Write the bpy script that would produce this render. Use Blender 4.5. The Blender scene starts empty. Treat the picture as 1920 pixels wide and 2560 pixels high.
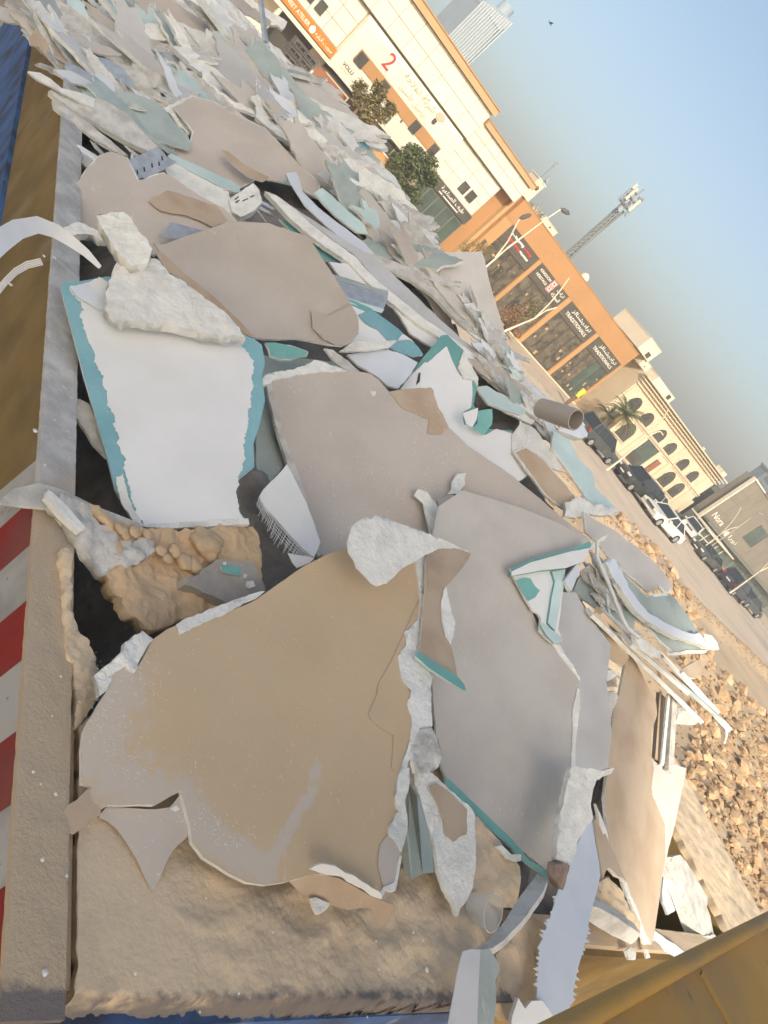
import bpy, bmesh, math, random
from mathutils import Vector, Matrix, noise, geometry

# ------------------------------------------------------------------ camera, sky, sun, exposure
SC = bpy.context.scene
COL = SC.collection
CAM_H = 3.4
F_PX = 1923.0
_u = Vector((527.0, 416.0, 1923.0)).normalized()          # level forward, camera axes (right, up, forward)
_r = Vector((416.0, -527.0, 0.0)).normalized()            # level right
_up = Vector((_r.y * _u.z - _r.z * _u.y, _r.z * _u.x - _r.x * _u.z, _r.x * _u.y - _r.y * _u.x)) * -1
AX = (_u + _r).normalized()
AY = (_u - _r).normalized()
AZ = _up.normalized()
CAM = Vector((0, 0, CAM_H))

cam = bpy.data.cameras.new('camera')
cam.sensor_fit = 'VERTICAL'
cam.sensor_height = 24.0
cam.lens = F_PX / 2560.0 * 24.0
cam.clip_start = 0.05
cam.clip_end = 3000
cam_ob = bpy.data.objects.new('camera', cam)
COL.objects.link(cam_ob)
cam_ob.matrix_world = Matrix(((AX.x, AX.y, -AX.z, 0), (AY.x, AY.y, -AY.z, 0), (AZ.x, AZ.y, -AZ.z, CAM_H), (0, 0, 0, 1)))
SC.camera = cam_ob

SUN_TRAVEL = Vector((0.42, 0.8, -0.50)).normalized()
SUN_EL = math.asin(-SUN_TRAVEL.z)
SUN_AZ = math.atan2(-SUN_TRAVEL.x, -SUN_TRAVEL.y)
world = bpy.data.worlds.new('World')
SC.world = world
world.use_nodes = True
wt = world.node_tree
sky = wt.nodes.new('ShaderNodeTexSky')
sky.sky_type = 'NISHITA'
sky.sun_disc = False
sky.sun_elevation = SUN_EL
sky.sun_rotation = SUN_AZ % (2 * math.pi)
sky.altitude = 600
sky.air_density = 1.0
sky.dust_density = 5.0
sky.ozone_density = 2.0
wb_mix = wt.nodes.new('ShaderNodeMix')            # warm white balance, the same over the whole sky
wb_mix.data_type = 'RGBA'
wb_mix.blend_type = 'MULTIPLY'
wb_mix.inputs[0].default_value = 1.0
wb_mix.inputs[7].default_value = (1.04, 0.995, 0.885, 1)
wt.links.new(sky.outputs[0], wb_mix.inputs[6])
wt.links.new(wb_mix.outputs[2], wt.nodes['Background'].inputs[0])
wt.nodes['Background'].inputs[1].default_value = 0.115

sun = bpy.data.lights.new('sun', 'SUN')
sun.energy = 2.7
sun.angle = math.radians(0.6)
sun.color = (1.0, 0.90, 0.73)
sun_ob = bpy.data.objects.new('sun', sun)
COL.objects.link(sun_ob)
sun_ob.location = (-10, -20, 30)
sun_ob.rotation_euler = SUN_TRAVEL.to_track_quat('-Z', 'Y').to_euler()

SC.view_settings.view_transform = 'Standard'
SC.view_settings.look = 'None'
SC.view_settings.exposure = 1.02
SC.view_settings.gamma = 1.0
SC.view_settings.use_curve_mapping = False

# ------------------------------------------------------------------ helpers
RNG = random.Random(7)


def ray(px, py):
    c = Vector((px - 960.0, 1280.0 - py, F_PX))
    return Vector((AX.dot(c), AY.dot(c), AZ.dot(c))).normalized()


def on_z(px, py, z):
    d = ray(px, py)
    return CAM + d * ((z - CAM_H) / d.z)


def on_y(px, py, y):
    d = ray(px, py)
    return CAM + d * (y / d.y)


def on_x(px, py, x):
    d = ray(px, py)
    return CAM + d * (x / d.x)


def at_dist(px, py, dist):
    return CAM + ray(px, py) * dist


def on_plane(px, py, p, n):
    d = ray(px, py)
    return CAM + d * ((p - CAM).dot(n) / d.dot(n))


def c(ox, oy, pts, k=2.592):
    """crop coordinates of the photograph -> photograph pixels"""
    return [(ox + a / k, oy + b / k) for a, b in pts]


def smooth(a, b, x):
    t = max(0.0, min(1.0, (x - a) / (b - a)))
    return t * t * (3 - 2 * t)


def lerp_tab(tab, x):
    if x <= tab[0][0]:
        return tab[0][1]
    for (a, va), (b, vb) in zip(tab, tab[1:]):
        if x <= b:
            return va + (vb - va) * (x - a) / (b - a)
    return tab[-1][1]


RIM_Z = 2.1
RIDGE_X = [(0.4, 3.3), (1.4, 3.4), (2.3, 3.35), (3.2, 3.2), (4.0, 2.95), (6.0, 2.7), (8.5, 2.5)]
RIDGE_Z = [(0.5, 2.14), (0.9, 2.22), (1.6, 2.66), (2.3, 2.84), (3.2, 2.98), (4.0, 3.0), (6.0, 2.95), (8.5, 2.82)]


def zpile(x, y):
    xr = lerp_tab(RIDGE_X, y)
    zr = lerp_tab(RIDGE_Z, y)
    s = (x - 0.80) / (xr - 0.80)
    if s < 0:
        return RIM_Z + s * 0.25
    if s <= 1:
        return RIM_Z + (zr - RIM_Z) * (s ** 1.1)
    return zr - (x - xr) * 0.5


def hit(px, py):
    d = ray(px, py)
    t, prev = 0.5, 0.5
    while t < 14:
        p = CAM + d * t
        if p.z < zpile(p.x, p.y):
            a, b = prev, t
            for _ in range(12):
                m = (a + b) / 2
                q = CAM + d * m
                if q.z < zpile(q.x, q.y):
                    b = m
                else:
                    a = m
            return CAM + d * b
        prev = t
        t += 0.03
    return None


def pile_normal(p):
    e = 0.15
    return Vector((zpile(p.x - e, p.y) - zpile(p.x + e, p.y), zpile(p.x, p.y - e) - zpile(p.x, p.y + e), 2 * e)).normalized()


def link(name, me, parent=None, m=None, loc=None):
    o = bpy.data.objects.new(name, me)
    COL.objects.link(o)
    if parent is not None:
        o.parent = parent
    if loc is not None:
        o.location = loc
    if m is not None and me is not None:
        for mm in (m if isinstance(m, (list, tuple)) else [m]):
            me.materials.append(mm)
    return o


def tag(o, label=None, cat=None, group=None, kind=None):
    if label:
        o['label'] = label
    if cat:
        o['category'] = cat
    if group:
        o['group'] = group
    if kind:
        o['kind'] = kind
    return o


def empty(name, loc, label, cat, group=None, rz=0.0):
    o = bpy.data.objects.new(name, None)
    o.empty_display_size = 0.1
    COL.objects.link(o)
    o.location = loc
    o.rotation_euler = (0, 0, rz)
    return tag(o, label, cat, group)


class MB:
    """collects shapes for ONE mesh"""

    def __init__(self):
        self.v, self.f, self.mi = [], [], []

    def add(self, vs, fs, mi=0):
        b = len(self.v)
        self.v += [Vector(p) for p in vs]
        self.f += [[b + i for i in fc] for fc in fs]
        self.mi += [mi] * len(fs)
        return self

    def box(self, x0, x1, y0, y1, z0, z1, mi=0):
        return self.add([(x0, y0, z0), (x1, y0, z0), (x1, y1, z0), (x0, y1, z0), (x0, y0, z1), (x1, y0, z1), (x1, y1, z1), (x0, y1, z1)],
                        [(0, 3, 2, 1), (4, 5, 6, 7), (0, 1, 5, 4), (1, 2, 6, 5), (2, 3, 7, 6), (3, 0, 4, 7)], mi)

    def bar(self, a, b, w, h=None, up=Vector((0, 0, 1)), mi=0, w2=None):
        a, b = Vector(a), Vector(b)
        h = w if h is None else h
        w2 = w if w2 is None else w2
        d = (b - a).normalized()
        s = d.cross(up)
        if s.length < 1e-4:
            s = d.cross(Vector((0, 1, 0)))
        s.normalize()
        t = s.cross(d)
        vs = []
        for p, ww, hh in ((a, w, h), (b, w2, h * w2 / w)):
            vs += [p - s * ww / 2 - t * hh / 2, p + s * ww / 2 - t * hh / 2, p + s * ww / 2 + t * hh / 2, p - s * ww / 2 + t * hh / 2]
        return self.add(vs, [(0, 3, 2, 1), (4, 5, 6, 7), (0, 1, 5, 4), (1, 2, 6, 5), (2, 3, 7, 6), (3, 0, 4, 7)], mi)

    def tube(self, pts, rad, n=8, mi=0, cap=True):
        pts = [Vector(p) for p in pts]
        rr = rad if isinstance(rad, (list, tuple)) else [rad] * len(pts)
        vs, fs = [], []
        for i, p in enumerate(pts):
            d = (pts[min(i + 1, len(pts) - 1)] - pts[max(i - 1, 0)]).normalized()
            s = d.cross(Vector((0.13, 0.07, 1)))
            if s.length < 1e-3:
                s = d.cross(Vector((1, 0, 0)))
            s.normalize()
            t = s.cross(d)
            for k in range(n):
                a = 2 * math.pi * k / n
                vs.append(p + (s * math.cos(a) + t * math.sin(a)) * rr[i])
        for i in range(len(pts) - 1):
            for k in range(n):
                fs.append((i * n + k, i * n + (k + 1) % n, (i + 1) * n + (k + 1) % n, (i + 1) * n + k))
        if cap:
            fs.append(tuple(range(n))[::-1])
            fs.append(tuple((len(pts) - 1) * n + k for k in range(n)))
        return self.add(vs, fs, mi)

    def prism(self, pts, off, mi=0):
        n = len(pts)
        off = Vector(off)
        a = [Vector(p) for p in pts]
        return self.add(a + [p + off for p in a], [tuple(range(n))[::-1], tuple(range(n, 2 * n))] + [(i, (i + 1) % n, n + (i + 1) % n, n + i) for i in range(n)], mi)

    def mesh(self, name):
        me = bpy.data.meshes.new(name)
        me.from_pydata(self.v, [], self.f)
        me.polygons.foreach_set('material_index', self.mi)
        bm = bmesh.new()
        bm.from_mesh(me)
        bmesh.ops.recalc_face_normals(bm, faces=bm.faces)
        bm.to_mesh(me)
        bm.free()
        return me

    def build(self, name, m, parent=None, centre=False, smooth_angle=None, origin=None):
        o0 = Vector((0, 0, 0))
        if centre:
            lo = Vector([min(p[i] for p in self.v) for i in range(3)])
            hi = Vector([max(p[i] for p in self.v) for i in range(3)])
            o0 = (lo + hi) / 2
            o0.z = lo.z
        if origin is not None:
            o0 = Vector(origin)
        self.v = [p - o0 for p in self.v]
        me = self.mesh(name)
        if smooth_angle:
            me.polygons.foreach_set('use_smooth', [True] * len(me.polygons))
            me.set_sharp_from_angle(angle=math.radians(smooth_angle))
        return link(name, me, parent, m, o0)


def children(o):
    return list(o.children)


def copy_tree(o, parent=None):
    q = o.copy()
    COL.objects.link(q)
    q.parent = parent
    for ch in children(o):
        copy_tree(ch, q)
    return q


# ------------------------------------------------------------------ materials
def mat(name, c1, c2=None, scale=6.0, detail=6.0, rough=0.85, metal=0.0, bump=0.0, bscale=60.0, bdist=0.01,
        speck=None, speck_amt=0.0, speck_scale=180.0, scuff=None, scuff_amt=0.0, scuff_scale=(26, 9, 15), stain=None, stain_amt=0.0, stain_scale=1.6,
        vary=0.10, spec=0.3, coords='Object', alpha=1.0, trans=0.0, lo=0.35, hi=0.68):
    m = bpy.data.materials.new(name)
    m.use_nodes = True
    nt = m.node_tree
    N, L = nt.nodes, nt.links
    bs = N['Principled BSDF']
    tc = N.new('ShaderNodeTexCoord')
    oi = N.new('ShaderNodeObjectInfo')
    off = N.new('ShaderNodeVectorMath')
    off.operation = 'MULTIPLY_ADD'
    comb = N.new('ShaderNodeCombineXYZ')
    for i in range(3):
        L.new(oi.outputs['Random'], comb.inputs[i])
    L.new(comb.outputs[0], off.inputs[0])
    off.inputs[1].default_value = (37.0, 53.0, 71.0)
    L.new(tc.outputs[coords], off.inputs[2])
    V = off.outputs[0]

    def noise_n(sc, det, vec=None, rgh=0.55):
        n = N.new('ShaderNodeTexNoise')
        n.inputs['Scale'].default_value = sc
        n.inputs['Detail'].default_value = det
        n.inputs['Roughness'].default_value = rgh
        L.new(vec or V, n.inputs['Vector'])
        return n.outputs['Fac']

    def ramp(val, a, b):
        r = N.new('ShaderNodeMapRange')
        r.inputs['From Min'].default_value = a
        r.inputs['From Max'].default_value = b
        r.interpolation_type = 'SMOOTHSTEP'
        L.new(val, r.inputs['Value'])
        return r.outputs['Result']

    def mix(fac, a, b):
        x = N.new('ShaderNodeMix')
        x.data_type = 'RGBA'
        for s, v in ((6, a), (7, b)):
            if isinstance(v, (tuple, list)):
                x.inputs[s].default_value = (*v[:3], 1)
            else:
                L.new(v, x.inputs[s])
        L.new(fac, x.inputs[0])
        return x.outputs[2]

    def mul(v, k):
        x = N.new('ShaderNodeMath')
        x.operation = 'MULTIPLY'
        x.inputs[1].default_value = k
        L.new(v, x.inputs[0])
        return x.outputs[0]

    c2 = c2 or tuple(v * 0.8 for v in c1)
    col = mix(ramp(noise_n(scale, detail), lo, hi), c1, c2)
    if stain:
        col = mix(mul(ramp(noise_n(stain_scale, 5.0), 0.48, 0.72), stain_amt), col, stain)
    if scuff:
        mp = N.new('ShaderNodeMapping')
        mp.inputs['Scale'].default_value = scuff_scale
        mp.inputs['Rotation'].default_value = (0.3, 0.2, 0.6)
        L.new(V, mp.inputs['Vector'])
        sc_m = ramp(noise_n(1.0, 7.0, mp.outputs[0], 0.7), 0.58, 0.76)
        big = ramp(noise_n(2.2, 3.0), 0.45, 0.62)
        mm = N.new('ShaderNodeMath')
        mm.operation = 'MULTIPLY'
        L.new(sc_m, mm.inputs[0])
        L.new(big, mm.inputs[1])
        col = mix(mul(mm.outputs[0], scuff_amt), col, scuff)
    if speck:
        col = mix(mul(ramp(noise_n(speck_scale, 2.0), 0.66, 0.74), speck_amt), col, speck)
    hs = N.new('ShaderNodeHueSaturation')
    rr = N.new('ShaderNodeMapRange')
    rr.inputs['To Min'].default_value = 1 - vary
    rr.inputs['To Max'].default_value = 1 + vary
    L.new(oi.outputs['Random'], rr.inputs['Value'])
    L.new(rr.outputs[0], hs.inputs['Value'])
    L.new(col, hs.inputs['Color'])
    L.new(hs.outputs[0], bs.inputs['Base Color'])
    bs.inputs['Roughness'].default_value = rough
    bs.inputs['Metallic'].default_value = metal
    bs.inputs['Specular IOR Level'].default_value = spec
    if trans:
        bs.inputs['Transmission Weight'].default_value = trans
    if alpha < 1:
        bs.inputs['Alpha'].default_value = alpha
    if bump:
        b = N.new('ShaderNodeBump')
        b.inputs['Strength'].default_value = bump
        b.inputs['Distance'].default_value = bdist
        L.new(noise_n(bscale, 6.0, None, 0.65), b.inputs['Height'])
        L.new(b.outputs[0], bs.inputs['Normal'])
    return m


WHITE_DUST = (0.78, 0.75, 0.70)
M = {}
M['gypsum'] = mat('gypsum', (0.88, 0.87, 0.81), (0.76, 0.745, 0.69), 14, bump=0.9, bscale=38, bdist=0.016, rough=0.95, vary=0.05)
M['gypsum_grey'] = mat('gypsum_grey', (0.667, 0.644, 0.598), (0.483, 0.460, 0.414), 14, bump=0.6, bscale=50, bdist=0.012, rough=0.95)
M['paper_tan'] = mat('paper_tan', (0.60, 0.452, 0.29), (0.56, 0.42, 0.268), 3.0, speck=WHITE_DUST, speck_amt=0.35, speck_scale=150, scuff=WHITE_DUST, scuff_amt=0.28, stain=(0.52, 0.44, 0.32), stain_amt=0.3, stain_scale=2.5, bump=0.12, bscale=35, rough=0.9, vary=0.0)
M['paper_brown'] = mat('paper_brown', (0.525, 0.415, 0.305), (0.439, 0.329, 0.232), 5.0, speck=WHITE_DUST, speck_amt=0.3, scuff=WHITE_DUST, scuff_amt=0.3, bump=0.12, bscale=30)
M['paper_mauve'] = mat('paper_mauve', (0.58, 0.51, 0.445), (0.51, 0.45, 0.39), 3.0, speck=WHITE_DUST, speck_amt=0.6, speck_scale=120, scuff=WHITE_DUST, scuff_amt=0.6, stain=(0.55, 0.46, 0.37), stain_amt=0.4, bump=0.12, bscale=30, vary=0.04)
M['paper_taupe'] = mat('paper_taupe', (0.49, 0.44, 0.395), (0.42, 0.375, 0.33), 3.0, speck=WHITE_DUST, speck_amt=0.5, scuff=WHITE_DUST, scuff_amt=0.5, stain=(0.50, 0.40, 0.31), stain_amt=0.35, bump=0.12, bscale=30, vary=0.03)
M['paper_grey'] = mat('paper_grey', (0.6, 0.565, 0.52), (0.53, 0.495, 0.455), 4.0, speck=WHITE_DUST, speck_amt=0.5, scuff=WHITE_DUST, scuff_amt=0.45, stain=(0.56, 0.50, 0.44), stain_amt=0.4, bump=0.12, bscale=30)
M['paper_cool'] = mat('paper_cool', (0.56, 0.56, 0.56), (0.49, 0.485, 0.475), 4.0, speck=WHITE_DUST, speck_amt=0.4, scuff=WHITE_DUST, scuff_amt=0.4, bump=0.1, bscale=30)
M['paper_white'] = mat('paper_white', (0.80, 0.80, 0.79), (0.74, 0.74, 0.73), 3.0, stain=(0.66, 0.66, 0.60), stain_amt=0.4, bump=0.06, bscale=25, rough=0.8, vary=0.05)
M['paper_blue'] = mat('paper_blue', (0.70, 0.74, 0.79), (0.62, 0.66, 0.71), 3.0, bump=0.06, bscale=25, rough=0.8, speck=WHITE_DUST, speck_amt=0.3)
M['teal'] = mat('teal', (0.20, 0.45, 0.41), (0.16, 0.37, 0.35), 5.0, speck=WHITE_DUST, speck_amt=0.5, scuff=WHITE_DUST, scuff_amt=0.5, bump=0.05, rough=0.6)
M['teal_blue'] = mat('teal_blue', (0.24, 0.45, 0.49), (0.19, 0.38, 0.43), 4.0, speck=WHITE_DUST, speck_amt=0.5, scuff=WHITE_DUST, scuff_amt=0.5, bump=0.05, rough=0.6)
M['grey_green'] = mat('grey_green', (0.414, 0.471, 0.443), (0.322, 0.380, 0.362), 5.0, speck=WHITE_DUST, speck_amt=0.5, scuff=WHITE_DUST, scuff_amt=0.6, bump=0.1, rough=0.8)
M['pale_teal'] = mat('pale_teal', (0.575, 0.690, 0.673), (0.460, 0.586, 0.575), 5.0, speck=WHITE_DUST, speck_amt=0.5, scuff=WHITE_DUST, scuff_amt=0.6, bump=0.1, rough=0.7)
M['galv'] = mat('galvanised', (0.52, 0.55, 0.58), (0.40, 0.43, 0.46), 20, metal=0.55, rough=0.5, bump=0.05, speck=WHITE_DUST, speck_amt=0.6)
M['sand'] = mat('sand', (0.74, 0.58, 0.395), (0.63, 0.5, 0.35), 4.0, speck=(0.80, 0.74, 0.64), speck_amt=0.4, speck_scale=110, stain=(0.38, 0.325, 0.265), stain_amt=0.6, stain_scale=4.0, bump=0.55, bscale=70, bdist=0.006, rough=1.0, vary=0)
M['sand_orange'] = mat('sand_orange', (0.62, 0.445, 0.27), (0.53, 0.39, 0.25), 7.0, bump=0.6, bscale=60, bdist=0.008, rough=1.0, vary=0.08)
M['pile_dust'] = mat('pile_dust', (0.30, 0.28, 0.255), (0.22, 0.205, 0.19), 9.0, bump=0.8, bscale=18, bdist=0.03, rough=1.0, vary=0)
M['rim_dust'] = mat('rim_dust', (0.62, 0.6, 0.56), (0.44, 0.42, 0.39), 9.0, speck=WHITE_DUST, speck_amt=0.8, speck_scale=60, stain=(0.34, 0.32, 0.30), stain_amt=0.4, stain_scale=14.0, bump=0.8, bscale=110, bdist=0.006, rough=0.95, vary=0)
M['steel_brown'] = mat('steel_brown', (0.17, 0.105, 0.03), (0.12, 0.08, 0.03), 5.0, stain=(0.24, 0.17, 0.09), stain_amt=0.6, stain_scale=4.0, bump=0.1, bscale=20, rough=0.75, vary=0)
M['steel_yellow'] = mat('steel_yellow', (0.40, 0.22, 0.032), (0.31, 0.175, 0.032), 3.0, stain=(0.22, 0.15, 0.07), stain_amt=0.8, stain_scale=4.0, speck=(0.10, 0.06, 0.03), speck_amt=0.8, speck_scale=14, bump=0.05, bscale=20, rough=0.55, vary=0)
M['steel_yellow_dirty'] = mat('steel_yellow_dirty', (0.26, 0.175, 0.065), (0.19, 0.13, 0.055), 4.0, stain=(0.30, 0.23, 0.14), stain_amt=0.7, stain_scale=3.0, bump=0.08, bscale=20, rough=0.7, vary=0)
M['steel_blue'] = mat('steel_blue', (0.06, 0.16, 0.40), (0.04, 0.075, 0.17), 5.0, scuff=(0.45, 0.5, 0.58), scuff_amt=0.7, scuff_scale=(14, 3, 5), stain=(0.04, 0.045, 0.06), stain_amt=0.8, stain_scale=2.5, bump=0.05, rough=0.6, vary=0)
M['steel_dark'] = mat('steel_dark', (0.06, 0.06, 0.06), (0.09, 0.08, 0.07), 8.0, bump=0.2, rough=0.8, vary=0)
M['stripe_red'] = mat('stripe_red', (0.30, 0.028, 0.025), (0.22, 0.03, 0.03), 6.0, stain=(0.22, 0.12, 0.10), stain_amt=0.5, rough=0.6, vary=0)
M['stripe_white'] = mat('stripe_white', (0.46, 0.45, 0.43), (0.33, 0.32, 0.30), 9.0, speck=(0.15, 0.14, 0.13), speck_amt=0.7, speck_scale=40, rough=0.6, vary=0)
M['plastic_white'] = mat('plastic_white', (0.70, 0.71, 0.72), (0.62, 0.63, 0.64), 5.0, rough=0.45, vary=0.02)
M['plastic_clear'] = mat('plastic_clear', (0.85, 0.87, 0.87), (0.80, 0.82, 0.82), 5.0, rough=0.25, alpha=0.45, vary=0)
M['mesh_fibre'] = mat('mesh_fibre', (0.78, 0.78, 0.76), (0.7, 0.7, 0.68), 5.0, rough=0.7)
M['concrete'] = mat('concrete', (0.44, 0.40, 0.35), (0.34, 0.31, 0.275), 9.0, speck=(0.6, 0.56, 0.5), speck_amt=0.5, bump=0.5, bscale=40, bdist=0.01, rough=0.95)
M['brick_red'] = mat('brick_red', (0.24, 0.17, 0.14), (0.34, 0.27, 0.23), 20, bump=0.6, rough=0.95)


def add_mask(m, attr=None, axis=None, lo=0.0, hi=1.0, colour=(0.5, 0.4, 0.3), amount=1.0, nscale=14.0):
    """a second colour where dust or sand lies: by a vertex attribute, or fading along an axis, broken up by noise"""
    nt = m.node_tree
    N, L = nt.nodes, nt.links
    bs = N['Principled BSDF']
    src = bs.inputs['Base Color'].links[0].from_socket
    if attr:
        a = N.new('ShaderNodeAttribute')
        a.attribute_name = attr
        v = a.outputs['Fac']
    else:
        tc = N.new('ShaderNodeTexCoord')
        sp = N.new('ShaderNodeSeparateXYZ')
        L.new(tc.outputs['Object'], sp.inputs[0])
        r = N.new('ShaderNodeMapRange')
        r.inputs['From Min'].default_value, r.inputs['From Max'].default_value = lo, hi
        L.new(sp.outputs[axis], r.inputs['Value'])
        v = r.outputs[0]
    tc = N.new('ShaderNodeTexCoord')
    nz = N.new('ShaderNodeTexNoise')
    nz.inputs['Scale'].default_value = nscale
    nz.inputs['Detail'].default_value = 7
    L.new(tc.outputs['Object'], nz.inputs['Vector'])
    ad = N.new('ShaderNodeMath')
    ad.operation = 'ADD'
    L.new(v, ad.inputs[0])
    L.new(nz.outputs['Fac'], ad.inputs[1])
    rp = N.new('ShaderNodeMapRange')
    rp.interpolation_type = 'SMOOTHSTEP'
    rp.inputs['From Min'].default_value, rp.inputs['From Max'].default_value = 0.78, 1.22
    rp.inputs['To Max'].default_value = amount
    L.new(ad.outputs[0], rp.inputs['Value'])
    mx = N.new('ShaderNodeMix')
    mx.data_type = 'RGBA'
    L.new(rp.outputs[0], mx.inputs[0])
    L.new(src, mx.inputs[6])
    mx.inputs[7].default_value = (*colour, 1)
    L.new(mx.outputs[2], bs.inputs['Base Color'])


add_mask(M['paper_tan'], attr='dust', colour=(0.57, 0.505, 0.435), amount=0.85, nscale=38)
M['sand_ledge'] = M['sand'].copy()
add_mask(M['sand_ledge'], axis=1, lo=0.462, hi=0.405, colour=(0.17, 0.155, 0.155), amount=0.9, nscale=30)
add_mask(M['rim_dust'], axis=1, lo=1.75, hi=0.75, colour=(0.55, 0.43, 0.30), amount=1.0, nscale=9)
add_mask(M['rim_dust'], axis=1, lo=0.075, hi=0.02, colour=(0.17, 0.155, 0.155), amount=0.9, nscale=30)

# ------------------------------------------------------------------ sheet builder: a slab of real thickness lying in its own plane
def poly_inset(pts, amount, seed):
    n = len(pts)
    area = sum(pts[i][0] * pts[(i + 1) % n][1] - pts[(i + 1) % n][0] * pts[i][1] for i in range(n))
    sg = 1 if area > 0 else -1
    out = []
    for i in range(n):
        a, b, d = Vector(pts[i - 1]), Vector(pts[i]), Vector(pts[(i + 1) % n])
        e = (d - a)
        if e.length < 1e-6:
            out.append(tuple(b))
            continue
        e.normalize()
        nrm = Vector((-e.y, e.x)) * sg
        k = max(0.12, 0.55 + 1.1 * noise.noise(Vector((b.x * 9 + seed, b.y * 9, seed * 1.7))))
        out.append(tuple(b + nrm * amount * k))
    return out


def jagged(pts, seg, amp, seed):
    out = []
    n = len(pts)
    for i in range(n):
        a, b = Vector(pts[i]), Vector(pts[(i + 1) % n])
        L = (b - a).length
        k = max(1, min(60, int(L / seg)))
        nrm = Vector((-(b - a).y, (b - a).x)).normalized() if L > 1e-6 else Vector((0, 0))
        for j in range(k):
            p = a + (b - a) * (j / k)
            q = Vector((p.x * 23 + seed * 3.1, p.y * 23, seed))
            v = noise.noise(q) * 0.9 + noise.noise(q * 3.7) * 0.7 + noise.noise(q * 9.0) * 0.35
            if j == 0:
                v *= 0.5
            out.append(tuple(p + nrm * amp * v))
    return out


def sheet_mesh(name, poly, e1, e2, nrm, th, warp, wscale, seed, bend=None, lump=0.0, lscale=8.0, grid=14, base=0.0, sharp=40):
    xs = [p[0] for p in poly]
    ys = [p[1] for p in poly]
    size = max(max(xs) - min(xs), max(ys) - min(ys))
    g = max(size / grid, 0.006)
    pts = [Vector((p[0], p[1])) for p in poly]
    nb = len(pts)
    inner = []
    x = min(xs) + g * 0.5
    r = random.Random(seed)
    while x < max(xs):
        y = min(ys) + g * 0.5
        while y < max(ys):
            inner.append(Vector((x + r.uniform(-.2, .2) * g, y + r.uniform(-.2, .2) * g)))
            y += g
        x += g
    vs, _, fs, _, _, _ = geometry.delaunay_2d_cdt(pts + inner, [], [list(range(nb))], 1, 1e-6)

    def disp(p):
        q = Vector((p.x * wscale + seed * 1.3, p.y * wscale, seed * 0.7))
        d = warp * (noise.noise(q) + 0.4 * noise.noise(q * 2.7)) + base
        if lump:
            q = Vector((p.x * lscale + seed, p.y * lscale, seed * 0.3))
            d += lump * (noise.noise(q) + 0.6 * noise.noise(q * 2.3) + 0.4 * noise.noise(q * 5.1))
        if bend:
            (ax, ay), (dx, dy), k = bend
            s = (p.x - ax) * (-dy) + (p.y - ay) * dx
            if s > 0:
                d += k * s * s
        return d
    me = bpy.data.meshes.new(name)
    n = len(vs)
    dd = [disp(p) for p in vs]
    top = [e1 * p.x + e2 * p.y + nrm * dd[i] for i, p in enumerate(vs)]
    bot = [e1 * p.x + e2 * p.y + nrm * (dd[i] - th) for i, p in enumerate(vs)]
    faces, mi = [], []
    edge = {}
    for f in fs:
        f = list(f)
        a2 = sum(vs[f[i]].x * vs[f[(i + 1) % len(f)]].y - vs[f[(i + 1) % len(f)]].x * vs[f[i]].y for i in range(len(f)))
        if a2 < 0:
            f = f[::-1]
        faces.append(tuple(f))
        mi.append(0)
        faces.append(tuple(i + n for i in f[::-1]))
        mi.append(1)
        for i in range(len(f)):
            a, b = f[i], f[(i + 1) % len(f)]
            edge[(a, b)] = 1
    for (a, b) in list(edge):
        if (b, a) not in edge:
            faces.append((a, a + n, b + n, b))
            mi.append(1)
    me.from_pydata(top + bot, [], faces)
    me.polygons.foreach_set('material_index', mi)
    me.polygons.foreach_set('use_smooth', [True] * len(faces))
    me.set_sharp_from_angle(angle=math.radians(80 if lump else sharp))
    return me


SEED = [0]
META = {}


def fit_plane(pxs, lift, w, z, tilt):
    if z:
        a, b, d = [on_z(*q) for q in z]
        n = (b - a).cross(d - a).normalized()
        if n.z < 0:
            n = -n
        C0 = a
        cx = sum(p[0] for p in pxs) / len(pxs)
        cy = sum(p[1] for p in pxs) / len(pxs)
        C = on_plane(cx, cy, C0, n)
    else:
        cx = sum(p[0] for p in pxs) / len(pxs)
        cy = sum(p[1] for p in pxs) / len(pxs)
        C = hit(cx, cy)
        k = 0
        while C is None and k < 60:
            k += 1
            cx -= 6
            cy += 5
            C = hit(cx, cy)
        hs = [h for h in (hit(cx + (p[0] - cx) * .8, cy + (p[1] - cy) * .8) for p in pxs) if h is not None]
        n = pile_normal(C)
        if len(hs) >= 5:
            nn = Vector((0, 0, 0))
            for i in range(len(hs)):
                nn += (hs[i] - C).cross(hs[(i + 1) % len(hs)] - C)
            if nn.length > 1e-9:
                nn.normalize()
                if nn.dot(CAM - C) < 0:
                    nn = -nn
                n = (nn + n * 0.35).normalized()
    tocam = (CAM - C).normalized()
    n = (n * (1 - w) + tocam * w).normalized()
    if tilt is not None:
        n = (n + Vector(tilt)).normalized()
    C = C + tocam * lift
    return C, n


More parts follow.
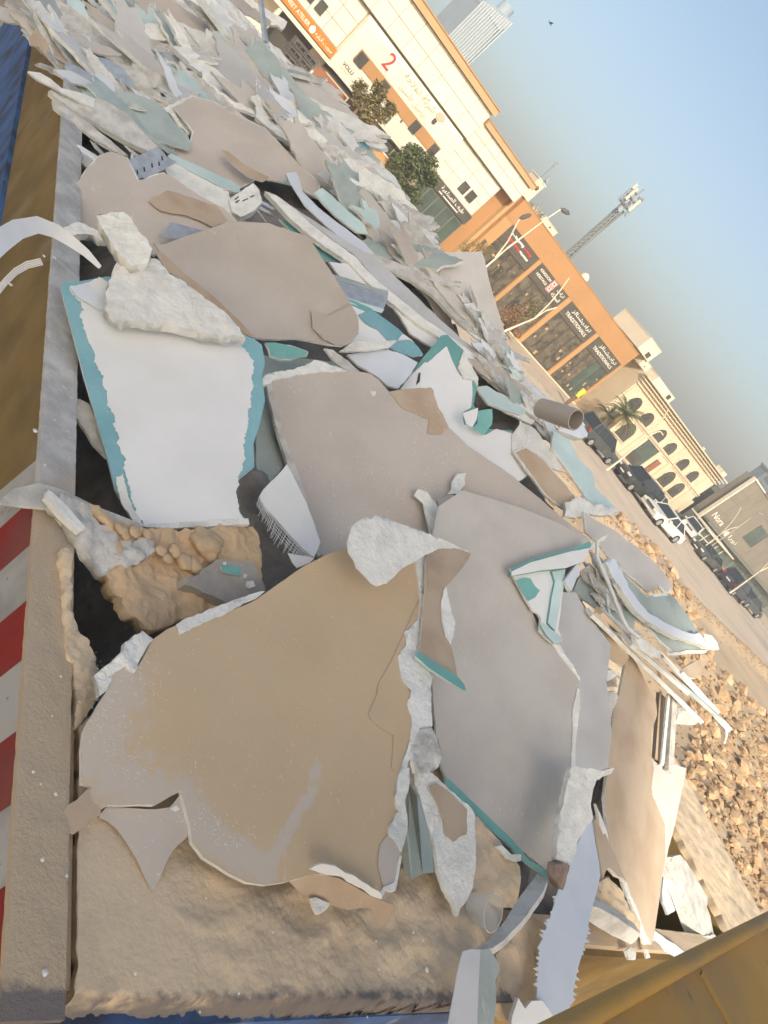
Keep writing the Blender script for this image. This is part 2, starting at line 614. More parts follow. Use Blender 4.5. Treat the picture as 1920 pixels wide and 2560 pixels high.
def sheet(name, label, cat, pxs, face, edge='gypsum', th=0.0125, lift=0.02, w=0.12, z=None, tilt=None, jag=0.004, seg=0.03, warp=0.008,
          wscale=2.5, torn=0.0, bend=None, group=None, parent=None, lump=0.0, lscale=8.0, grid=14, plane=None, paper='paper_face', inset=0.0, base=0.0, dust=None):
    SEED[0] += 1
    sd = SEED[0] * 1.37
    C, n = plane if plane else fit_plane(pxs, lift, w, z, tilt)
    e1 = n.cross(Vector((0, 0, 1)))
    if e1.length < 0.05:
        e1 = n.cross(Vector((0, 1, 0)))
    e1.normalize()
    e2 = n.cross(e1).normalized()
    P = [on_plane(p[0], p[1], C, n) - C for p in pxs]
    poly = [(p.dot(e1), p.dot(e2)) for p in P]
    if bend:
        (qa, qb, k) = bend
        a = on_plane(*qa, C, n) - C
        b = on_plane(*qb, C, n) - C
        a2 = Vector((a.dot(e1), a.dot(e2)))
        b2 = Vector((b.dot(e1), b.dot(e2)))
        d2 = (b2 - a2).normalized()
        bend = (tuple(a2), tuple(d2), k)
    pw = None
    if parent is not None and plane is not None and parent.name in META:
        pw = META[parent.name]                   # a layer lying on its sheet follows the sheet's own warp
        if not bend:
            bend = pw[3]
    if inset:
        poly = poly_inset(poly, inset, sd)
    core = jagged(poly, seg, jag, sd)
    kw = dict(bend=bend, lump=lump, lscale=lscale, grid=grid)
    fm = M[edge if torn else face]
    w_sd, w_w, w_s = (pw[0], pw[1], pw[2]) if pw else (sd, warp, wscale)
    me = sheet_mesh(name, core, e1, e2, n, th, w_w, w_s, w_sd, base=base, **kw)
    if dust:
        at = me.attributes.new('dust', 'FLOAT', 'POINT')
        vals = []
        lines = []
        for pl, rad, st in dust:
            lines.append(([Vector(((on_plane(*q, C, n) - C).dot(e1), (on_plane(*q, C, n) - C).dot(e2))) for q in pl], rad, st))
        for v in me.vertices:
            q = Vector((v.co.dot(e1), v.co.dot(e2)))
            best = 0.0
            for pl, rad, st in lines:
                for a, b in zip(pl, pl[1:]):
                    t = max(0, min(1, (q - a).dot(b - a) / max(1e-9, (b - a).length_squared)))
                    d = (q - a - (b - a) * t).length
                    best = max(best, st * max(0.0, 1 - d / rad))
            vals.append(best)
        at.data.foreach_set('value', vals)
    loc = C if parent is None else C - Vector(parent.location)
    o = link(name, me, parent, [fm, M[edge]], loc)
    if torn:
        sub = jagged(poly_inset(jagged(poly, seg * 2.5, jag, sd), torn, sd), seg * 0.8, jag * 0.9, sd + 5)
        pm = sheet_mesh(paper, sub, e1, e2, n, 0.0015, warp, wscale, sd, base=0.0022, **kw)
        link(paper, pm, o, [M[face], M[edge]], (0, 0, 0))
    if parent is None:
        tag(o, label, cat, group)
    elif label:
        tag(o, label)
    META[o.name] = (w_sd, w_w, w_s, bend)
    o['_pl'] = [*C, *n]
    return o


def plane_of(o):
    v = o['_pl']
    return Vector(v[:3]), Vector(v[3:])


def over(o, d):
    C, n = plane_of(o)
    return C + n * d, n


# ------------------------------------------------------------------ ground, road, kerb
def grid_mesh(name, x0, x1, y0, y1, nx, ny, zf):
    vs, fs = [], []
    for j in range(ny + 1):
        for i in range(nx + 1):
            x = x0 + (x1 - x0) * i / nx
            y = y0 + (y1 - y0) * j / ny
            vs.append((x, y, zf(x, y)))
    for j in range(ny):
        for i in range(nx):
            a = j * (nx + 1) + i
            fs.append((a, a + 1, a + nx + 2, a + nx + 1))
    me = bpy.data.meshes.new(name)
    me.from_pydata(vs, [], fs)
    me.polygons.foreach_set('use_smooth', [True] * len(fs))
    return me


M['ground'] = mat('ground', (0.55, 0.42, 0.28), (0.46, 0.35, 0.235), 0.6, stain=(0.36, 0.28, 0.20), stain_amt=0.6, stain_scale=0.25, bump=0.4, bscale=6, bdist=0.04, rough=1, vary=0)
M['road'] = mat('road', (0.58, 0.475, 0.37), (0.51, 0.42, 0.33), 0.5, stain=(0.30, 0.25, 0.20), stain_amt=0.6, stain_scale=0.15, scuff=(0.30, 0.25, 0.20), scuff_amt=0.6, scuff_scale=(0.03, 1.2, 1), bump=0.2, bscale=10, bdist=0.01, rough=1, vary=0)
M['pavement'] = mat('pavement', (0.56, 0.45, 0.34), (0.50, 0.40, 0.31), 1.2, bump=0.2, bscale=10, rough=1, vary=0)
M['kerb'] = mat('kerb', (0.33, 0.29, 0.24), (0.26, 0.23, 0.19), 2.0, rough=1, vary=0.1)
gb = MB().add([(-390, -390, 0), (390, -390, 0), (390, 390, 0), (-390, 390, 0)], [(0, 1, 2, 3)])
tag(gb.build('ground', M['ground']), kind='structure')
rb = MB().add([(-380, 16.6, 0.004), (380, 16.6, 0.004), (380, 29.6, 0.004), (-380, 29.6, 0.004)], [(0, 1, 2, 3)])
tag(rb.build('road', M['road']), kind='structure')
tag(MB().box(-380, 380, 29.75, 60, 0.0, 0.12).build('pavement', M['pavement']), kind='structure')
kb = MB()
for i in range(70):
    kb.box(8 + i * 1.0, 8 + i * 1.0 + 0.985, 29.6, 29.748, 0, 0.14)
tag(kb.build('kerb', M['kerb']), kind='structure')


def zrub(x, y):
    """excavated rubble bank beside the container"""
    a = smooth(5.5, 9.0, x) * (1 - smooth(20, 26, x)) * (1 - smooth(11.0, 16.0, y)) * smooth(-14, -6, y)
    v = 0.55 + 0.35 * noise.noise(Vector((x * .35, y * .35, 3))) + 0.12 * noise.noise(Vector((x * 1.7, y * 1.7, 1)))
    r = math.exp(-((y - 15.7 - 0.5 * noise.noise(Vector((x * .4, 1, 1)))) / 0.7) ** 2) * smooth(12, 18, x) * 0.35
    return a * v + r - 0.02


tag(link('rubble_bank', grid_mesh('rubble_bank', 5, 60, -14, 17.2, 150, 90, zrub), None, M['ground']), kind='structure')

# ------------------------------------------------------------------ unseen block added behind the camera, shaped to shade the load
M['wall_plain'] = mat('wall_plain', (0.50, 0.45, 0.38), (0.46, 0.41, 0.35), 0.4, rough=0.95, vary=0)
sb = MB()
sb.box(-28, -14.85, -34, -30, 0, 28)
sb.box(-28.1, -14.84, -34.0, -29.9, 28.002, 28.6)
o = sb.build('shade_block', M['wall_plain'], centre=True)
tag(o, 'tall plain block added out of view behind the viewer to shade the skip', 'building')

# ------------------------------------------------------------------ the skip
X0, X1, Y0, Y1 = 0.75, 4.86, 0.40, 9.2
skip = empty('skip_container', (X0, Y0, 0), 'big open steel skip with dusty rim, yellow and blue sides and red and white stripes', 'skip')


def sub(p):
    return (p[0] - X0, p[1] - Y0, p[2])


def part(mb, name, m, **k):
    mb.v = [Vector(sub(p)) for p in mb.v]
    return mb.build(name, m, skip, **k)


ZY = 1.61
part(MB().box(X0 + .014, X0 + 0.03, Y0 + .03, Y1, ZY, 2.086), 'side_panel', M['steel_yellow_dirty'])
part(MB().box(X0 - 0.012, X0 + 0.03, Y0 + .03, Y1, 0.35, ZY - 0.002), 'lower_panel', M['steel_blue'])
part(MB().box(X0, 2.40, Y0, Y0 + .028, 0.35, 2.035), 'front_panel', M['steel_blue'])
part(MB().box(2.402, X1, Y0 + .16, Y0 + .184, 0.35, 2.06), 'front_plate', M['steel_brown'])
part(MB().box(2.39, 2.4015, Y0 + .03, Y0 + .184, 0.35, 2.03), 'corner_plate', M['steel_yellow_dirty'])
part(MB().box(X1 - 0.03, X1, Y0 + .03, Y1, 0.35, 2.055), 'far_panel', M['steel_yellow_dirty'])
part(MB().box(X0, X1, Y1 + .002, Y1 + .03, 0.35, 2.055), 'end_panel', M['steel_yellow_dirty'])
part(MB().box(X0 + .03, X1 - .03, Y0 + .03, Y1, 0.35, 0.40), 'floor_plate', M['steel_dark'])
w_in = MB().box(X0 + .032, X0 + .04, Y0 + .06, Y1 - .02, 0.42, 2.03)
part(w_in, 'inner_lining', M['steel_dark'])
for i in range(6):
    part(MB().box(X0 + .35 + i * .45, X0 + .45 + i * .45, Y0 + .2, Y1 - .2, 0.20, 0.348), 'floor_beam', M['steel_dark'])
ribs = MB()
for i in range(7):
    y = 2.2 + i * 1.1
    part(MB().box(X1 + .002, X1 + .08, y, y + .1, .36, 2.05), 'rib', M['steel_yellow_dirty'])


def rim_mesh(x0, x1, y0, y1, nx, ny, amp, seed, zt=2.1, skirt=0.05, edge_amp=0.006):
    vs, fs = [], []
    for j in range(ny + 1):
        for i in range(nx + 1):
            u, v = i / nx, j / ny
            x, y = x0 + (x1 - x0) * u, y0 + (y1 - y0) * v
            q = Vector((x * 19 + seed, y * 19, seed))
            ed = min(u, 1 - u) * nx
            h = amp * (0.4 + noise.noise(q) + .5 * noise.noise(q * 2.9) + .3 * noise.noise(q * 7)) * min(1, ed / 2)
            xx = x + (edge_amp * noise.noise(q * 2.5) if i in (0, nx) else 0)
            vs.append((xx, y, zt + max(-.004, h)))
    for j in range(ny):
        for i in range(nx):
            a = j * (nx + 1) + i
            fs.append((a, a + 1, a + nx + 2, a + nx + 1))
    bm_ = [j * (nx + 1) for j in range(ny + 1)], [j * (nx + 1) + nx for j in range(ny + 1)], list(range(nx + 1)), [ny * (nx + 1) + i for i in range(nx + 1)]
    for k, row in enumerate(bm_):
        base = len(vs)
        for i in row:
            p = vs[i]
            vs.append((p[0], p[1], zt - skirt))
        for i in range(len(row) - 1):
            q = (row[i], row[i + 1], base + i + 1, base + i)
            fs.append(q if k in (1, 2) else q[::-1])
    me = bpy.data.meshes.new('rim')
    me.from_pydata(vs, [], fs)
    me.polygons.foreach_set('use_smooth', [True] * len(fs))
    me.set_sharp_from_angle(angle=math.radians(50))
    return me


def rim_part(name, me, m):
    for v in me.vertices:
        v.co = Vector(sub(v.co))
    return link(name, me, skip, m, (0, 0, 0))


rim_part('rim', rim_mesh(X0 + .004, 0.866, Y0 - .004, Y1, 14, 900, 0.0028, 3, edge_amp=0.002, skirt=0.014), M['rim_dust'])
rim_part('rim', rim_mesh(2.44, X1 - .02, Y0 + .185, Y0 + .275, 70, 10, 0.004, 9, zt=2.09), M['rim_dust'])
rim_part('far_ledge', rim_mesh(X1 - .015, 5.70, Y0 + .1, Y1, 40, 320, 0.016, 13, zt=2.095, skirt=0.12, edge_amp=0.02), M['sand'])
part(MB().box(X0 + .045, X1 - .035, Y0 + .277, Y0 + .287, 0.42, 2.03), 'inner_lining', M['steel_dark'])

# red and white warning stripes on the outer side wall
yb = [on_x(35, v, X0).y for v in (1197, 1282, 1391, 1520, 1658, 1823, 1997, 2190, 2420)]
for i in range(len(yb) - 1):
    ya, yc = yb[i], yb[i + 1]
    sl = 0.035 if i else 0.08
    mb = MB()
    xs0, xs1 = X0 + .008, X0 + .013
    q = [(xs0, max(yc, Y0), 2.084), (xs0, ya, 2.084), (xs0, ya + sl, 1.62), (xs0, max(yc, Y0) + 0.035, 1.62)]
    mb.prism(q, (xs1 - xs0, 0, 0))
    part(mb, 'warning_stripe', M['stripe_white' if i % 2 == 0 else 'stripe_red'])


# ------------------------------------------------------------------ loose dirt on the front ledge, and the broken mass under the boards
def bed_z(x, y):
    q = Vector((x * 4.5, y * 4.5, 2.0))
    h = 0.010 * noise.noise(q) + 0.006 * noise.noise(q * 2.6) + 0.0035 * noise.noise(q * 6.3) + 0.0020 * noise.noise(q * 15) + 0.0018 * noise.noise(q * 41)
    for fx, fy in ((1.72, .72), (1.50, .60), (1.95, .80), (1.2, .62), (2.12, .58)):       # old tread marks
        d2 = ((x - fx) / .10) ** 2 + ((y - fy) / .055) ** 2
        h += 0.010 * (math.exp(-((math.sqrt(d2) - 1.0) / .35) ** 2) * .6 - math.exp(-d2 * 1.5))
    h *= 0.25 + 0.75 * smooth(1.0, 1.35, x)
    m = smooth(1.25, 1.6, x) * (1 - smooth(0.75, 1.0, y))
    h += m * 0.012 * noise.noise(q * 3.3) + 0.012 * smooth(1.2, 1.6, x)
    e = min(smooth(0.0, 0.016, y - (Y0 + .028 - .03 * (x - .75)) + 0.012 * noise.noise(q * 5) + .008 * noise.noise(q * 14)), 1)
    return 2.088 + h * e - 0.055 * (1 - e)


def bed_mesh():
    x0, x1, y0, y1, nx, ny = 0.893, 2.385, Y0 + .004, 1.34, 330, 200
    vs, idx, fs = [], {}, []
    for j in range(ny + 1):
        for i in range(nx + 1):
            x, y = x0 + (x1 - x0) * i / nx, y0 + (y1 - y0) * j / ny
            hi = 0.98 + (x - .89) * 0.75 + 0.05 * noise.noise(Vector((x * 9, 3, 1))) + 0.02 * noise.noise(Vector((x * 40, 3, 1)))
            z = bed_z(x, y) - 0.75 * smooth(hi - .03, hi + .10, y)
            jit = 0.006 * noise.noise(Vector((5, y * 30, 1))) if i == 0 else 0
            idx[i, j] = len(vs)
            vs.append((x + jit, y, z))
    for j in range(ny):
        for i in range(nx):
            fs.append((idx[i, j], idx[i + 1, j], idx[i + 1, j + 1], idx[i, j + 1]))
    row0 = [idx[0, j] for j in range(ny + 1)]
    row1 = [idx[i, 0] for i in range(nx + 1)]
    for row, rev in ((row0, True), (row1, False)):
        b = len(vs)
        for i in row:
            p = vs[i]
            vs.append((p[0], p[1], 1.4 if rev else p[2] - .06))
        for i in range(len(row) - 1):
            q = (row[i], row[i + 1], b + i + 1, b + i)
            fs.append(q[::-1] if rev else q)
    me = bpy.data.meshes.new('dirt')
    me.from_pydata(vs, [], fs)
    me.polygons.foreach_set('use_smooth', [True] * len(fs))
    return me


part(MB().box(X0 + .117, X0 + .142, Y0 + .05, Y0 + .60, 1.9, 2.074), 'seam_filler', M['rim_dust'])
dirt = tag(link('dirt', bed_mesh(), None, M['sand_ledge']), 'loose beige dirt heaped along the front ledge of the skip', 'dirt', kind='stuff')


def mass_z(x, y):
    z = zpile(x, y) - 0.16
    d = smooth(X0 + .05, X0 + .55, x)
    f = smooth(1.05, 2.2, y)
    hole = (1 - d) * 0.7 + (1 - f) * 0.25 * (1 - smooth(1.6, 2.4, x))
    z -= hole
    q = Vector((x * 3.1, y * 3.1, 8))
    z += 0.06 * noise.noise(q) + 0.05 * noise.noise(q * 2.7) + .03 * noise.noise(q * 6)
    return max(0.45, z)


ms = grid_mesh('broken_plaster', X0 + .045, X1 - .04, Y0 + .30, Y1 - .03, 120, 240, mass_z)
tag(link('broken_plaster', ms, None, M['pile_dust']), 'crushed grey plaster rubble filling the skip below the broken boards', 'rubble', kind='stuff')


def scuffs(board, poly, n, m, seed, ang, s0=.002, s1=.007):
    """tiny flakes and scrapes of gypsum lying on a board, one part"""
    r = random.Random(seed)
    C, nn = over(board, 0.0)
    xs = [p[0] for p in poly]
    ys = [p[1] for p in poly]
    meta = META[board.name]
    e1 = nn.cross(Vector((0, 0, 1))).normalized()
    e2 = nn.cross(e1).normalized()
    mb = MB()
    k = 0
    while k < n:
        x, y = r.uniform(min(xs), max(xs)), r.uniform(min(ys), max(ys))
        if not inside((x, y), poly) or noise.noise(Vector((x * .006, y * .006, seed))) < r.uniform(-.25, .35):
            continue
        k += 1
        p = on_plane(x, y, C, nn) - C
        a = math.radians(ang) + r.gauss(0, .35)
        q2 = on_plane(x + 10 * math.cos(a), y + 10 * math.sin(a), C, nn) - C
        d = (q2 - p).normalized()
        s = nn.cross(d)
        L_, W_ = r.uniform(s0, s1) * (2.2 if r.random() < .25 else 1), r.uniform(s0 * .3, s0 * .9)
        u, v = p.dot(e1), p.dot(e2)
        qq = Vector((u * meta[2] + meta[0] * 1.3, v * meta[2], meta[0] * .7))
        dz = meta[1] * (noise.noise(qq) + .4 * noise.noise(qq * 2.7)) + .0035
        c0 = C + p + nn * dz
        mb.add([c0 - d * L_ - nn * .001, c0 - s * W_, c0 + d * L_ * r.uniform(.6, 1) - nn * .0005, c0 + s * W_ * r.uniform(.4, 1)], [(0, 1, 2, 3)])
    o = mb.build('dust_scuffs', m, board, origin=(0, 0, 0))
    o.location = -Vector(board.location)
    o['kind'] = 'stuff'
    return o


def inside(pt, poly):
    x, y = pt
    r = False
    for i in range(len(poly)):
        (x1, y1), (x2, y2) = poly[i - 1], poly[i]
        if (y1 > y) != (y2 > y) and x < (x2 - x1) * (y - y1) / (y2 - y1) + x1:
            r = not r
    return r

# ------------------------------------------------------------------ the load: broken plasterboard, piece by piece
def A1(p): return c(0, 0, p)
def A2(p): return c(640, 0, p)
def B1(p): return c(0, 640, p)
def B2(p): return c(640, 640, p)
def B3(p): return c(1280, 640, p)
def C1(p): return c(0, 1280, p)
def C2(p): return c(640, 1280, p)
def C3(p): return c(1280, 1280, p)
def D1(p): return c(0, 1920, p)
def D2(p): return c(640, 1920, p)
def D3(p): return c(1280, 1920, p)
def FF(p): return c(0, 0, p, 0.86408)


BOARD = 'broken board'

# --- lower left: dirt-covered board lying in the hole
sheet('ledge_dirt', 'crumbly sand edge bulging into the black hole beside the left rim', 'dirt',
      C1([(400, 235), (440, 240), (465, 285), (450, 340), (468, 400), (462, 560), (478, 690), (510, 760), (590, 830), (600, 880), (632, 940), (640, 1020), (650, 1090), (640, 1190), (560, 1330), (500, 1400), (486, 1380), (490, 1150), (488, 970), (440, 960), (425, 800), (420, 500)]),
      'sand', edge='sand', th=0.05, z=[(170, 1400, 2.100), (240, 1680, 2.098), (190, 1800, 2.095)], jag=0.006, seg=0.008, lump=0.008, lscale=26, grid=44)['kind'] = 'stuff'
brd = sheet('dusty_board', 'narrow dusty board sloping into the black hole beside the left rim', BOARD,
            C1([(-10, -60), (90, -150), (250, -190), (420, -140), (640, -30), (900, 70), (1100, 300), (1500, 500), (1300, 640), (1080, 740), (930, 790), (670, 430), (480, 170), (330, -20)]),
            'gypsum_grey', lift=-0.03, w=0.05, z=[(140, 1290, 2.14), (350, 1570, 2.10), (560, 1430, 2.16)], jag=0.002, warp=0.004)
sheet('sand_heap', 'crumbly orange sand heap with clods on the dusty board', 'sand',
      C1([(560, -50), (640, -40), (740, 60), (870, 80), (960, 110), (1250, 110), (1640, 90), (1700, 200), (1700, 500), (1480, 600), (1330, 640), (1150, 700), (1040, 760), (930, 745), (870, 690), (800, 590), (700, 470), (690, 400), (780, 330), (720, 120)]),
      'sand_orange', edge='sand_orange', th=0.04, plane=over(brd, 0.022), jag=0.012, seg=0.012, warp=0.02, wscale=6, lump=0.010, lscale=15, grid=110)['kind'] = 'stuff'
sheet('plaster_crust', 'flaky pale plaster crust stuck on the board above the black hole', 'plaster lump',
      C1([(330, -60), (420, -110), (580, -40), (640, 40), (730, 90), (770, 170), (900, 160), (990, 190), (1000, 260), (900, 330), (830, 370), (760, 340), (680, 400), (590, 300), (480, 150), (400, 20)]),
      'gypsum_grey', edge='gypsum_grey', th=0.03, plane=over(brd, 0.03), jag=0.012, seg=0.012, warp=0.015, wscale=8, lump=0.014, lscale=22, grid=34)
for i, (cx, cy, r) in enumerate([(1340, 215, 120), (1400, 190, 70), (1130, 250, 50), (1200, 320, 62), (1050, 245, 42), (870, 130, 45), (820, 160, 35), (960, 150, 38), (790, 110, 48), (1260, 340, 60), (1090, 300, 40)]):
    p = on_plane(0 + cx / 2.592, 1280 + cy / 2.592, *over(brd, 0.035))
    me = bpy.data.meshes.new('clod')
    bm = bmesh.new()
    bmesh.ops.create_icosphere(bm, subdivisions=3, radius=r / 2.592 / 1923 * (p - CAM).length * 0.95)
    for v in bm.verts:
        q = v.co * 26 + Vector((i, 0, 0))
        v.co *= 1 + 0.38 * noise.noise(q) + .20 * noise.noise(q * 2.7) + .10 * noise.noise(q * 6)
        v.co.z *= 0.55
    bm.to_mesh(me)
    bm.free()
    me.polygons.foreach_set('use_smooth', [True] * len(me.polygons))
    tag(link('sand_clod', me, None, M['sand_orange'], p), 'rounded clod of packed orange sand on the heap by the black hole', 'clod', 'sand clods on the heap')
slab_c = sheet('concrete_chunk', 'grey concrete chunk with a turquoise chip lying in the sand', 'chunk',
               C1([(1190, 430), (1290, 400), (1400, 310), (1640, 330), (1720, 500), (1640, 570), (1480, 600), (1380, 540), (1280, 500), (1200, 470)]),
               'concrete', edge='concrete', th=0.06, plane=over(brd, 0.06), jag=0.006, seg=0.02, warp=0.006)
sheet('paint_chip', 'small turquoise paint chip lying on the concrete chunk', 'paint chip', C1([(1430, 350), (1480, 345), (1560, 360), (1562, 410), (1490, 400), (1440, 385)]), 'teal', edge='gypsum', th=0.004, plane=over(slab_c, 0.011), jag=0.002, warp=0.001)
for q in ([(1450, 320), (1470, 325), (1465, 345), (1448, 342)], [(1600, 450), (1640, 445), (1655, 480), (1620, 495), (1600, 480)], [(1580, 400), (1600, 405), (1597, 425), (1582, 424)]):
    sheet('plaster_crumb', 'white plaster crumb on the concrete chunk beside the turquoise chip', 'crumb', C1(q), 'gypsum', th=0.006, plane=over(slab_c, 0.012), jag=0.002, warp=0.001, group='crumbs on the concrete chunk')
sheet('plaster_stick', 'white broken strip end poking over the rim above the crusted board', 'plaster strip', B1([(300, 1560), (315, 1515), (345, 1530), (440, 1620), (560, 1760), (520, 1790), (400, 1680)]), 'gypsum', th=0.02, plane=over(brd, 0.05), jag=0.002)

# --- shards deep in the gap on the left
sheet('gypsum_shard', 'dusty grey pointed shard deep in the gap by the left rim', 'shard', B1([(450, 930), (520, 925), (580, 960), (640, 1110), (690, 1310), (600, 1220), (520, 1090), (470, 1000)]), 'gypsum_grey', lift=-0.10, w=0.3)

# --- the big white board with turquoise margins
bw_px = [(152, 717), (160, 702), (200, 702), (270, 690), (420, 735), (590, 835), (632, 846), (655, 862), (663, 905), (655, 940), (663, 1000), (650, 1060), (634, 1110), (636, 1165), (598, 1196), (590, 1232), (600, 1280), (622, 1310), (364, 1319), (332, 1300), (287, 1218), (270, 1150), (215, 960)]
bw = sheet('moisture_board', 'large white board with turquoise margins leaning by the left rim', BOARD, bw_px, 'teal_blue', lift=0.02, w=0.25, z=[(160, 720, 2.13), (340, 1310, 2.16), (640, 880, 2.40)], jag=0.001, warp=0.004)
sheet('white_paper', None, None, B1([(452, 205), (500, 185), (572, 168), (640, 130), (760, 200), (900, 330), (1200, 430), (1500, 530), (1530, 555), (1590, 600), (1650, 680), (1640, 780), (1640, 860), (1610, 1050), (1580, 1230), (1578, 1330), (1540, 1460), (1530, 1520), (1545, 1600), (1570, 1690), (1600, 1722), (1200, 1738), (948, 1745), (890, 1690), (860, 1600), (840, 1480), (808, 1350), (818, 1320), (785, 1270), (770, 1170), (735, 1110), (742, 1050), (712, 985), (690, 920), (700, 880), (660, 810), (680, 770), (640, 740), (625, 690), (600, 590), (560, 500), (530, 430), (520, 395), (545, 350), (525, 290), (490, 262)]),
      'paper_white', edge='gypsum', th=0.002, plane=over(bw, 0.004), jag=0.010, seg=0.006, warp=0.004, parent=bw, wscale=2.5)
sheet('torn_corner', None, None, B1([(455, 200), (570, 168), (620, 230), (690, 345), (640, 345), (560, 295), (500, 262)]), 'paper_blue', edge='gypsum', th=0.002, plane=over(bw, 0.012), jag=0.002, seg=0.02, warp=0.003, parent=bw)
sheet('plaster_smear', None, None, C1([(752, -230), (800, -250), (830, -120), (870, -10), (935, 95), (880, 90), (800, -40), (760, -140)]), 'gypsum', edge='gypsum', th=0.003, plane=over(bw, 0.006), jag=0.006, seg=0.01, parent=bw)
sheet('torn_edge', None, None, C1([(890, 78), (1200, 62), (1610, 40), (1618, 78), (1300, 95), (1100, 104), (945, 98)]), 'gypsum', edge='gypsum', th=0.014, plane=over(bw, 0.010), jag=0.004, seg=0.02, parent=bw)

# --- grey rounded boards behind
gb_px = A1([(600, 1050), (640, 1010), (715, 980), (830, 1020), (900, 1170), (1000, 1130), (1060, 1120), (1250, 1240), (1460, 1350), (1530, 1420), (1545, 1520), (1200, 1560), (1000, 1660), (900, 1600), (800, 1380), (640, 1390), (655, 1540), (520, 1530), (400, 1440), (395, 1360), (470, 1290), (490, 1200), (550, 1110)])
rb_ = sheet('grey_board', 'wide grey board with rounded torn corner reaching the left rim', BOARD, gb_px, 'paper_mauve', lift=0.02, w=0.3, torn=0.010, jag=0.006, warp=0.015)
sheet('dust_patch', None, None, A1([(960, 1310), (1080, 1240), (1200, 1280), (1400, 1330), (1480, 1430), (1380, 1470), (1200, 1400), (1030, 1370)]), 'paper_brown', edge='paper_brown', th=0.001, plane=over(rb_, 0.016), jag=0.008, parent=rb_)
sheet('white_chunk', 'white plaster block standing behind the triangular white chunk', 'plaster block', A1([(622, 1400), (690, 1388), (800, 1370), (850, 1420), (905, 1500), (985, 1620), (960, 1700), (850, 1720), (750, 1620), (670, 1490)]), 'gypsum', th=0.05, plane=(over(bw, 0.09)[0], (over(bw, 0)[1] + Vector((-.1, -.2, 0))).normalized()), jag=0.008, seg=0.016, lump=0.008, lscale=15, grid=30)
sheet('white_chunk', 'low white plaster crumble pile beside the left rim', 'plaster block', A1([(410, 1470), (500, 1440), (600, 1480), (660, 1520), (700, 1560), (560, 1530), (440, 1520)]), 'gypsum', th=0.04, lift=0.05, w=0.35, jag=0.012, seg=0.015, lump=0.008, lscale=15)
# brown curled board
bb = sheet('brown_edged_board', 'large grey brown sheet with a brown lower edge, centre left', BOARD,
           [(385, 605), (405, 612), (455, 598), (560, 582), (650, 605), (740, 650), (800, 725), (850, 790), (876, 830), (880, 850), (870, 870), (845, 878), (800, 868), (735, 850), (660, 846), (615, 838), (575, 790), (530, 735), (470, 690), (420, 660)],
           'paper_taupe', lift=0.07, w=0.3, jag=0.002, warp=0.012, bend=((420, 655), (640, 850), 0.5))
sheet('bevelled_edge', None, None, B1([(1000, -40), (1060, -20), (1200, 110), (1400, 270), (1560, 420), (1660, 530), (1590, 500), (1480, 395), (1350, 290), (1180, 150), (1080, 90)]), 'paper_brown', edge='gypsum', th=0.002, plane=over(bb, 0.012), jag=0.001, parent=bb, bend=None)
sheet('paper_flap', None, None, B2([(335, 400), (440, 440), (560, 400), (615, 480), (625, 560), (590, 600), (520, 610), (420, 560), (350, 490)]), 'paper_taupe', edge='gypsum', th=0.006, plane=over(bb, 0.022), jag=0.003, parent=bb)
tri = sheet('white_chunk', 'large triangular white plaster chunk lying on the white board', 'plaster block', B1([(690, 350), (680, 230), (700, 160), (730, 100), (790, 60), (850, 40), (955, 5), (1010, 20), (1050, 60), (1100, 120), (1180, 150), (1240, 200), (1350, 290), (1480, 390), (1550, 470), (1592, 545), (1500, 525), (1350, 510), (1150, 450), (1000, 430), (880, 410), (800, 425), (740, 400)]),
            'gypsum', th=0.045, plane=(over(bw, 0.055)[0], (over(bw, 0)[1] + Vector((.04, -.10, 0))).normalized()), jag=0.008, seg=0.012, lump=0.007, lscale=12, grid=60, warp=0.012)
sheet('white_chunk', 'small finger-shaped plaster piece at the tip of the triangular chunk', 'plaster block', B1([(725, 100), (770, 20), (800, 5), (820, 30), (780, 90), (745, 110)]), 'gypsum', th=0.03, plane=over(bw, 0.10), jag=0.003)

# --- turquoise scraps between the boards
sheet('teal_scrap', 'turquoise board scrap with torn white edge under the curled sheet', 'scrap', B2([(60, 560), (130, 560), (260, 590), (340, 620), (330, 650), (230, 670), (160, 675), (90, 650), (80, 610)]), 'teal', lift=0.02, w=0.4, torn=0.006, jag=0.006)
sheet('dark_board', 'dark grey green board deep behind the big white board', BOARD, B2([(0, 640), (300, 660), (560, 690), (660, 750), (400, 800), (120, 900), (120, 1200), (200, 1340), (60, 1500), (0, 1500)]), 'grey_green', lift=-0.22, w=0.1)
wb = sheet('white_offcut', 'white board offcut with frayed mesh edge under the mauve board', 'offcut', B2([(20, 1560), (50, 1510), (130, 1430), (200, 1350), (330, 1600), (420, 1850), (380, 1950), (300, 1890), (160, 1730), (60, 1640)]), 'paper_white', lift=-0.06, w=0.3, jag=0.003)
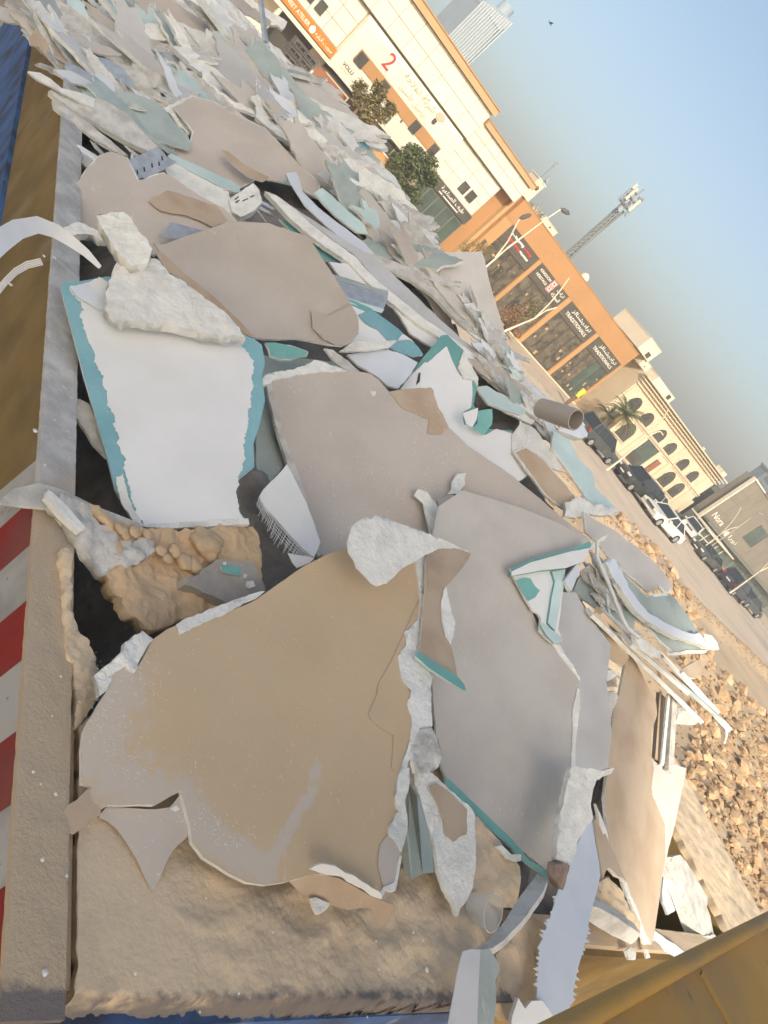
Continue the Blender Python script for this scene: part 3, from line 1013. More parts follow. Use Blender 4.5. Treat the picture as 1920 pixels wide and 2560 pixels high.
# frayed fibre mesh: real threads
Cw, nw = over(wb, 0.012)
th = MB()
r = random.Random(5)
lineA = [B2([(20, 1570)])[0], B2([(150, 1720)])[0], B2([(280, 1860)])[0], B2([(375, 1960)])[0]]
lineB = [B2([(0, 1610)])[0], B2([(110, 1800)])[0], B2([(230, 1930)])[0], B2([(350, 1985)])[0]]
def along(L, t):
    u = t * (len(L) - 1)
    i = min(int(u), len(L) - 2)
    a = u - i
    return (L[i][0] + (L[i + 1][0] - L[i][0]) * a, L[i][1] + (L[i + 1][1] - L[i][1]) * a)
for k in range(46):
    t = k / 45
    a, b = along(lineA, t), along(lineB, min(1, t + r.uniform(-.01, .03)))
    e = 1 + r.uniform(0, .4)
    b = (a[0] + (b[0] - a[0]) * e, a[1] + (b[1] - a[1]) * e)
    th.bar(on_plane(*a, Cw, nw), on_plane(*b, Cw, nw) + nw * r.uniform(-.01, .01), 0.0012, 0.0012)
for k in range(5):
    s = (k + .3) / 5
    for j in range(14):
        p = [on_plane(along(lineA, (j + q) / 14)[0] * (1 - s) + along(lineB, (j + q) / 14)[0] * s, along(lineA, (j + q) / 14)[1] * (1 - s) + along(lineB, (j + q) / 14)[1] * s, Cw, nw) for q in (0, 1)]
        th.bar(p[0], p[1], 0.0012, 0.0012)
th.build('fibre_mesh', M['mesh_fibre'], wb, origin=(0, 0, 0)).location = -Vector(wb.location)
sheet('paper_scrap', 'small pale curled paper tip below the frayed mesh', 'scrap', C2([(205, 265), (260, 280), (380, 300), (350, 330), (265, 362), (235, 330)]), 'paper_white', th=0.003, lift=0.02, w=0.4)

# --- white board with turquoise band, behind
pk = sheet('moisture_board', 'white board with a turquoise painted peak behind the mauve board', BOARD, B2([(930, 860), (985, 790), (1040, 720), (1080, 660), (1140, 590), (1200, 515), (1240, 510), (1290, 560), (1345, 612), (1320, 690), (1310, 740), (1345, 795), (1415, 800), (1435, 850), (1410, 960), (1440, 1010), (1500, 1120), (1659, 1130), (1720, 1200), (1800, 1400), (1700, 1470), (1400, 1300), (1150, 1150), (1100, 950)]), 'teal', lift=0.0, w=0.3, jag=0.002, warp=0.008)
sheet('white_paper', None, None, B2([(935, 862), (1000, 775), (1090, 690), (1110, 690), (1170, 640), (1235, 585), (1260, 650), (1300, 740), (1345, 800), (1400, 805), (1405, 900), (1395, 980), (1340, 1010), (1350, 1090), (1420, 1110), (1480, 1160), (1560, 1120), (1659, 1150), (1720, 1220), (1790, 1400), (1700, 1460), (1400, 1290), (1150, 1140), (1100, 950)]), 'paper_white', edge='gypsum', th=0.003, plane=over(pk, 0.004), jag=0.003, seg=0.02, parent=pk)
sheet('crack', None, None, B2([(1052, 760), (1066, 755), (1060, 815), (1035, 840), (1040, 820)]), 'steel_dark', edge='steel_dark', th=0.001, plane=over(pk, 0.0065), jag=0.002, parent=pk)
sheet('torn_edge', None, None, B2([(1310, 720), (1345, 610), (1370, 660), (1400, 720), (1440, 790), (1440, 840), (1415, 800), (1345, 795)]), 'gypsum', edge='gypsum', th=0.02, plane=over(pk, 0.012), jag=0.006, seg=0.012, parent=pk, lump=0.003, lscale=30)
sheet('teal_scrap', 'turquoise curled strip hanging from the white board behind the mauve board', 'scrap', B2([(1440, 1000), (1530, 990), (1535, 1090), (1470, 1160), (1400, 1110), (1440, 1080)]), 'teal', th=0.004, lift=0.06, w=0.4)
sheet('teal_scrap', 'small white flap with turquoise underside beside the curled strip', 'scrap', B2([(1335, 1020), (1435, 985), (1430, 1060), (1400, 1110), (1360, 1090)]), 'paper_white', th=0.004, lift=0.07, w=0.4)

# --- mauve board, grey board on the right, and the tan sheet in front
mb_ = sheet('mauve_board', 'large mauve grey board with white dust scuffs in the centre of the load', BOARD,
            [(667, 955), (690, 942), (775, 933), (871, 927), (922, 935), (945, 949), (972, 980), (1010, 972), (1080, 970), (1083, 985), (1091, 1014), (1122, 1068), (1168, 1115), (1280, 1192), (1400, 1290), (1475, 1352), (1380, 1440), (1200, 1500), (1000, 1500), (806, 1395), (763, 1280), (694, 1087)],
            'paper_mauve', lift=0.045, w=0.22, jag=0.002, warp=0.010)
sheet('torn_edge', None, None, B2([(20, 845), (60, 770), (160, 740), (300, 710), (390, 672), (460, 690), (520, 720), (600, 748), (350, 752), (250, 770), (110, 800), (70, 830)]), 'gypsum', edge='gypsum', th=0.02, plane=over(mb_, 0.006), jag=0.008, seg=0.012, parent=mb_, lump=0.004, lscale=24)
sheet('board_edge', None, None, B2([(66, 830), (100, 800), (135, 960), (180, 1150), (270, 1400), (350, 1659), (445, 1930), (395, 1950), (290, 1659), (200, 1340), (120, 1050)]), 'gypsum_grey', edge='gypsum_grey', th=0.02, plane=over(mb_, 0.004), jag=0.003, seg=0.012, parent=mb_)
sheet('brown_stain', None, None, B2([(860, 890), (960, 862), (1130, 850), (1150, 870), (1180, 980), (1250, 1105), (1200, 1160), (1110, 1150), (1120, 1060), (950, 990)]), 'paper_brown', edge='paper_brown', th=0.001, plane=over(mb_, 0.003), jag=0.01, parent=mb_)
sheet('white_flake', 'small white heart-shaped flake on the mauve board', 'flake', B2([(742, 870), (760, 878), (778, 874), (778, 895), (760, 908), (745, 890)]), 'gypsum', th=0.004, plane=over(mb_, 0.008), jag=0.001)
gr = sheet('grey_board', 'big smooth grey board with turquoise lower edge right of the tan sheet', BOARD,
           [(1100, 1262), (1160, 1225), (1300, 1270), (1400, 1310), (1470, 1352), (1400, 1400), (1330, 1470), (1326, 1519), (1349, 1577), (1380, 1608), (1396, 1639), (1450, 1697), (1446, 1735), (1450, 1751), (1442, 1820), (1434, 1920), (1423, 1925), (1407, 1997), (1388, 2140), (1378, 2190), (1280, 2101), (1111, 1941), (1095, 1900), (1080, 1700), (1050, 1600), (1060, 1430)],
           'paper_grey', lift=0.055, w=0.22, jag=0.002, warp=0.010)
sheet('tapered_edge', None, None, D2([(1222, 52), (1290, 110), (1380, 200), (1530, 340), (1659, 460)]) + D3([(100, 590), (258, 690), (250, 715), (215, 712), (40, 575), (0, 520)]) + D2([(1500, 395), (1330, 220), (1225, 100)]), 'teal', edge='pale_teal', th=0.0125, plane=over(gr, 0.004), jag=0.0006, parent=gr)
sheet('torn_edge', None, None, C3([(262, 850), (300, 845), (330, 900), (380, 980), (445, 1075), (440, 1100), (400, 1040), (350, 980), (300, 920)]), 'gypsum', edge='gypsum', th=0.006, plane=over(gr, 0.006), jag=0.006, seg=0.012, parent=gr)
sheet('torn_edge', None, None, C3([(430, 1140), (442, 1150), (448, 1260), (430, 1380), (415, 1500), (412, 1640), (440, 1700), (380, 1690), (395, 1500), (400, 1280)]), 'gypsum', edge='gypsum', th=0.008, plane=over(gr, 0.006), jag=0.004, seg=0.012, parent=gr)
cg = sheet('grey_board', 'cool grey board edge sticking out between the smooth grey board and the sunlit board', BOARD, [(1400, 1480), (1440, 1480), (1477, 1550), (1527, 1612), (1515, 1704), (1527, 1782), (1531, 1835), (1523, 1920), (1500, 1950), (1410, 1950), (1380, 1700), (1350, 1560)], 'paper_cool', lift=0.02, w=0.22, jag=0.002, tilt=(0.05, 0, 0))

ts_px = C1([(862, 1048), (905, 985), (960, 870), (985, 830), (1080, 760), (1140, 735), (1160, 790), (1300, 730), (1500, 640), (1659, 570)]) + C2([(130, 475), (250, 390), (350, 330), (450, 282), (560, 235), (700, 250), (900, 330), (1050, 310), (1058, 450), (1060, 560), (1045, 700), (960, 780), (970, 850), (920, 935), (935, 1080), (1000, 1160), (985, 1250), (1005, 1330), (1005, 1460), (955, 1580), (940, 1659)]) + D2([(920, 80), (900, 190), (935, 280), (860, 370), (860, 430), (905, 470), (945, 560), (930, 680), (900, 800), (850, 790), (815, 845), (720, 760), (560, 700), (370, 690), (190, 740), (60, 760), (-60, 740)]) + D1([(1480, 680), (1320, 580), (1240, 480), (1230, 380), (1190, 230), (1170, 150), (1000, 240), (700, 240), (620, 290), (560, 330), (590, 120), (530, 100)]) + C1([(530, 1640), (530, 1540), (545, 1420), (640, 1240), (690, 1160), (740, 1040), (800, 1000)])
ts = sheet('tan_sheet', 'very large tan plasterboard sheet across the front of the load', BOARD, ts_px, 'paper_tan', lift=0.04, w=0.06, z=[(270, 1700, 2.150), (680, 2170, 2.150), (1000, 1480, 2.39)], jag=0.002, seg=0.02, warp=0.006, grid=70,
           dust=[(D2([(390, -10), (350, 180), (270, 260), (200, 430), (120, 560), (80, 720)]), 0.030, 1.0), (C1([(760, 1050), (700, 1300), (640, 1600)]), 0.17, 0.8), (C1([(640, 1600)]) + D1([(900, 150), (1200, 300)]), 0.16, 0.8), (D1([(1190, 200), (1330, 420), (1500, 560), (1700, 640)]), 0.075, 1.0), (D1([(1250, 330), (1460, 470), (1660, 590)]), 0.05, 1.1)])
TP = over(ts, 0.0)
sheet('torn_edge', None, None, C1([(612, 1060), (640, 1035), (740, 960), (850, 830), (925, 765), (960, 790), (985, 830), (960, 870), (905, 985), (862, 1048), (800, 1000), (735, 1040), (690, 1160), (650, 1190), (625, 1120)]), 'gypsum', edge='gypsum_grey', th=0.02, plane=over(ts, 0.004), jag=0.008, seg=0.012, parent=ts, lump=0.008, lscale=20, grid=22)
sheet('torn_edge', None, None, C1([(1140, 730), (1200, 690), (1330, 640), (1440, 600), (1500, 580), (1659, 520), (1720, 510), (1659, 565), (1500, 640), (1300, 735), (1160, 795)]), 'gypsum', edge='gypsum_grey', th=0.016, plane=over(ts, 0.004), jag=0.005, seg=0.012, parent=ts, lump=0.003, lscale=24)
sheet('torn_strip', None, None, C2([(1030, 310), (1095, 275), (1095, 480), (1078, 640), (1062, 860), (1045, 905), (1100, 960), (1150, 1040), (1132, 1130), (1130, 1300), (1140, 1390), (1060, 1405), (1035, 1500), (990, 1620), (950, 1690), (945, 1640), (1000, 1480), (1008, 1330), (980, 1250), (1000, 1160), (940, 1090), (918, 935), (975, 850), (960, 780), (1050, 700), (1062, 560), (1055, 440)]), 'gypsum', edge='gypsum', th=0.010, plane=over(ts, 0.006), jag=0.005, seg=0.012, parent=ts, lump=0.005, lscale=18, grid=30)
sheet('torn_strip', None, None, D2([(945, -10), (990, 0), (995, 100), (975, 200), (990, 330), (980, 450), (945, 545), (905, 475), (860, 430), (860, 370), (930, 280), (905, 190), (920, 70)]), 'gypsum', edge='gypsum', th=0.010, plane=over(ts, 0.006), jag=0.006, seg=0.012, parent=ts, lump=0.005, lscale=18, grid=24)
sheet('torn_strip', None, None, D2([(935, 560), (948, 575), (925, 690), (905, 800), (845, 795), (815, 845), (800, 835), (830, 770), (900, 740), (915, 660)]), 'gypsum', edge='gypsum', th=0.006, plane=over(ts, 0.005), jag=0.006, seg=0.012, parent=ts)
sheet('peeled_area', 'paler area of the tan sheet where the top paper has peeled off', None, C2([(1060, 560), (1050, 690), (970, 770), (965, 850), (920, 935), (930, 1080), (985, 1160), (975, 1250), (1000, 1330), (1000, 1460), (950, 1580), (930, 1700), (880, 1660), (890, 1450), (800, 1400), (735, 1340), (725, 1310), (780, 1190), (790, 1110), (880, 960)]), 'paper_tan', edge='paper_tan', th=0.001, plane=over(ts, 0.0025), jag=0.002, parent=ts)
sheet('peeled_area', None, None, D2([(800, 500), (860, 430), (905, 470), (940, 560), (920, 690), (895, 780), (830, 790), (790, 640)]), 'paper_mauve', edge='paper_brown', th=0.001, plane=over(ts, 0.0025), jag=0.002, parent=ts)
# small pinch in the tan sheet
sheet('paper_dent', None, None, C2([(800, 1400), (815, 1325), (860, 1370), (925, 1425), (860, 1440)]), 'paper_tan', edge='paper_tan', th=0.002, plane=(over(ts, 0.006)[0], (over(ts, 0)[1] + Vector((0.3, 0.1, 0))).normalized()), jag=0.002, parent=ts)
# hanging triangular flap at the lower left
fl = sheet('paper_flap', 'pointed grey flap hanging down from the left end of the tan sheet', None, D1([(640, 320), (680, 260), (700, 250), (1000, 270), (1100, 255), (1175, 160), (1200, 250), (1232, 380), (1220, 440), (1120, 530), (1070, 620), (1030, 730), (985, 805), (940, 720), (880, 590), (810, 470), (760, 400), (700, 350)]), 'paper_mauve', edge='paper_brown', th=0.005, plane=(over(ts, 0.002)[0], (TP[1] + Vector((-.02, -.05, 0))).normalized()), jag=0.002, parent=ts)
sheet('torn_corner', None, None, D1([(380, 335), (440, 240), (500, 205), (580, 125), (590, 210), (640, 260), (660, 300), (580, 330), (560, 370), (480, 425), (430, 410)]), 'paper_brown', edge='gypsum', th=0.006, plane=over(ts, 0.002), jag=0.003, parent=ts)
sheet('white_flake', 'bright white four-cornered flake lying on the hanging flap', 'flake', D1([(1112, 258), (1150, 237), (1175, 262), (1150, 276)]), 'gypsum', th=0.003, plane=over(ts, 0.016), jag=0.001)

# curled flap: a cone of paper showing its white back
cf = sheet('curled_flap', 'white rough underside of a paper corner curled over the tan sheet', 'paper flap', C2([(600, 200), (612, 150), (630, 95), (680, 50), (720, 25), (755, 45), (790, 14), (860, 40), (1000, 90), (1105, 130), (1250, 190), (1390, 262), (1300, 232), (1200, 235), (1100, 280), (1030, 320), (960, 360), (850, 465), (790, 480), (755, 465), (700, 400), (660, 360), (640, 310), (610, 260)]),
           'gypsum', th=0.004, lift=0.10, w=0.35, z=None, jag=0.003, seg=0.012, warp=0.006, bend=(C2([(600, 150)])[0], C2([(1390, 262)])[0], -0.9), lump=0.002, lscale=40, grid=34, plane=(over(ts, 0.05)[0], (TP[1] + Vector((0.10, -0.22, 0))).normalized()))
bs_ = sheet('paper_strip', 'long brown paper strip running down from under the curled flap', 'paper strip', C2([(1095, 290), (1180, 240), (1300, 228), (1392, 266), (1380, 300), (1335, 365), (1290, 420), (1235, 480), (1205, 560), (1200, 640), (1215, 760), (1265, 860), (1290, 960), (1310, 1070), (1150, 980), (1050, 900), (1062, 860), (1078, 640), (1095, 480)]), 'paper_brown', edge='gypsum', th=0.004, plane=over(ts, 0.022), jag=0.002, seg=0.02, warp=0.006)
sheet('torn_patch', None, None, C2([(1232, 480), (1250, 560), (1272, 650), (1298, 720), (1285, 800), (1265, 858), (1230, 800), (1210, 700), (1205, 600), (1215, 520)]), 'gypsum', edge='gypsum', th=0.004, plane=over(bs_, 0.006), jag=0.003, seg=0.012, parent=bs_)
sheet('teal_lath', 'thin turquoise strip lying across the white tear of the tan sheet', 'lath', C2([(1035, 935), (1048, 898), (1180, 985), (1300, 1060), (1345, 1115), (1362, 1158), (1340, 1155), (1230, 1085), (1120, 1010)]), 'teal', edge='pale_teal', th=0.010, plane=over(ts, 0.035), jag=0.0008)
sheet('plaster_lump', 'upright white plaster flake on the mauve board above the curled flap', 'plaster lump', C2([(1105, 20), (1085, -60), (1030, -110), (1050, -150), (1110, -130), (1170, -60), (1195, 30), (1205, 100), (1195, 165), (1130, 150)]), 'gypsum', th=0.010, plane=(over(mb_, 0.045)), jag=0.004, lump=0.005, lscale=20)
sheet('plaster_lump', 'two-lobed white plaster flake peeling off the mauve board', 'plaster lump', B2([(1270, 1460), (1300, 1410), (1360, 1405), (1355, 1480), (1320, 1520), (1380, 1555), (1385, 1600), (1330, 1590), (1290, 1540), (1240, 1545), (1265, 1510)]), 'gypsum', th=0.008, plane=(over(mb_, 0.03)), jag=0.004, lump=0.004, lscale=20)
sheet('paper_strip', 'brown grey paper tongue between the two white flakes on the mauve board', 'paper strip', B2([(1180, 1580), (1260, 1545), (1330, 1590), (1370, 1640), (1400, 1800), (1390, 1910), (1250, 1880), (1195, 1790), (1175, 1680)]), 'paper_mauve', th=0.003, plane=(over(mb_, 0.022)), jag=0.002)

# --- below: curled brown paper, channel, torn boards
cp = sheet('curled_paper', 'curled brown paper scrap lying on the dirt below the tan sheet', 'paper scrap', D2([(185, 705), (250, 680), (345, 662), (430, 690), (540, 720), (640, 770), (720, 815), (800, 850), (882, 880), (885, 910), (868, 975), (805, 1037), (775, 1000), (745, 915), (690, 905), (600, 925), (520, 905), (440, 880), (350, 850), (270, 790)]), 'paper_brown', edge='paper_brown', th=0.003, z=[(720, 2200, 2.150), (950, 2310, 2.140), (830, 2200, 2.185)], jag=0.003, warp=0.012, wscale=9, bend=(D2([(190, 720)])[0], D2([(880, 900)])[0], 2.0))
sheet('paper_layer', None, None, D2([(345, 655), (415, 614), (480, 625), (560, 668), (640, 700), (720, 745), (790, 790), (812, 842), (740, 825), (650, 770), (540, 705), (430, 680)]), 'paper_white', edge='gypsum', th=0.006, plane=over(cp, 0.022), jag=0.004, seg=0.012, parent=cp)
sheet('white_chunk', 'flat white plaster chip on the dirt beside the curled brown paper', 'plaster block', D2([(355, 845), (380, 838), (475, 880), (455, 915), (400, 952), (375, 910)]), 'gypsum', th=0.012, z=[(780, 2250, 2.135), (820, 2270, 2.13), (800, 2290, 2.125)], jag=0.003)
ch = MB()
p = [D2([q])[0] for q in ((985, 90), (1062, 200), (1180, 665), (1080, 685), (1000, 728))]
zz = 2.20
tl, tr = on_z(*p[0], 2.24), on_z(1048, 1985, 2.24)
bl, bm2, br = on_z(1026, 2200, 2.15), on_z(1057, 2183, 2.175), on_z(1098, 2178, 2.15)
tm = on_z(1043, 1990, 2.262)
up_ = Vector((0, 0, 0.004))
for a, b, d, e in ((tl, tm, bm2, bl), (tm, tr, br, bm2)):
    ch.add([a, b, d, e, a - up_, b - up_, d - up_, e - up_], [(0, 1, 2, 3), (4, 7, 6, 5), (0, 4, 5, 1), (1, 5, 6, 2), (2, 6, 7, 3), (3, 7, 4, 0)])
q1, q2 = on_z(1000, 1965, 2.255), on_z(1022, 2190, 2.16)
ch.bar(q1, q2, 0.012, 0.02)
tag(ch.build('plastic_channel', M['grey_green'], centre=True), 'pale grey green folded channel standing between torn plaster edges', 'channel')
tw = sheet('torn_board', 'torn board ending in a white pointed tongue above the plastic cup', BOARD, D2([(1025, 5), (1100, 15), (1180, 60), (1230, 110), (1380, 250), (1418, 310), (1420, 500), (1418, 650), (1400, 770), (1375, 850), (1325, 910), (1308, 962), (1285, 900), (1215, 790), (1175, 640), (1158, 480), (1090, 280), (1040, 130)]), 'gypsum', edge='gypsum', z=[(1060, 1960, 2.25), (1140, 2250, 2.145), (1180, 2060, 2.21)], jag=0.004, seg=0.012, lump=0.004, lscale=16, grid=26)
sheet('tan_paper', None, None, D2([(1130, 120), (1180, 100), (1240, 140), (1370, 270), (1365, 430), (1330, 440), (1280, 478), (1235, 440), (1225, 350), (1180, 240)]), 'paper_brown', edge='gypsum', th=0.002, plane=over(tw, 0.006), jag=0.004, seg=0.012, parent=tw, lump=0.003, lscale=16)
sheet('plaster_lump', 'crumpled plaster wad hanging at the upper end of the torn tongue', 'plaster lump', C2([(1030, 1520), (1070, 1400), (1140, 1390), (1180, 1470), (1200, 1590), (1180, 1659), (1120, 1680), (1040, 1680), (1010, 1620)]), 'gypsum_grey', th=0.012, plane=over(ts, 0.014), jag=0.005, lump=0.010, lscale=24, grid=24)
sheet('dirt_bank', 'brown dirt bank under the turquoise edge of the grey board', 'dirt', D2([(1390, 330), (1430, 310), (1530, 430), (1659, 560), (1720, 640), (1700, 900), (1600, 900), (1480, 800), (1400, 780), (1390, 500)]), 'sand', edge='sand', th=0.02, lift=-0.0, z=[(1190, 2080, 2.17), (1190, 2220, 2.135), (1290, 2200, 2.15)], jag=0.006, lump=0.012, lscale=14, grid=26)['kind'] = 'stuff'
sheet('white_chunk', 'pale crumb of plaster hanging under the turquoise edge', 'plaster block', D2([(1565, 510), (1600, 500), (1659, 560)]) + D3([(60, 560), (62, 600), (20, 610), (-20, 590), (-40, 570)]), 'gypsum', th=0.014, z=[(1250, 2130, 2.185), (1290, 2150, 2.18), (1260, 2160, 2.17)], jag=0.004)

# plastic cup lying in the dirt
cc = on_z(1234, 2282, 2.165)
bk = on_z(1172, 2262, 2.150)
ax = (cc - bk).normalized()
ax = (ax * 0.55 + (CAM - cc).normalized() * 0.6).normalized()
Lc = 0.075
cup = empty('plastic_cup', cc - ax * Lc, 'translucent plastic cup lying on the dirt below the torn white tongue', 'cup')
rad_cup = 0.5 * 80 / 1923 * (cc - CAM).length
def ring(mbx, prof, n=28):
    s = ax.cross(Vector((0, 0, 1))).normalized()
    t = s.cross(ax)
    vs, fs = [], []
    for (h, rr_) in prof:
        for k in range(n):
            a = 2 * math.pi * k / n
            vs.append(ax * h + (s * math.cos(a) + t * math.sin(a)) * rr_)
    for i in range(len(prof) - 1):
        for k in range(n):
            fs.append((i * n + k, i * n + (k + 1) % n, (i + 1) * n + (k + 1) % n, (i + 1) * n + k))
    fs.append(tuple(range(n)))
    mbx.add(vs, fs)
m1 = MB()
ring(m1, [(0.0, rad_cup * .72), (Lc * .5, rad_cup * .85), (Lc, rad_cup)])
m1.build('cup_body', M['plastic_clear'], cup, origin=(0, 0, 0), smooth_angle=50)
m1 = MB()
s_ = ax.cross(Vector((0, 0, 1))).normalized()
t_ = s_.cross(ax)
m1.tube([ax * Lc + (s_ * math.cos(a) + t_ * math.sin(a)) * rad_cup for a in [2 * math.pi * k / 28 for k in range(29)]], 0.0016, 6)
m1.build('cup_lip', M['plastic_white'], cup, origin=(0, 0, 0), smooth_angle=50)

# folded white channel at the bottom edge
fc = sheet('plastic_strip', 'folded white plastic strip hanging over the front ledge', 'plastic strip', D2([(1335, 1190), (1390, 1175), (1450, 1180), (1440, 1400), (1435, 1700), (1240, 1700), (1265, 1560), (1290, 1420), (1300, 1330)]), 'plastic_white', edge='plastic_white', th=0.004, z=[(1170, 2390, 2.165), (1140, 2560, 2.125), (1190, 2450, 2.165)], jag=0.001)
sheet('folded_side', None, None, D2([(1450, 1180), (1520, 1165), (1530, 1210), (1560, 1260), (1572, 1310), (1545, 1380), (1555, 1500), (1540, 1700), (1435, 1700), (1440, 1400)]), 'grey_green', edge='plastic_white', th=0.003, z=[(1200, 2380, 2.166), (1195, 2560, 2.132), (1245, 2450, 2.140)], jag=0.003, parent=fc)
sheet('plank', 'grey plank between the cup and the end of the turquoise edge', 'plank', D3([(165, 680), (230, 720), (205, 800), (165, 860), (60, 1000), (0, 1060)]) + D2([(1600, 1120), (1530, 1165), (1400, 1172), (1500, 1120), (1610, 1000)]) + D3([(10, 900), (80, 800)]), 'gypsum_grey', edge='gypsum_grey', th=0.02, z=[(1360, 2200, 2.215), (1190, 2375, 2.165), (1280, 2300, 2.20)], jag=0.0015)
sheet('dirt_bank', 'rusty brown dirt spilling over the front wall beside the white strip', 'dirt', D2([(1560, 1210), (1640, 1120)]) + D3([(60, 1000), (120, 950), (240, 1010), (230, 1080), (190, 1200), (160, 1350), (170, 1500), (130, 1510), (80, 1560), (40, 1500), (0, 1600)]) + D2([(1600, 1640), (1545, 1500), (1575, 1310)]), 'sand', edge='sand', th=0.03, z=[(1300, 2330, 2.13), (1260, 2500, 2.10), (1350, 2420, 2.09)], jag=0.006, lump=0.014, lscale=12, grid=26)['kind'] = 'stuff'
sheet('white_tile', 'pale square offcut at the bottom edge beside the toothed strip', 'offcut', D3([(35, 1490), (80, 1560), (120, 1510), (190, 1505), (240, 1570), (330, 1720), (-20, 1740), (0, 1600)]), 'paper_white', th=0.012, z=[(1300, 2510, 2.14), (1370, 2550, 2.13), (1340, 2500, 2.15)], jag=0.002)
# long toothed strip
def toothed(a, b, n, amp, seed):
    r = random.Random(seed)
    out = []
    dx, dy = b[0] - a[0], b[1] - a[1]
    L = math.hypot(dx, dy)
    nx, ny = -dy / L, dx / L
    for i in range(n):
        t = i / n
        out.append((a[0] + dx * t, a[1] + dy * t))
        if r.random() < .35:
            continue
        t2 = (i + r.uniform(.35, .9)) / n
        k = amp * r.uniform(.5, 2.2)
        out.append((a[0] + dx * t2 + nx * k, a[1] + dy * t2 + ny * k))
    return out
q = lambda x, y: D3([(x, y)])[0]
R_ = [q(480, 370), q(520, 340), q(540, 480), q(565, 620), q(572, 700), q(552, 800), q(520, 900), q(500, 980)] + toothed(q(495, 1000), q(440, 1240), 9, -7, 1) + toothed(q(425, 1300), q(385, 1500), 8, -7, 2) + toothed(q(375, 1540), q(365, 1720), 6, -5, 4)
L_ = [q(300, 1720), q(270, 1640)] + [q(190, 1510), q(165, 1490)] + toothed(q(170, 1450), q(190, 1150), 9, -6, 3) + toothed(q(205, 1100), q(300, 800), 12, -6, 5) + [q(330, 720), q(370, 600), q(410, 540)]
tstrip = sheet('toothed_strip', 'long pale blue plastic strip with torn toothed edges hanging over the front', 'plastic strip', R_ + L_, 'paper_blue', edge='plastic_white', th=0.004, z=[(1480, 2080, 2.26), (1400, 2500, 2.17), (1490, 2250, 2.225)], jag=0.0004, warp=0.01, wscale=3)
tb = sheet('torn_board', 'white cracked board end standing above the pale blue strip', BOARD, D3([(392, -10), (500, 0), (600, 15), (660, 0), (640, 40), (560, 70), (530, 150), (520, 230), (535, 330), (490, 380), (430, 470), (410, 550), (375, 610), (330, 620), (275, 590), (285, 480), (300, 370), (330, 250), (345, 150)]), 'gypsum', edge='gypsum', th=0.02, z=[(1450, 1930, 2.46), (1410, 2140, 2.32), (1480, 2040, 2.40)], jag=0.004, seg=0.012, lump=0.006, lscale=12, grid=24)
sheet('brick_lump', 'small dark red brick lump beside the top of the blue strip', 'brick', D3([(280, 625), (330, 612), (372, 630), (355, 700), (330, 790), (300, 760), (275, 690)]), 'brick_red', edge='brick_red', th=0.03, z=[(1400, 2170, 2.30), (1400, 2220, 2.26), (1420, 2190, 2.28)], jag=0.004, lump=0.006, lscale=24)

# --- right-hand side: sunlit board and its neighbours
sl = sheet('sunlit_board', 'long pink beige board half in sun standing at the right end', BOARD, C3([(760, 925), (800, 980), (835, 1050), (870, 1120), (930, 1240), (937, 1310), (905, 1420), (905, 1560), (920, 1659)]) + D3([(900, 160), (990, 370), (992, 600), (975, 720), (950, 900), (925, 1050), (905, 1142), (880, 1142), (850, 1050), (800, 900), (740, 720), (690, 600), (640, 500), (620, 400), (598, 200)]) + C3([(620, 1659), (640, 1450), (668, 1290), (690, 1200), (715, 1060), (730, 960)]), 'paper_brown', z=[(1580, 1660, 2.62), (1620, 2340, 2.12), (1650, 2050, 2.30)], jag=0.002, seg=0.02)
sheet('torn_edge', None, None, D3([(545, 230), (590, 330), (622, 430), (640, 520), (690, 600), (730, 700), (760, 800), (800, 900), (850, 1050), (895, 1140), (850, 1145), (820, 1000), (770, 880), (735, 790), (690, 650), (640, 560), (600, 450), (570, 340)]), 'gypsum', edge='gypsum', th=0.012, plane=over(sl, 0.006), jag=0.005, seg=0.015, parent=sl)
sheet('grey_board', 'shaded grey board edge behind the sunlit board', BOARD, C3([(940, 1640), (1000, 1630), (1060, 1640)]) + D3([(1130, 0), (1110, 110), (1070, 260), (1045, 380), (1010, 520), (985, 690), (970, 720), (960, 300), (890, 100)]) + C3([(900, 1580)]), 'paper_grey', z=[(1660, 1930, 2.44), (1690, 2060, 2.30), (1640, 2150, 2.24)], lift=-0.03, jag=0.002)
ml = MB()
ml.bar(at_dist(1644, 1905, 4.25), at_dist(1655, 1740, 4.40), 0.085, 0.02)
tag(ml.build('steel_stud', M['paper_brown'], centre=True), 'dark shaded stud standing behind the sunlit board', 'stud')
ml = MB()
a, b = at_dist(1654, 1912, 4.15), at_dist(1671, 1738, 4.3)
ml.bar(a, b, 0.024, 0.01)
tag(ml.build('steel_stud', M['gypsum'], centre=True), 'pale narrow stud edge next to the dark stud', 'stud')
ml = MB()
ml.bar(at_dist(1672, 1930, 4.2), at_dist(1684, 1735, 4.35), 0.05, 0.02)
tag(ml.build('steel_stud', M['gypsum_grey'], centre=True), 'wide pale grey stud to the right of the sunlit board', 'stud')
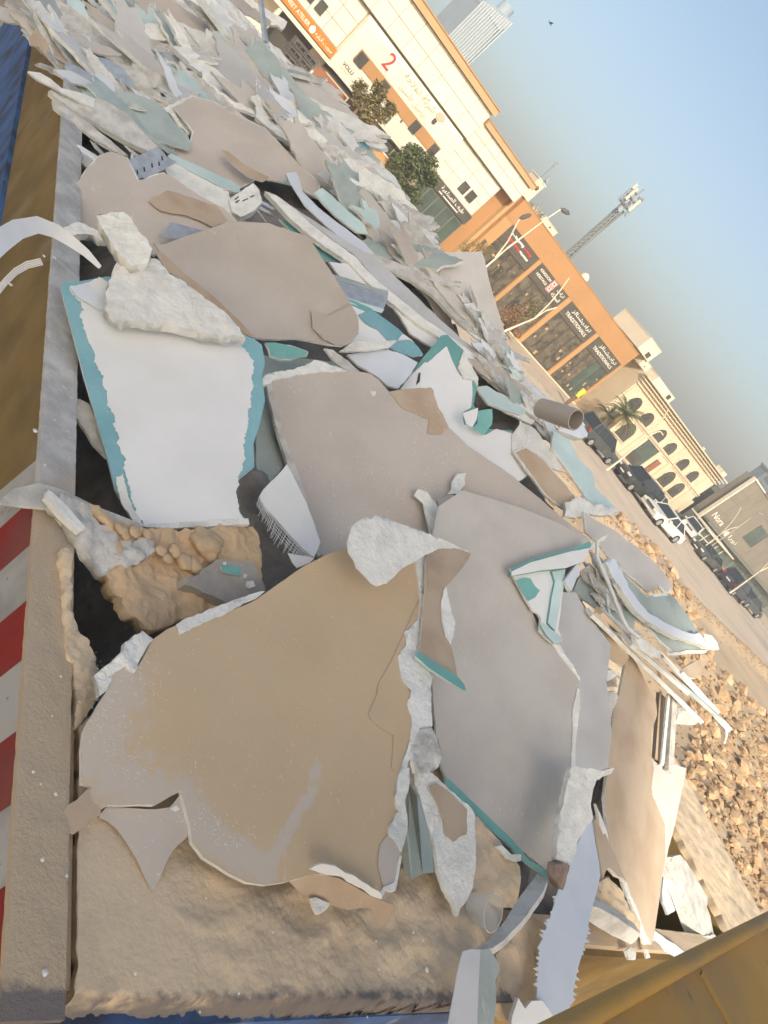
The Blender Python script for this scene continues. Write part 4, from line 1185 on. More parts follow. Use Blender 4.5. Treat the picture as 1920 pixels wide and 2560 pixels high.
# rubble at the foot of the sunlit board, over the front wall
def block(name, label, cat, px, face, z, th, **k):
    return sheet(name, label, cat, px, face, edge=k.pop('edge', face), th=th, z=z, **k)
block('plaster_block', 'sunlit pale block lying on the rim left of the sunlit board tip', 'plaster block', D3([(505, 890), (560, 900), (700, 980), (835, 1075), (800, 1125), (770, 1145), (640, 1080), (490, 985)]), 'gypsum_grey', [(1490, 2280, 2.17), (1590, 2350, 2.15), (1500, 2300, 2.15)], 0.05, jag=0.004)
block('plaster_lump', 'sunlit cracked plaster slab beside the upper left of the sunlit board', 'plaster lump', D3([(530, 340), (560, 300), (600, 420), (640, 520), (690, 620), (740, 740), (680, 700), (620, 640), (590, 720), (570, 600), (545, 470)]), 'paper_brown', [(1500, 2070, 2.27), (1530, 2180, 2.22), (1555, 2180, 2.22)], 0.02, jag=0.008, edge='gypsum')
block('rubble_heap', 'brown shaded heap of crumbs under the sunlit board', 'rubble', D3([(560, 740), (620, 700), (690, 760), (760, 900), (830, 1010), (820, 1070), (700, 990), (600, 930), (520, 880), (540, 810)]), 'sand', [(1520, 2230, 2.17), (1590, 2330, 2.13), (1560, 2230, 2.17)], 0.05, jag=0.012, lump=0.02, lscale=22, grid=26)['kind'] = 'stuff'
block('gypsum_bar', 'long sunlit yellowish bar leaning right of the sunlit board', 'plaster block', D3([(1035, 575), (1085, 560), (1130, 610), (1200, 720), (1270, 840), (1262, 900), (1285, 960), (1308, 1075), (1240, 1090), (1200, 1020), (1130, 830), (1060, 660)]), 'gypsum_grey', [(1690, 2150, 2.24), (1770, 2330, 2.07), (1740, 2230, 2.15)], 0.08, jag=0.006, edge='gypsum')
block('gypsum_bar', 'short horizontal pale block at the foot of the yellowish bar', 'plaster block', D3([(1030, 1130), (1150, 1095), (1310, 1080), (1342, 1120), (1320, 1150), (1165, 1230), (1120, 1190), (1060, 1170)]), 'gypsum_grey', [(1680, 2360, 2.08), (1790, 2350, 2.05), (1730, 2380, 2.05)], 0.15, jag=0.006)
block('grey_shard', 'grey shaded shard between the sunlit board tip and the yellowish bar', 'shard', D3([(985, 650), (1040, 680), (1062, 730), (1072, 800), (1080, 880), (1050, 930), (1010, 952), (975, 870), (968, 800)]), 'paper_cool', [(1670, 2180, 2.12), (1680, 2270, 2.05), (1690, 2230, 2.08)], 0.012)
block('grey_shard', 'bluish shard lying across the rim at the right end', 'shard', D3([(925, 1050), (1000, 1110), (1060, 1140), (1160, 1225), (1110, 1250), (1000, 1190), (915, 1150)]), 'paper_blue', [(1650, 2340, 2.11), (1710, 2390, 2.09), (1660, 2360, 2.10)], 0.012)
block('white_chunk', 'white crumb on the beige rim below the sunlit board', 'plaster block', D3([(735, 1180), (770, 1160), (800, 1200), (795, 1245), (755, 1240)]), 'gypsum', [(1570, 2380, 2.115), (1590, 2390, 2.11), (1575, 2400, 2.11)], 0.012, jag=0.004)
block('white_chunk', 'second small crumb on the beige rim beside the tip', 'plaster block', D3([(860, 1175), (885, 1180), (900, 1230), (875, 1235)]), 'gypsum', [(1613, 2375, 2.115), (1620, 2390, 2.11), (1625, 2385, 2.11)], 0.008)


scuffs(mb_, [(720, 960), (900, 940), (1090, 1020), (1270, 1190), (1380, 1290), (1150, 1300), (960, 1340), (810, 1380), (740, 1150)], 420, M['gypsum'], 3, 60)
scuffs(gr, [(1150, 1270), (1400, 1340), (1320, 1480), (1400, 1680), (1380, 1980), (1350, 2130), (1140, 1930), (1110, 1600)], 150, M['gypsum'], 4, 70, .0015, .006)
scuffs(ts, [(420, 1400), (760, 1290), (980, 1310), (960, 1560), (920, 1900), (760, 2120), (520, 2030), (320, 1840), (300, 1560)], 170, M['gypsum'], 5, 65, .0012, .005)
scuffs(ts, [(300, 1480), (380, 1620), (470, 1960), (650, 2100), (560, 2130), (300, 1960), (220, 1860), (230, 1600)], 380, M['gypsum'], 6, 50, .0012, .0035)
scuffs(bb, [(450, 620), (600, 600), (800, 760), (850, 840), (700, 830), (520, 700)], 70, M['gypsum'], 7, 50, .0015, .005)
scuffs(bw, [(300, 760), (600, 860), (620, 1000), (560, 1280), (380, 1300), (280, 1000)], 40, M['gypsum_grey'], 8, 50, .0012, .004)

# ------------------------------------------------------------------ right flank: turquoise frame, bluish boards, sunlit sticks
tf = sheet('painted_offcut', 'white and turquoise painted triangular offcut at the right end of the mauve board', 'offcut', C3([(0, 400), (180, 372), (270, 372), (350, 362), (300, 760), (332, 830), (270, 852), (225, 820), (178, 770), (185, 690), (170, 660), (130, 640), (120, 610), (100, 580)]), 'paper_white', plane=over(gr, 0.030), jag=0.003)
sheet('teal_patch', None, None, C3([(20, 440), (80, 425), (120, 430), (150, 480), (182, 510), (140, 560), (105, 580), (60, 510)]), 'teal', edge='teal', th=0.001, plane=over(tf, 0.003), jag=0.004, seg=0.012, parent=tf)
sheet('teal_edge', None, None, C3([(262, 385), (350, 370), (315, 560), (280, 772), (232, 720), (255, 560), (280, 450)]), 'pale_teal', edge='teal', th=0.012, plane=over(tf, 0.012), jag=0.001, parent=tf)
sheet('teal_edge', None, None, C3([(178, 730), (200, 720), (330, 815), (325, 850), (270, 850), (220, 800)]), 'pale_teal', edge='teal', th=0.006, plane=over(tf, 0.012), jag=0.001, parent=tf)
sheet('painted_lath', 'white lath with turquoise upper edge pointing at the sky on the right', 'lath', C3([(0, 385), (120, 325), (250, 290), (380, 255), (505, 232), (490, 275), (470, 320), (350, 362), (180, 378), (0, 412)]), 'paper_white', edge='teal', th=0.02, plane=over(gr, 0.065), jag=0.001)
sheet('teal_lath', 'turquoise painted lath behind the white lath on the right', 'lath', C3([(-10, 365), (120, 308), (200, 285), (380, 240), (500, 190), (515, 215), (500, 240), (380, 262), (200, 305), (0, 392)]), 'teal', th=0.012, plane=over(gr, 0.055), jag=0.001)
sheet('painted_lath', 'short white peg hanging from the turquoise lath', 'lath', C3([(345, 440), (410, 350), (455, 345), (440, 380), (385, 515), (365, 490)]), 'paper_blue', th=0.02, plane=over(gr, 0.060), jag=0.001)

g1 = sheet('blue_grey_board', 'large blue grey board lying lowest on the right flank above the road', BOARD, C3([(540, 300), (650, 330), (740, 410), (870, 545), (1010, 525), (1060, 560), (1095, 610), (1150, 690), (1200, 780), (1240, 820), (1268, 900), (1180, 905), (1060, 922), (960, 840), (850, 700), (760, 620), (640, 480)]), 'grey_green', z=None, lift=0.03, w=0.25, jag=0.002, torn=0.006)
sheet('white_fold', 'thick pale blue torn fold running along the blue grey board', 'plaster strip', C3([(600, 330), (640, 300), (690, 330), (720, 420), (760, 500), (830, 600), (880, 650), (1000, 720), (1100, 770), (1180, 795), (1210, 780), (1245, 830), (1262, 880), (1200, 855), (1060, 810), (960, 760), (870, 700), (800, 640), (730, 540), (660, 440)]), 'paper_blue', edge='gypsum', th=0.03, plane=over(g1, 0.05), jag=0.004, seg=0.015, lump=0.004, lscale=14)
sheet('white_fold', 'white sunlit end of the torn fold jutting over the road', 'plaster strip', C3([(1240, 790), (1290, 800), (1325, 845), (1342, 892), (1265, 880), (1250, 850)]), 'gypsum', th=0.03, plane=over(g1, 0.055), jag=0.003)
sheet('torn_edge', None, None, C3([(1000, 920), (1140, 895), (1262, 895), (1255, 915), (1140, 920), (1040, 930)]), 'gypsum', edge='gypsum', th=0.012, plane=over(g1, 0.01), jag=0.004, parent=g1)
sheet('grey_sheet', 'long grey sheet above the blue grey board against the road', BOARD, C3([(470, -10), (560, 60), (680, 130), (800, 220), (905, 310), (960, 370), (1042, 478), (1010, 535), (960, 500), (880, 520), (740, 400), (640, 310), (560, 200), (480, 130)]), 'paper_grey', lift=0.0, w=0.25, jag=0.003, torn=0.01)
sheet('white_scrap', 'white torn corner at the tip of the long grey sheet', 'scrap', C3([(885, 530), (985, 525), (950, 470), (975, 490), (1015, 540), (930, 548)]), 'gypsum', th=0.01, lift=0.05, w=0.4, jag=0.003)
dk = sheet('dark_board', 'dark grey board under the thin white rod on the right', BOARD, C3([(400, 515), (450, 400), (520, 420), (600, 520), (680, 620), (760, 620), (800, 700), (790, 760), (860, 800), (740, 790), (620, 680), (520, 600)]), 'grey_green', lift=0.01, w=0.25, jag=0.003)
sheet('grey_shard', 'pale shard over the dark board on the right', 'shard', C3([(440, 390), (500, 330), (560, 400), (640, 480), (700, 590), (715, 640), (640, 620), (560, 520)]), 'gypsum_grey', lift=0.05, w=0.25, jag=0.004)
sheet('grey_shard', 'bluish grey shard beside the torn fold on the right', 'shard', C3([(520, 260), (580, 300), (650, 380), (740, 520), (830, 640), (870, 740), (790, 680), (690, 560), (600, 430), (530, 330)]), 'paper_cool', lift=0.06, w=0.25, jag=0.004)
rod = MB()
C_, n_ = over(dk, 0.14)
pts = [on_plane(*C3([p])[0], C_, n_) for p in ((505, 215), (530, 300), (600, 460), (650, 590), (695, 700), (730, 765), (800, 820))]
rod.tube([p + n_ * (0.02 if i else 0.05) for i, p in enumerate(pts)], 0.011, 6)
tag(rod.build('plastic_rod', M['plastic_white'], centre=True, smooth_angle=60), 'thin white rod crossing the right flank from the turquoise lath', 'rod')
sheet('white_scrap', 'white twisted scrap at the top of the thin rod', 'scrap', C3([(495, 235), (540, 195), (580, 165), (620, 150), (590, 190), (560, 200), (520, 240), (505, 250)]), 'gypsum', th=0.008, lift=0.16, w=0.4, jag=0.004)

def stick(name, label, a, b, w, h, m, da, db, cat='lath'):
    mb = MB()
    pa, pb = at_dist(*C3([a])[0], da), at_dist(*C3([b])[0], db)
    mb.bar(pa, pb, w, h, up=Vector((0.1, 0.2, 1)))
    return tag(mb.build(name, M[m], centre=True), label, cat)

stick('wood_batten', 'long yellowish batten, lowest of the sunlit bundle at the right end', (500, 650), (1215, 1345), 0.05, 0.02, 'gypsum', 3.55, 4.5)
stick('wood_batten', 'second yellowish batten of the sunlit bundle, with a dark gap below it', (560, 640), (1160, 1180), 0.045, 0.02, 'sand', 3.62, 4.5)
stick('gypsum_strip', 'cream strip on top of the sunlit bundle at the right end', (735, 820), (1110, 1140), 0.09, 0.02, 'gypsum', 3.75, 4.4, 'plaster strip')
stick('grey_strip', 'blue grey strip at the lower right end of the sunlit bundle', (1060, 1080), (1330, 1320), 0.10, 0.02, 'grey_green', 4.38, 4.75, 'plaster strip')
stick('grey_strip', 'grey metal strip beside the cream strip at the right end', (960, 920), (1345, 1330), 0.06, 0.015, 'paper_cool', 4.2, 4.85, 'plaster strip')
stick('gypsum_strip', 'pale narrow strip ending in a white broken tip at the far right', (1190, 1180), (1400, 1400), 0.045, 0.03, 'gypsum', 4.6, 4.95, 'plaster strip')
stick('grey_strip', 'thin bluish edge strip on the outer side of the bundle', (1090, 1040), (1330, 1300), 0.02, 0.03, 'paper_blue', 4.5, 4.9, 'plaster strip')
sheet('plaster_lump', 'curly white plaster flake on top of the sunlit bundle', 'plaster lump', C3([(790, 815), (850, 820), (900, 870), (965, 905), (960, 950), (890, 920), (840, 890), (800, 850)]), 'gypsum', th=0.02, lift=0.14, w=0.3, jag=0.006, lump=0.004, lscale=20)
sheet('white_scrap', 'white broken tip at the very end of the sunlit bundle', 'scrap', C3([(1335, 1340), (1395, 1385), (1398, 1440), (1390, 1490), (1365, 1460), (1370, 1410)]), 'gypsum', th=0.02, z=[(1795, 1800, 2.62), (1817, 1850, 2.56), (1805, 1820, 2.6)], jag=0.003)
sheet('grey_shard', 'grey board end under the outer tip of the bundle', 'shard', C3([(1090, 1290), (1180, 1280), (1215, 1345), (1180, 1380), (1060, 1370), (1070, 1310)]), 'gypsum_grey', th=0.03, z=[(1700, 1780, 2.52), (1750, 1810, 2.48), (1720, 1810, 2.46)], jag=0.004)
sheet('tan_shard', 'tan sunlit board corner between the smooth grey board and the sticks', 'shard', C3([(500, 690), (560, 740), (640, 850), (635, 940), (720, 1000), (760, 940), (700, 880), (600, 760), (540, 680)]), 'paper_tan', lift=0.03, w=0.25, jag=0.002)
sheet('gypsum_shard', 'white faceted lump in the gap left of the sunlit board', 'shard', C3([(610, 1030), (650, 1018), (690, 1050), (650, 1080), (615, 1100)]), 'gypsum', th=0.04, lift=0.0, w=0.3, jag=0.004)
sheet('gypsum_shard', 'grey faceted lump in the dark gap left of the sunlit board', 'shard', C3([(620, 1170), (660, 1160), (690, 1200), (670, 1260), (640, 1290), (622, 1220)]), 'gypsum_grey', th=0.04, lift=-0.02, w=0.3, jag=0.004)
sheet('grey_board', 'shaded board sloping to the rubble past the studs', BOARD, C3([(960, 900), (1100, 1020), (1200, 960), (1290, 950), (1240, 1010), (1190, 1080), (1110, 1060), (1020, 960)]), 'paper_brown', th=0.03, z=[(1690, 1660, 2.55), (1770, 1650, 2.45), (1720, 1690, 2.5)], jag=0.003)

# ------------------------------------------------------------------ crest on the right: grey blades
tb_a, tb_b = at_dist(1352, 1020, 4.02), at_dist(1440, 1050, 3.86)
tub = MB()
rt = 27 / 1923 * 3.9
tub.tube([tb_a, tb_a.lerp(tb_b, .5), tb_b], [rt * .92, rt, rt * .97], 22, cap=False)
tub.tube([tb_a, tb_a.lerp(tb_b, .5), tb_b], [rt * .82, rt * .9, rt * .87], 22, cap=False)
ringf = []
for e_ in (0, 2):
    for k in range(22):
        a_ = e_ * 22 + k
        b_ = e_ * 22 + (k + 1) % 22
        tub.f.append([a_, b_, b_ + 66, a_ + 66])
        tub.mi.append(0)
tag(tub.build('cardboard_tube', M['paper_taupe'], centre=True, smooth_angle=50), 'short brown grey open tube jutting from the crest above the road', 'tube')
sheet('white_chunk', 'white broken block beside the oval grey board end on the crest', 'plaster block', B3([(430, 1060), (470, 1105), (492, 1150), (488, 1172), (440, 1180), (380, 1160), (300, 1130), (350, 1118)]), 'paper_blue', edge='gypsum', th=0.04, lift=0.11, w=0.3, jag=0.005)
sheet('grey_board', 'tall grey board standing on the crest against the shops', BOARD, [(1030, 630), (1205, 629), (1212, 650), (1222, 700), (1240, 760), (1262, 830), (1279, 885), (1276, 908), (1252, 905), (1200, 840), (1150, 780), (1065, 685)], 'paper_grey', lift=0.07, w=0.45, jag=0.003, tilt=(-0.1, -0.1, 0))
sheet('mauve_board', 'brown shadowed board with ragged white edge below the oval board end', BOARD, B3([(10, 1270), (90, 1235), (160, 1280), (250, 1370), (330, 1450), (420, 1570), (450, 1659), (330, 1640), (220, 1560), (100, 1400)]), 'paper_brown', lift=0.04, w=0.25, torn=0.012, jag=0.006)
sheet('blue_board', 'pale blue board with cracked paint right of the brown shadowed board', BOARD, B3([(270, 1130), (380, 1200), (430, 1310), (520, 1400), (540, 1500), (640, 1590), (700, 1659), (520, 1640), (430, 1500), (340, 1360), (260, 1250)]), 'pale_teal', lift=0.05, w=0.25, torn=0.010, jag=0.006)
sheet('plaster_lump', 'white shattered plaster flakes below the brown shadowed board', 'plaster lump', B3([(340, 1600), (450, 1560), (520, 1600), (600, 1610), (700, 1650), (620, 1680), (500, 1670), (420, 1700), (340, 1690)]), 'gypsum', th=0.02, lift=0.09, w=0.3, jag=0.012, seg=0.02, lump=0.01, lscale=14)
sheet('white_board', 'white board ridge left of the brown shadowed board', BOARD, B3([(0, 1160), (60, 1080), (150, 1120), (200, 1200), (280, 1300), (330, 1400), (250, 1370), (160, 1280), (80, 1240), (0, 1280)]), 'gypsum', lift=0.06, w=0.25, jag=0.006)
sheet('white_board', 'pale torn board on the crest left of the oval board end', BOARD, B3([(0, 930), (100, 960), (180, 1030), (130, 1090), (40, 1050), (-60, 1000)]), 'gypsum', lift=0.07, w=0.3, jag=0.008)
sheet('painted_offcut', 'pale turquoise offcut above the white peak board', 'offcut', B2([(1420, 850), (1500, 840), (1560, 880), (1659, 920), (1750, 1010), (1700, 1030), (1600, 1000), (1500, 960)]), 'pale_teal', lift=0.05, w=0.3, jag=0.004)

# ------------------------------------------------------------------ middle: long parallel boards running along the crest
def L(name, label, cat, px, face, **k):
    k.setdefault('w', 0.25)
    k.setdefault('jag', 0.004)
    k.setdefault('seg', 0.02)
    return sheet(name, label, cat, px, face, **k)

L('white_board', 'long board with broken white edge running down from the middle to the crest', BOARD, [(663, 478), (690, 488), (740, 525), (794, 571), (887, 640), (949, 708), (1064, 800), (1140, 850), (1280, 962), (1400, 1060), (1385, 1075), (1270, 985), (1128, 862), (1050, 815), (935, 722), (872, 655), (780, 590), (720, 540)], 'gypsum', th=0.03, lift=0.10)
L('grey_board', 'long grey face behind the broken white edge in the middle', BOARD, [(690, 488), (860, 600), (950, 655), (1060, 760), (1160, 850), (1280, 935), (1300, 960), (1280, 965), (1140, 850), (1064, 800), (949, 708), (887, 640), (794, 571)], 'paper_cool', lift=0.05)
L('grey_board', 'grey board with cracked edges just below the tall board on the crest', BOARD, B2([(660, -40), (800, 0), (1050, 100), (1150, 200), (1300, 380), (1480, 500), (1659, 640), (1659, 700), (1500, 560), (1320, 440), (1150, 260), (1000, 160), (820, 70)]), 'gypsum_grey', lift=0.07, th=0.02)
L('grey_board', 'narrow dark grooved board under the tall board on the crest', BOARD, B2([(1090, 50), (1120, 60), (1200, 150), (1330, 300), (1470, 470), (1640, 640), (1680, 690), (1640, 690), (1440, 500), (1300, 360), (1160, 200)]), 'paper_grey', lift=0.10, th=0.02)
L('white_board', 'wide pale board below the long white edge left of the white peak', BOARD, B2([(470, 40), (640, 60), (800, 190), (1000, 350), (1120, 430), (1210, 510), (1140, 590), (1000, 500), (860, 280), (700, 180), (540, 130)]), 'paper_white', lift=0.03)
sc_ = L('steel_track', 'bluish metal track with folded lip crossing the middle of the load', 'metal track', B2([(160, 10), (330, 60), (600, 150), (858, 235), (850, 290), (815, 368), (700, 330), (560, 280), (340, 180)]), 'galv', lift=0.13, th=0.002, jag=0.0003)
sheet('track_lip', None, None, B2([(340, 165), (560, 265), (830, 345), (815, 370), (690, 338), (540, 285), (335, 190)]), 'pale_teal', edge='galv', th=0.012, plane=over(sc_, 0.008), jag=0.0003, parent=sc_)
sheet('track_lip', None, None, B2([(345, 105), (360, 95), (858, 225), (858, 245), (600, 175)]), 'grey_green', edge='galv', th=0.010, plane=over(sc_, 0.008), jag=0.0003, parent=sc_)
wt_ = L('moisture_board', 'white board with blue turquoise painted patches right of the curled sheet', BOARD, B2([(480, 270), (640, 330), (800, 400), (960, 510), (1010, 545), (1080, 640), (1000, 640), (860, 600), (740, 560), (620, 550), (580, 430), (520, 340)]), 'paper_white', lift=0.07, w=0.3)
sheet('teal_patch', None, None, B2([(660, 380), (740, 345), (840, 410), (950, 500), (920, 545), (850, 550), (790, 480), (700, 430)]), 'teal_blue', edge='teal', th=0.001, plane=over(wt_, 0.006), jag=0.008, parent=wt_)
sheet('teal_patch', None, None, B2([(850, 590), (920, 550), (1000, 545), (1050, 590), (1085, 640), (1020, 658), (930, 630)]), 'teal_blue', edge='teal', th=0.001, plane=over(wt_, 0.010), jag=0.006, parent=wt_)
L('green_scrap', 'dull green board scrap under the metal track', 'scrap', B2([(490, 290), (540, 260), (660, 300), (760, 350), (720, 375), (620, 340), (540, 320)]), 'teal', lift=0.09, w=0.3)
L('white_board', 'pale lavender board lying left of the white peak', BOARD, B2([(590, 640), (740, 610), (860, 610), (960, 640), (1050, 690), (1000, 770), (920, 860), (850, 840), (770, 770), (660, 710)]), 'paper_blue', lift=0.02, w=0.3)
L('white_strip', 'flat white edge piece joining the curled sheet to the lavender board', 'plaster strip', B2([(540, 620), (630, 555), (740, 555), (860, 560), (920, 545), (860, 590), (740, 610), (620, 620)]), 'gypsum', lift=0.10, w=0.3)
L('grey_strip', 'grey rail running from under the curled sheet to the mauve board', 'plaster strip', B2([(440, 600), (500, 610), (600, 680), (670, 745), (600, 750), (500, 680)]), 'gypsum_grey', lift=0.04, w=0.3)

# upper middle
L('mauve_board', 'long mauve board in the upper middle with a brown torn mouth', BOARD, A1([(1040, 950), (1090, 920), (1220, 965), (1245, 850), (1120, 690), (1250, 620), (1390, 660), (1500, 740), (1659, 810)]) + A2([(60, 830), (180, 960), (300, 1080), (420, 1190), (400, 1280), (250, 1200), (120, 1170), (0, 1150)]) + A1([(1640, 1180), (1560, 1215), (1300, 1090), (1150, 1020)]), 'paper_mauve', lift=0.05, torn=0.012)
L('torn_mouth', 'brown torn paper hollow in the long mauve board', 'paper scrap', A1([(1430, 965), (1480, 980), (1560, 1050), (1659, 1110), (1750, 1150), (1700, 1180), (1600, 1150), (1500, 1060)]), 'paper_brown', lift=0.10, th=0.003)
L('grey_sheet', 'lavender grey sheet over the brown torn mouth', BOARD, A1([(1340, 700), (1500, 730), (1659, 800)]) + A2([(70, 850), (200, 980), (260, 1080), (160, 1100), (60, 1110), (0, 1090)]) + A1([(1620, 1090), (1520, 1020), (1430, 950), (1370, 850)]), 'paper_grey', lift=0.10)
L('pale_lath', 'long pale green lath edge under the long mauve board', 'lath', A1([(1085, 1010), (1110, 995), (1300, 1085), (1560, 1210), (1545, 1245), (1480, 1235), (1300, 1150), (1140, 1060)]), 'pale_teal', lift=0.13, th=0.02, jag=0.001)
L('white_board', 'cream board beneath the pale green lath', BOARD, A1([(1065, 1085), (1140, 1060), (1300, 1150), (1480, 1240), (1500, 1390), (1300, 1280), (1100, 1170)]), 'gypsum', lift=0.06, w=0.3)
L('printed_chunk', 'broken board end with small dark print marks at the end of the pale lath', 'plaster block', A1([(1485, 1290), (1560, 1240), (1640, 1185), (1680, 1230), (1700, 1310), (1640, 1370), (1560, 1405), (1500, 1370)]), 'gypsum', lift=0.16, w=0.4, th=0.05)
pc = bpy.data.objects['printed_chunk']
for q_ in ([(1520, 1290), (1545, 1270), (1548, 1276), (1524, 1297)], [(1525, 1310), (1550, 1295), (1552, 1302), (1527, 1318)], [(1570, 1300), (1605, 1285), (1606, 1291), (1572, 1306)], [(1620, 1275), (1645, 1262), (1646, 1270), (1622, 1282)]):
    sheet('print_mark', None, None, A1(q_), 'steel_dark', edge='steel_dark', th=0.001, plane=over(pc, 0.004), jag=0.0008, seg=0.01, parent=pc)
mb2 = L('metal_bracket', 'bent galvanised bracket with a row of slots on the grey board', 'bracket', A1([(770, 1062), (900, 1005), (1020, 952), (1060, 985), (1085, 1020), (1150, 1050), (1040, 1110), (940, 1160), (925, 1145), (880, 1175), (815, 1140)]), 'galv', lift=0.16, w=0.4, th=0.002, jag=0.0006)
for x_, y_ in ((855, 1110), (890, 1112), (935, 1095), (985, 1070), (1030, 1060), (1050, 1025)):
    sheet('slot', None, None, A1([(x_ - 6, y_ - 12), (x_ + 3, y_ - 14), (x_ + 8, y_ + 13), (x_ - 2, y_ + 15)]), 'steel_dark', edge='steel_dark', th=0.0008, plane=over(mb2, 0.003), jag=0.0001, seg=0.05, parent=mb2)
L('steel_track', 'short bluish metal track end above the curled sheet', 'metal track', A1([(1025, 1520), (1075, 1490), (1110, 1435), (1300, 1490), (1460, 1545), (1300, 1555), (1180, 1560)]), 'galv', lift=0.12, w=0.35, th=0.002, jag=0.0004)
L('grey_green_board', 'dark grey green board with chalk scratches in the upper left', BOARD, A1([(750, 590), (880, 610), (1010, 660), (1070, 710), (1130, 790), (1215, 870), (1240, 930), (1225, 965), (1130, 945), (1010, 910), (900, 790), (800, 670)]), 'grey_green', lift=0.09, w=0.3)
L('grey_board', 'long flat grey board with pale lower edge over the left rim', BOARD, A1([(315, 590), (350, 570), (500, 620), (680, 650), (830, 740), (960, 880), (1050, 970), (960, 975), (760, 880), (560, 760), (400, 660)]), 'gypsum_grey', lift=0.10, w=0.3, th=0.03)
L('torn_edge_strip', 'white crumpled torn edge right of the dark grey green board', 'plaster strip', A1([(1060, 700), (1150, 650), (1230, 610), (1370, 660), (1280, 680), (1180, 690), (1140, 740), (1220, 810), (1250, 850), (1220, 880), (1140, 780)]), 'gypsum', lift=0.13, w=0.3, jag=0.01, lump=0.01, lscale=14)
L('long_white_beam', 'long cream board edge running from the top middle down to the mauve board', 'plaster strip', A1([(1115, 300), (1220, 310), (1350, 400), (1450, 500), (1600, 620), (1700, 720), (1780, 820), (1720, 800), (1580, 690), (1400, 540), (1240, 420)]), 'gypsum', lift=0.12, th=0.04)
L('blue_strip', 'pale blue paint strip along the crest right of the printed chunk', 'plaster strip', A2([(190, 1125), (260, 1118), (280, 1160), (300, 1240), (400, 1340), (500, 1420), (620, 1510), (700, 1570), (770, 1650), (690, 1659), (560, 1560), (430, 1440), (320, 1340), (220, 1190)]), 'teal_blue', lift=0.16, th=0.006)
bpy.data.objects['blue_strip'].data.materials[0] = M['paper_blue']
L('teal_scrap', 'turquoise end of the pale blue strip', 'scrap', A2([(190, 1122), (262, 1116), (278, 1160), (295, 1220), (240, 1200), (200, 1170)]), 'teal_blue', lift=0.19, th=0.004)
L('grey_board', 'grey green board beside the pale blue strip near the crest', BOARD, A2([(375, 1250), (430, 1215), (500, 1270), (600, 1370), (700, 1450), (725, 1510), (650, 1500), (520, 1400)]), 'pale_teal', lift=0.14)
L('teal_board', 'dark turquoise board deep under the long white edge', BOARD, A2([(150, 1420), (260, 1450), (400, 1540), (520, 1640), (600, 1720), (420, 1680), (280, 1560)]), 'teal', lift=0.02)
L('grey_board', 'dark brown grey board below the dark turquoise board', BOARD, A2([(90, 1510), (180, 1470), (300, 1560), (400, 1640), (420, 1700), (250, 1680), (130, 1600)]), 'paper_brown', lift=0.03)
L('white_board', 'long white torn board on the crest, second ridge from the shops', BOARD, A2([(0, 680), (90, 790), (200, 880), (350, 980), (500, 1130), (640, 1290), (800, 1420), (930, 1530), (895, 1550), (700, 1390), (480, 1150), (300, 970), (130, 870), (0, 760)]), 'gypsum', lift=0.17, th=0.03, jag=0.010)
L('grey_board', 'grey torn board along the ridge above the second white board', BOARD, A2([(0, 500), (110, 610), (240, 790), (340, 940), (480, 1050), (620, 1200), (780, 1330), (900, 1400), (930, 1500), (780, 1380), (600, 1240), (420, 1070), (280, 930), (130, 770), (0, 600)]), 'paper_cool', lift=0.15, th=0.02, torn=0.01, jag=0.008)
L('white_board', 'white splintered board nearest the brown hoarding', BOARD, A2([(440, 740), (520, 770), (620, 870), (700, 990), (830, 1080), (900, 1150), (970, 1270), (1020, 1350), (960, 1340), (860, 1220), (720, 1080), (580, 920)]), 'gypsum', lift=0.20, th=0.02, jag=0.012)
L('grey_board', 'mauve strip between two torn white boards on the ridge', BOARD, A2([(480, 1150), (600, 1200), (760, 1340), (900, 1440), (930, 1530), (800, 1450), (620, 1300)]), 'paper_mauve', lift=0.17, torn=0.01, jag=0.006)
L('teal_scrap', 'small turquoise scrap on the ridge against the brown hoarding', 'scrap', A2([(640, 885), (680, 890), (735, 950), (735, 980), (690, 960)]), 'teal_blue', lift=0.26, th=0.005)
L('grey_board', 'dark shadowed board along the ridge below the red hoarding', BOARD, A2([(70, 430), (200, 520), (330, 640), (440, 740), (560, 900), (430, 830), (280, 690), (120, 560)]), 'grey_green', lift=0.14, torn=0.01)
L('white_board', 'pale board pair on the ridge below the stacked crates', BOARD, A2([(80, 280), (160, 320), (220, 440), (300, 560), (420, 680), (360, 680), (240, 560), (130, 420)]), 'gypsum', lift=0.22, th=0.02, jag=0.01)
L('white_board', 'small lens-shaped white shard below the red hoarding', 'shard', A2([(255, 660), (310, 670), (400, 715), (435, 790), (400, 790), (300, 710)]), 'gypsum', lift=0.22, th=0.02)
# upper left heap
L('pale_board', 'pale blue flat panel lying in the upper left heap', BOARD, A1([(345, 450), (480, 450), (620, 480), (690, 500), (740, 560), (740, 610), (620, 570), (440, 530)]), 'paper_blue', lift=0.16, w=0.35)
L('pale_board', 'torn cream board overhanging the left rim', BOARD, A1([(180, 460), (260, 470), (330, 510), (400, 570), (520, 600), (620, 640), (610, 700), (500, 650), (380, 580), (240, 510)]), 'gypsum', lift=0.18, w=0.35)
L('torn_spike', 'thin upright spike of torn board over the left rim', 'shard', A1([(218, 85), (245, 110), (280, 180), (330, 290), (350, 375), (320, 310), (260, 200)]), 'gypsum_grey', z=None, lift=0.30, w=0.5)
L('pale_board', 'tan torn scrap beside the upright spike over the rim', 'scrap', A1([(190, 250), (235, 178), (270, 230), (320, 290), (300, 350), (250, 300), (200, 290)]), 'paper_brown', lift=0.24, w=0.5)
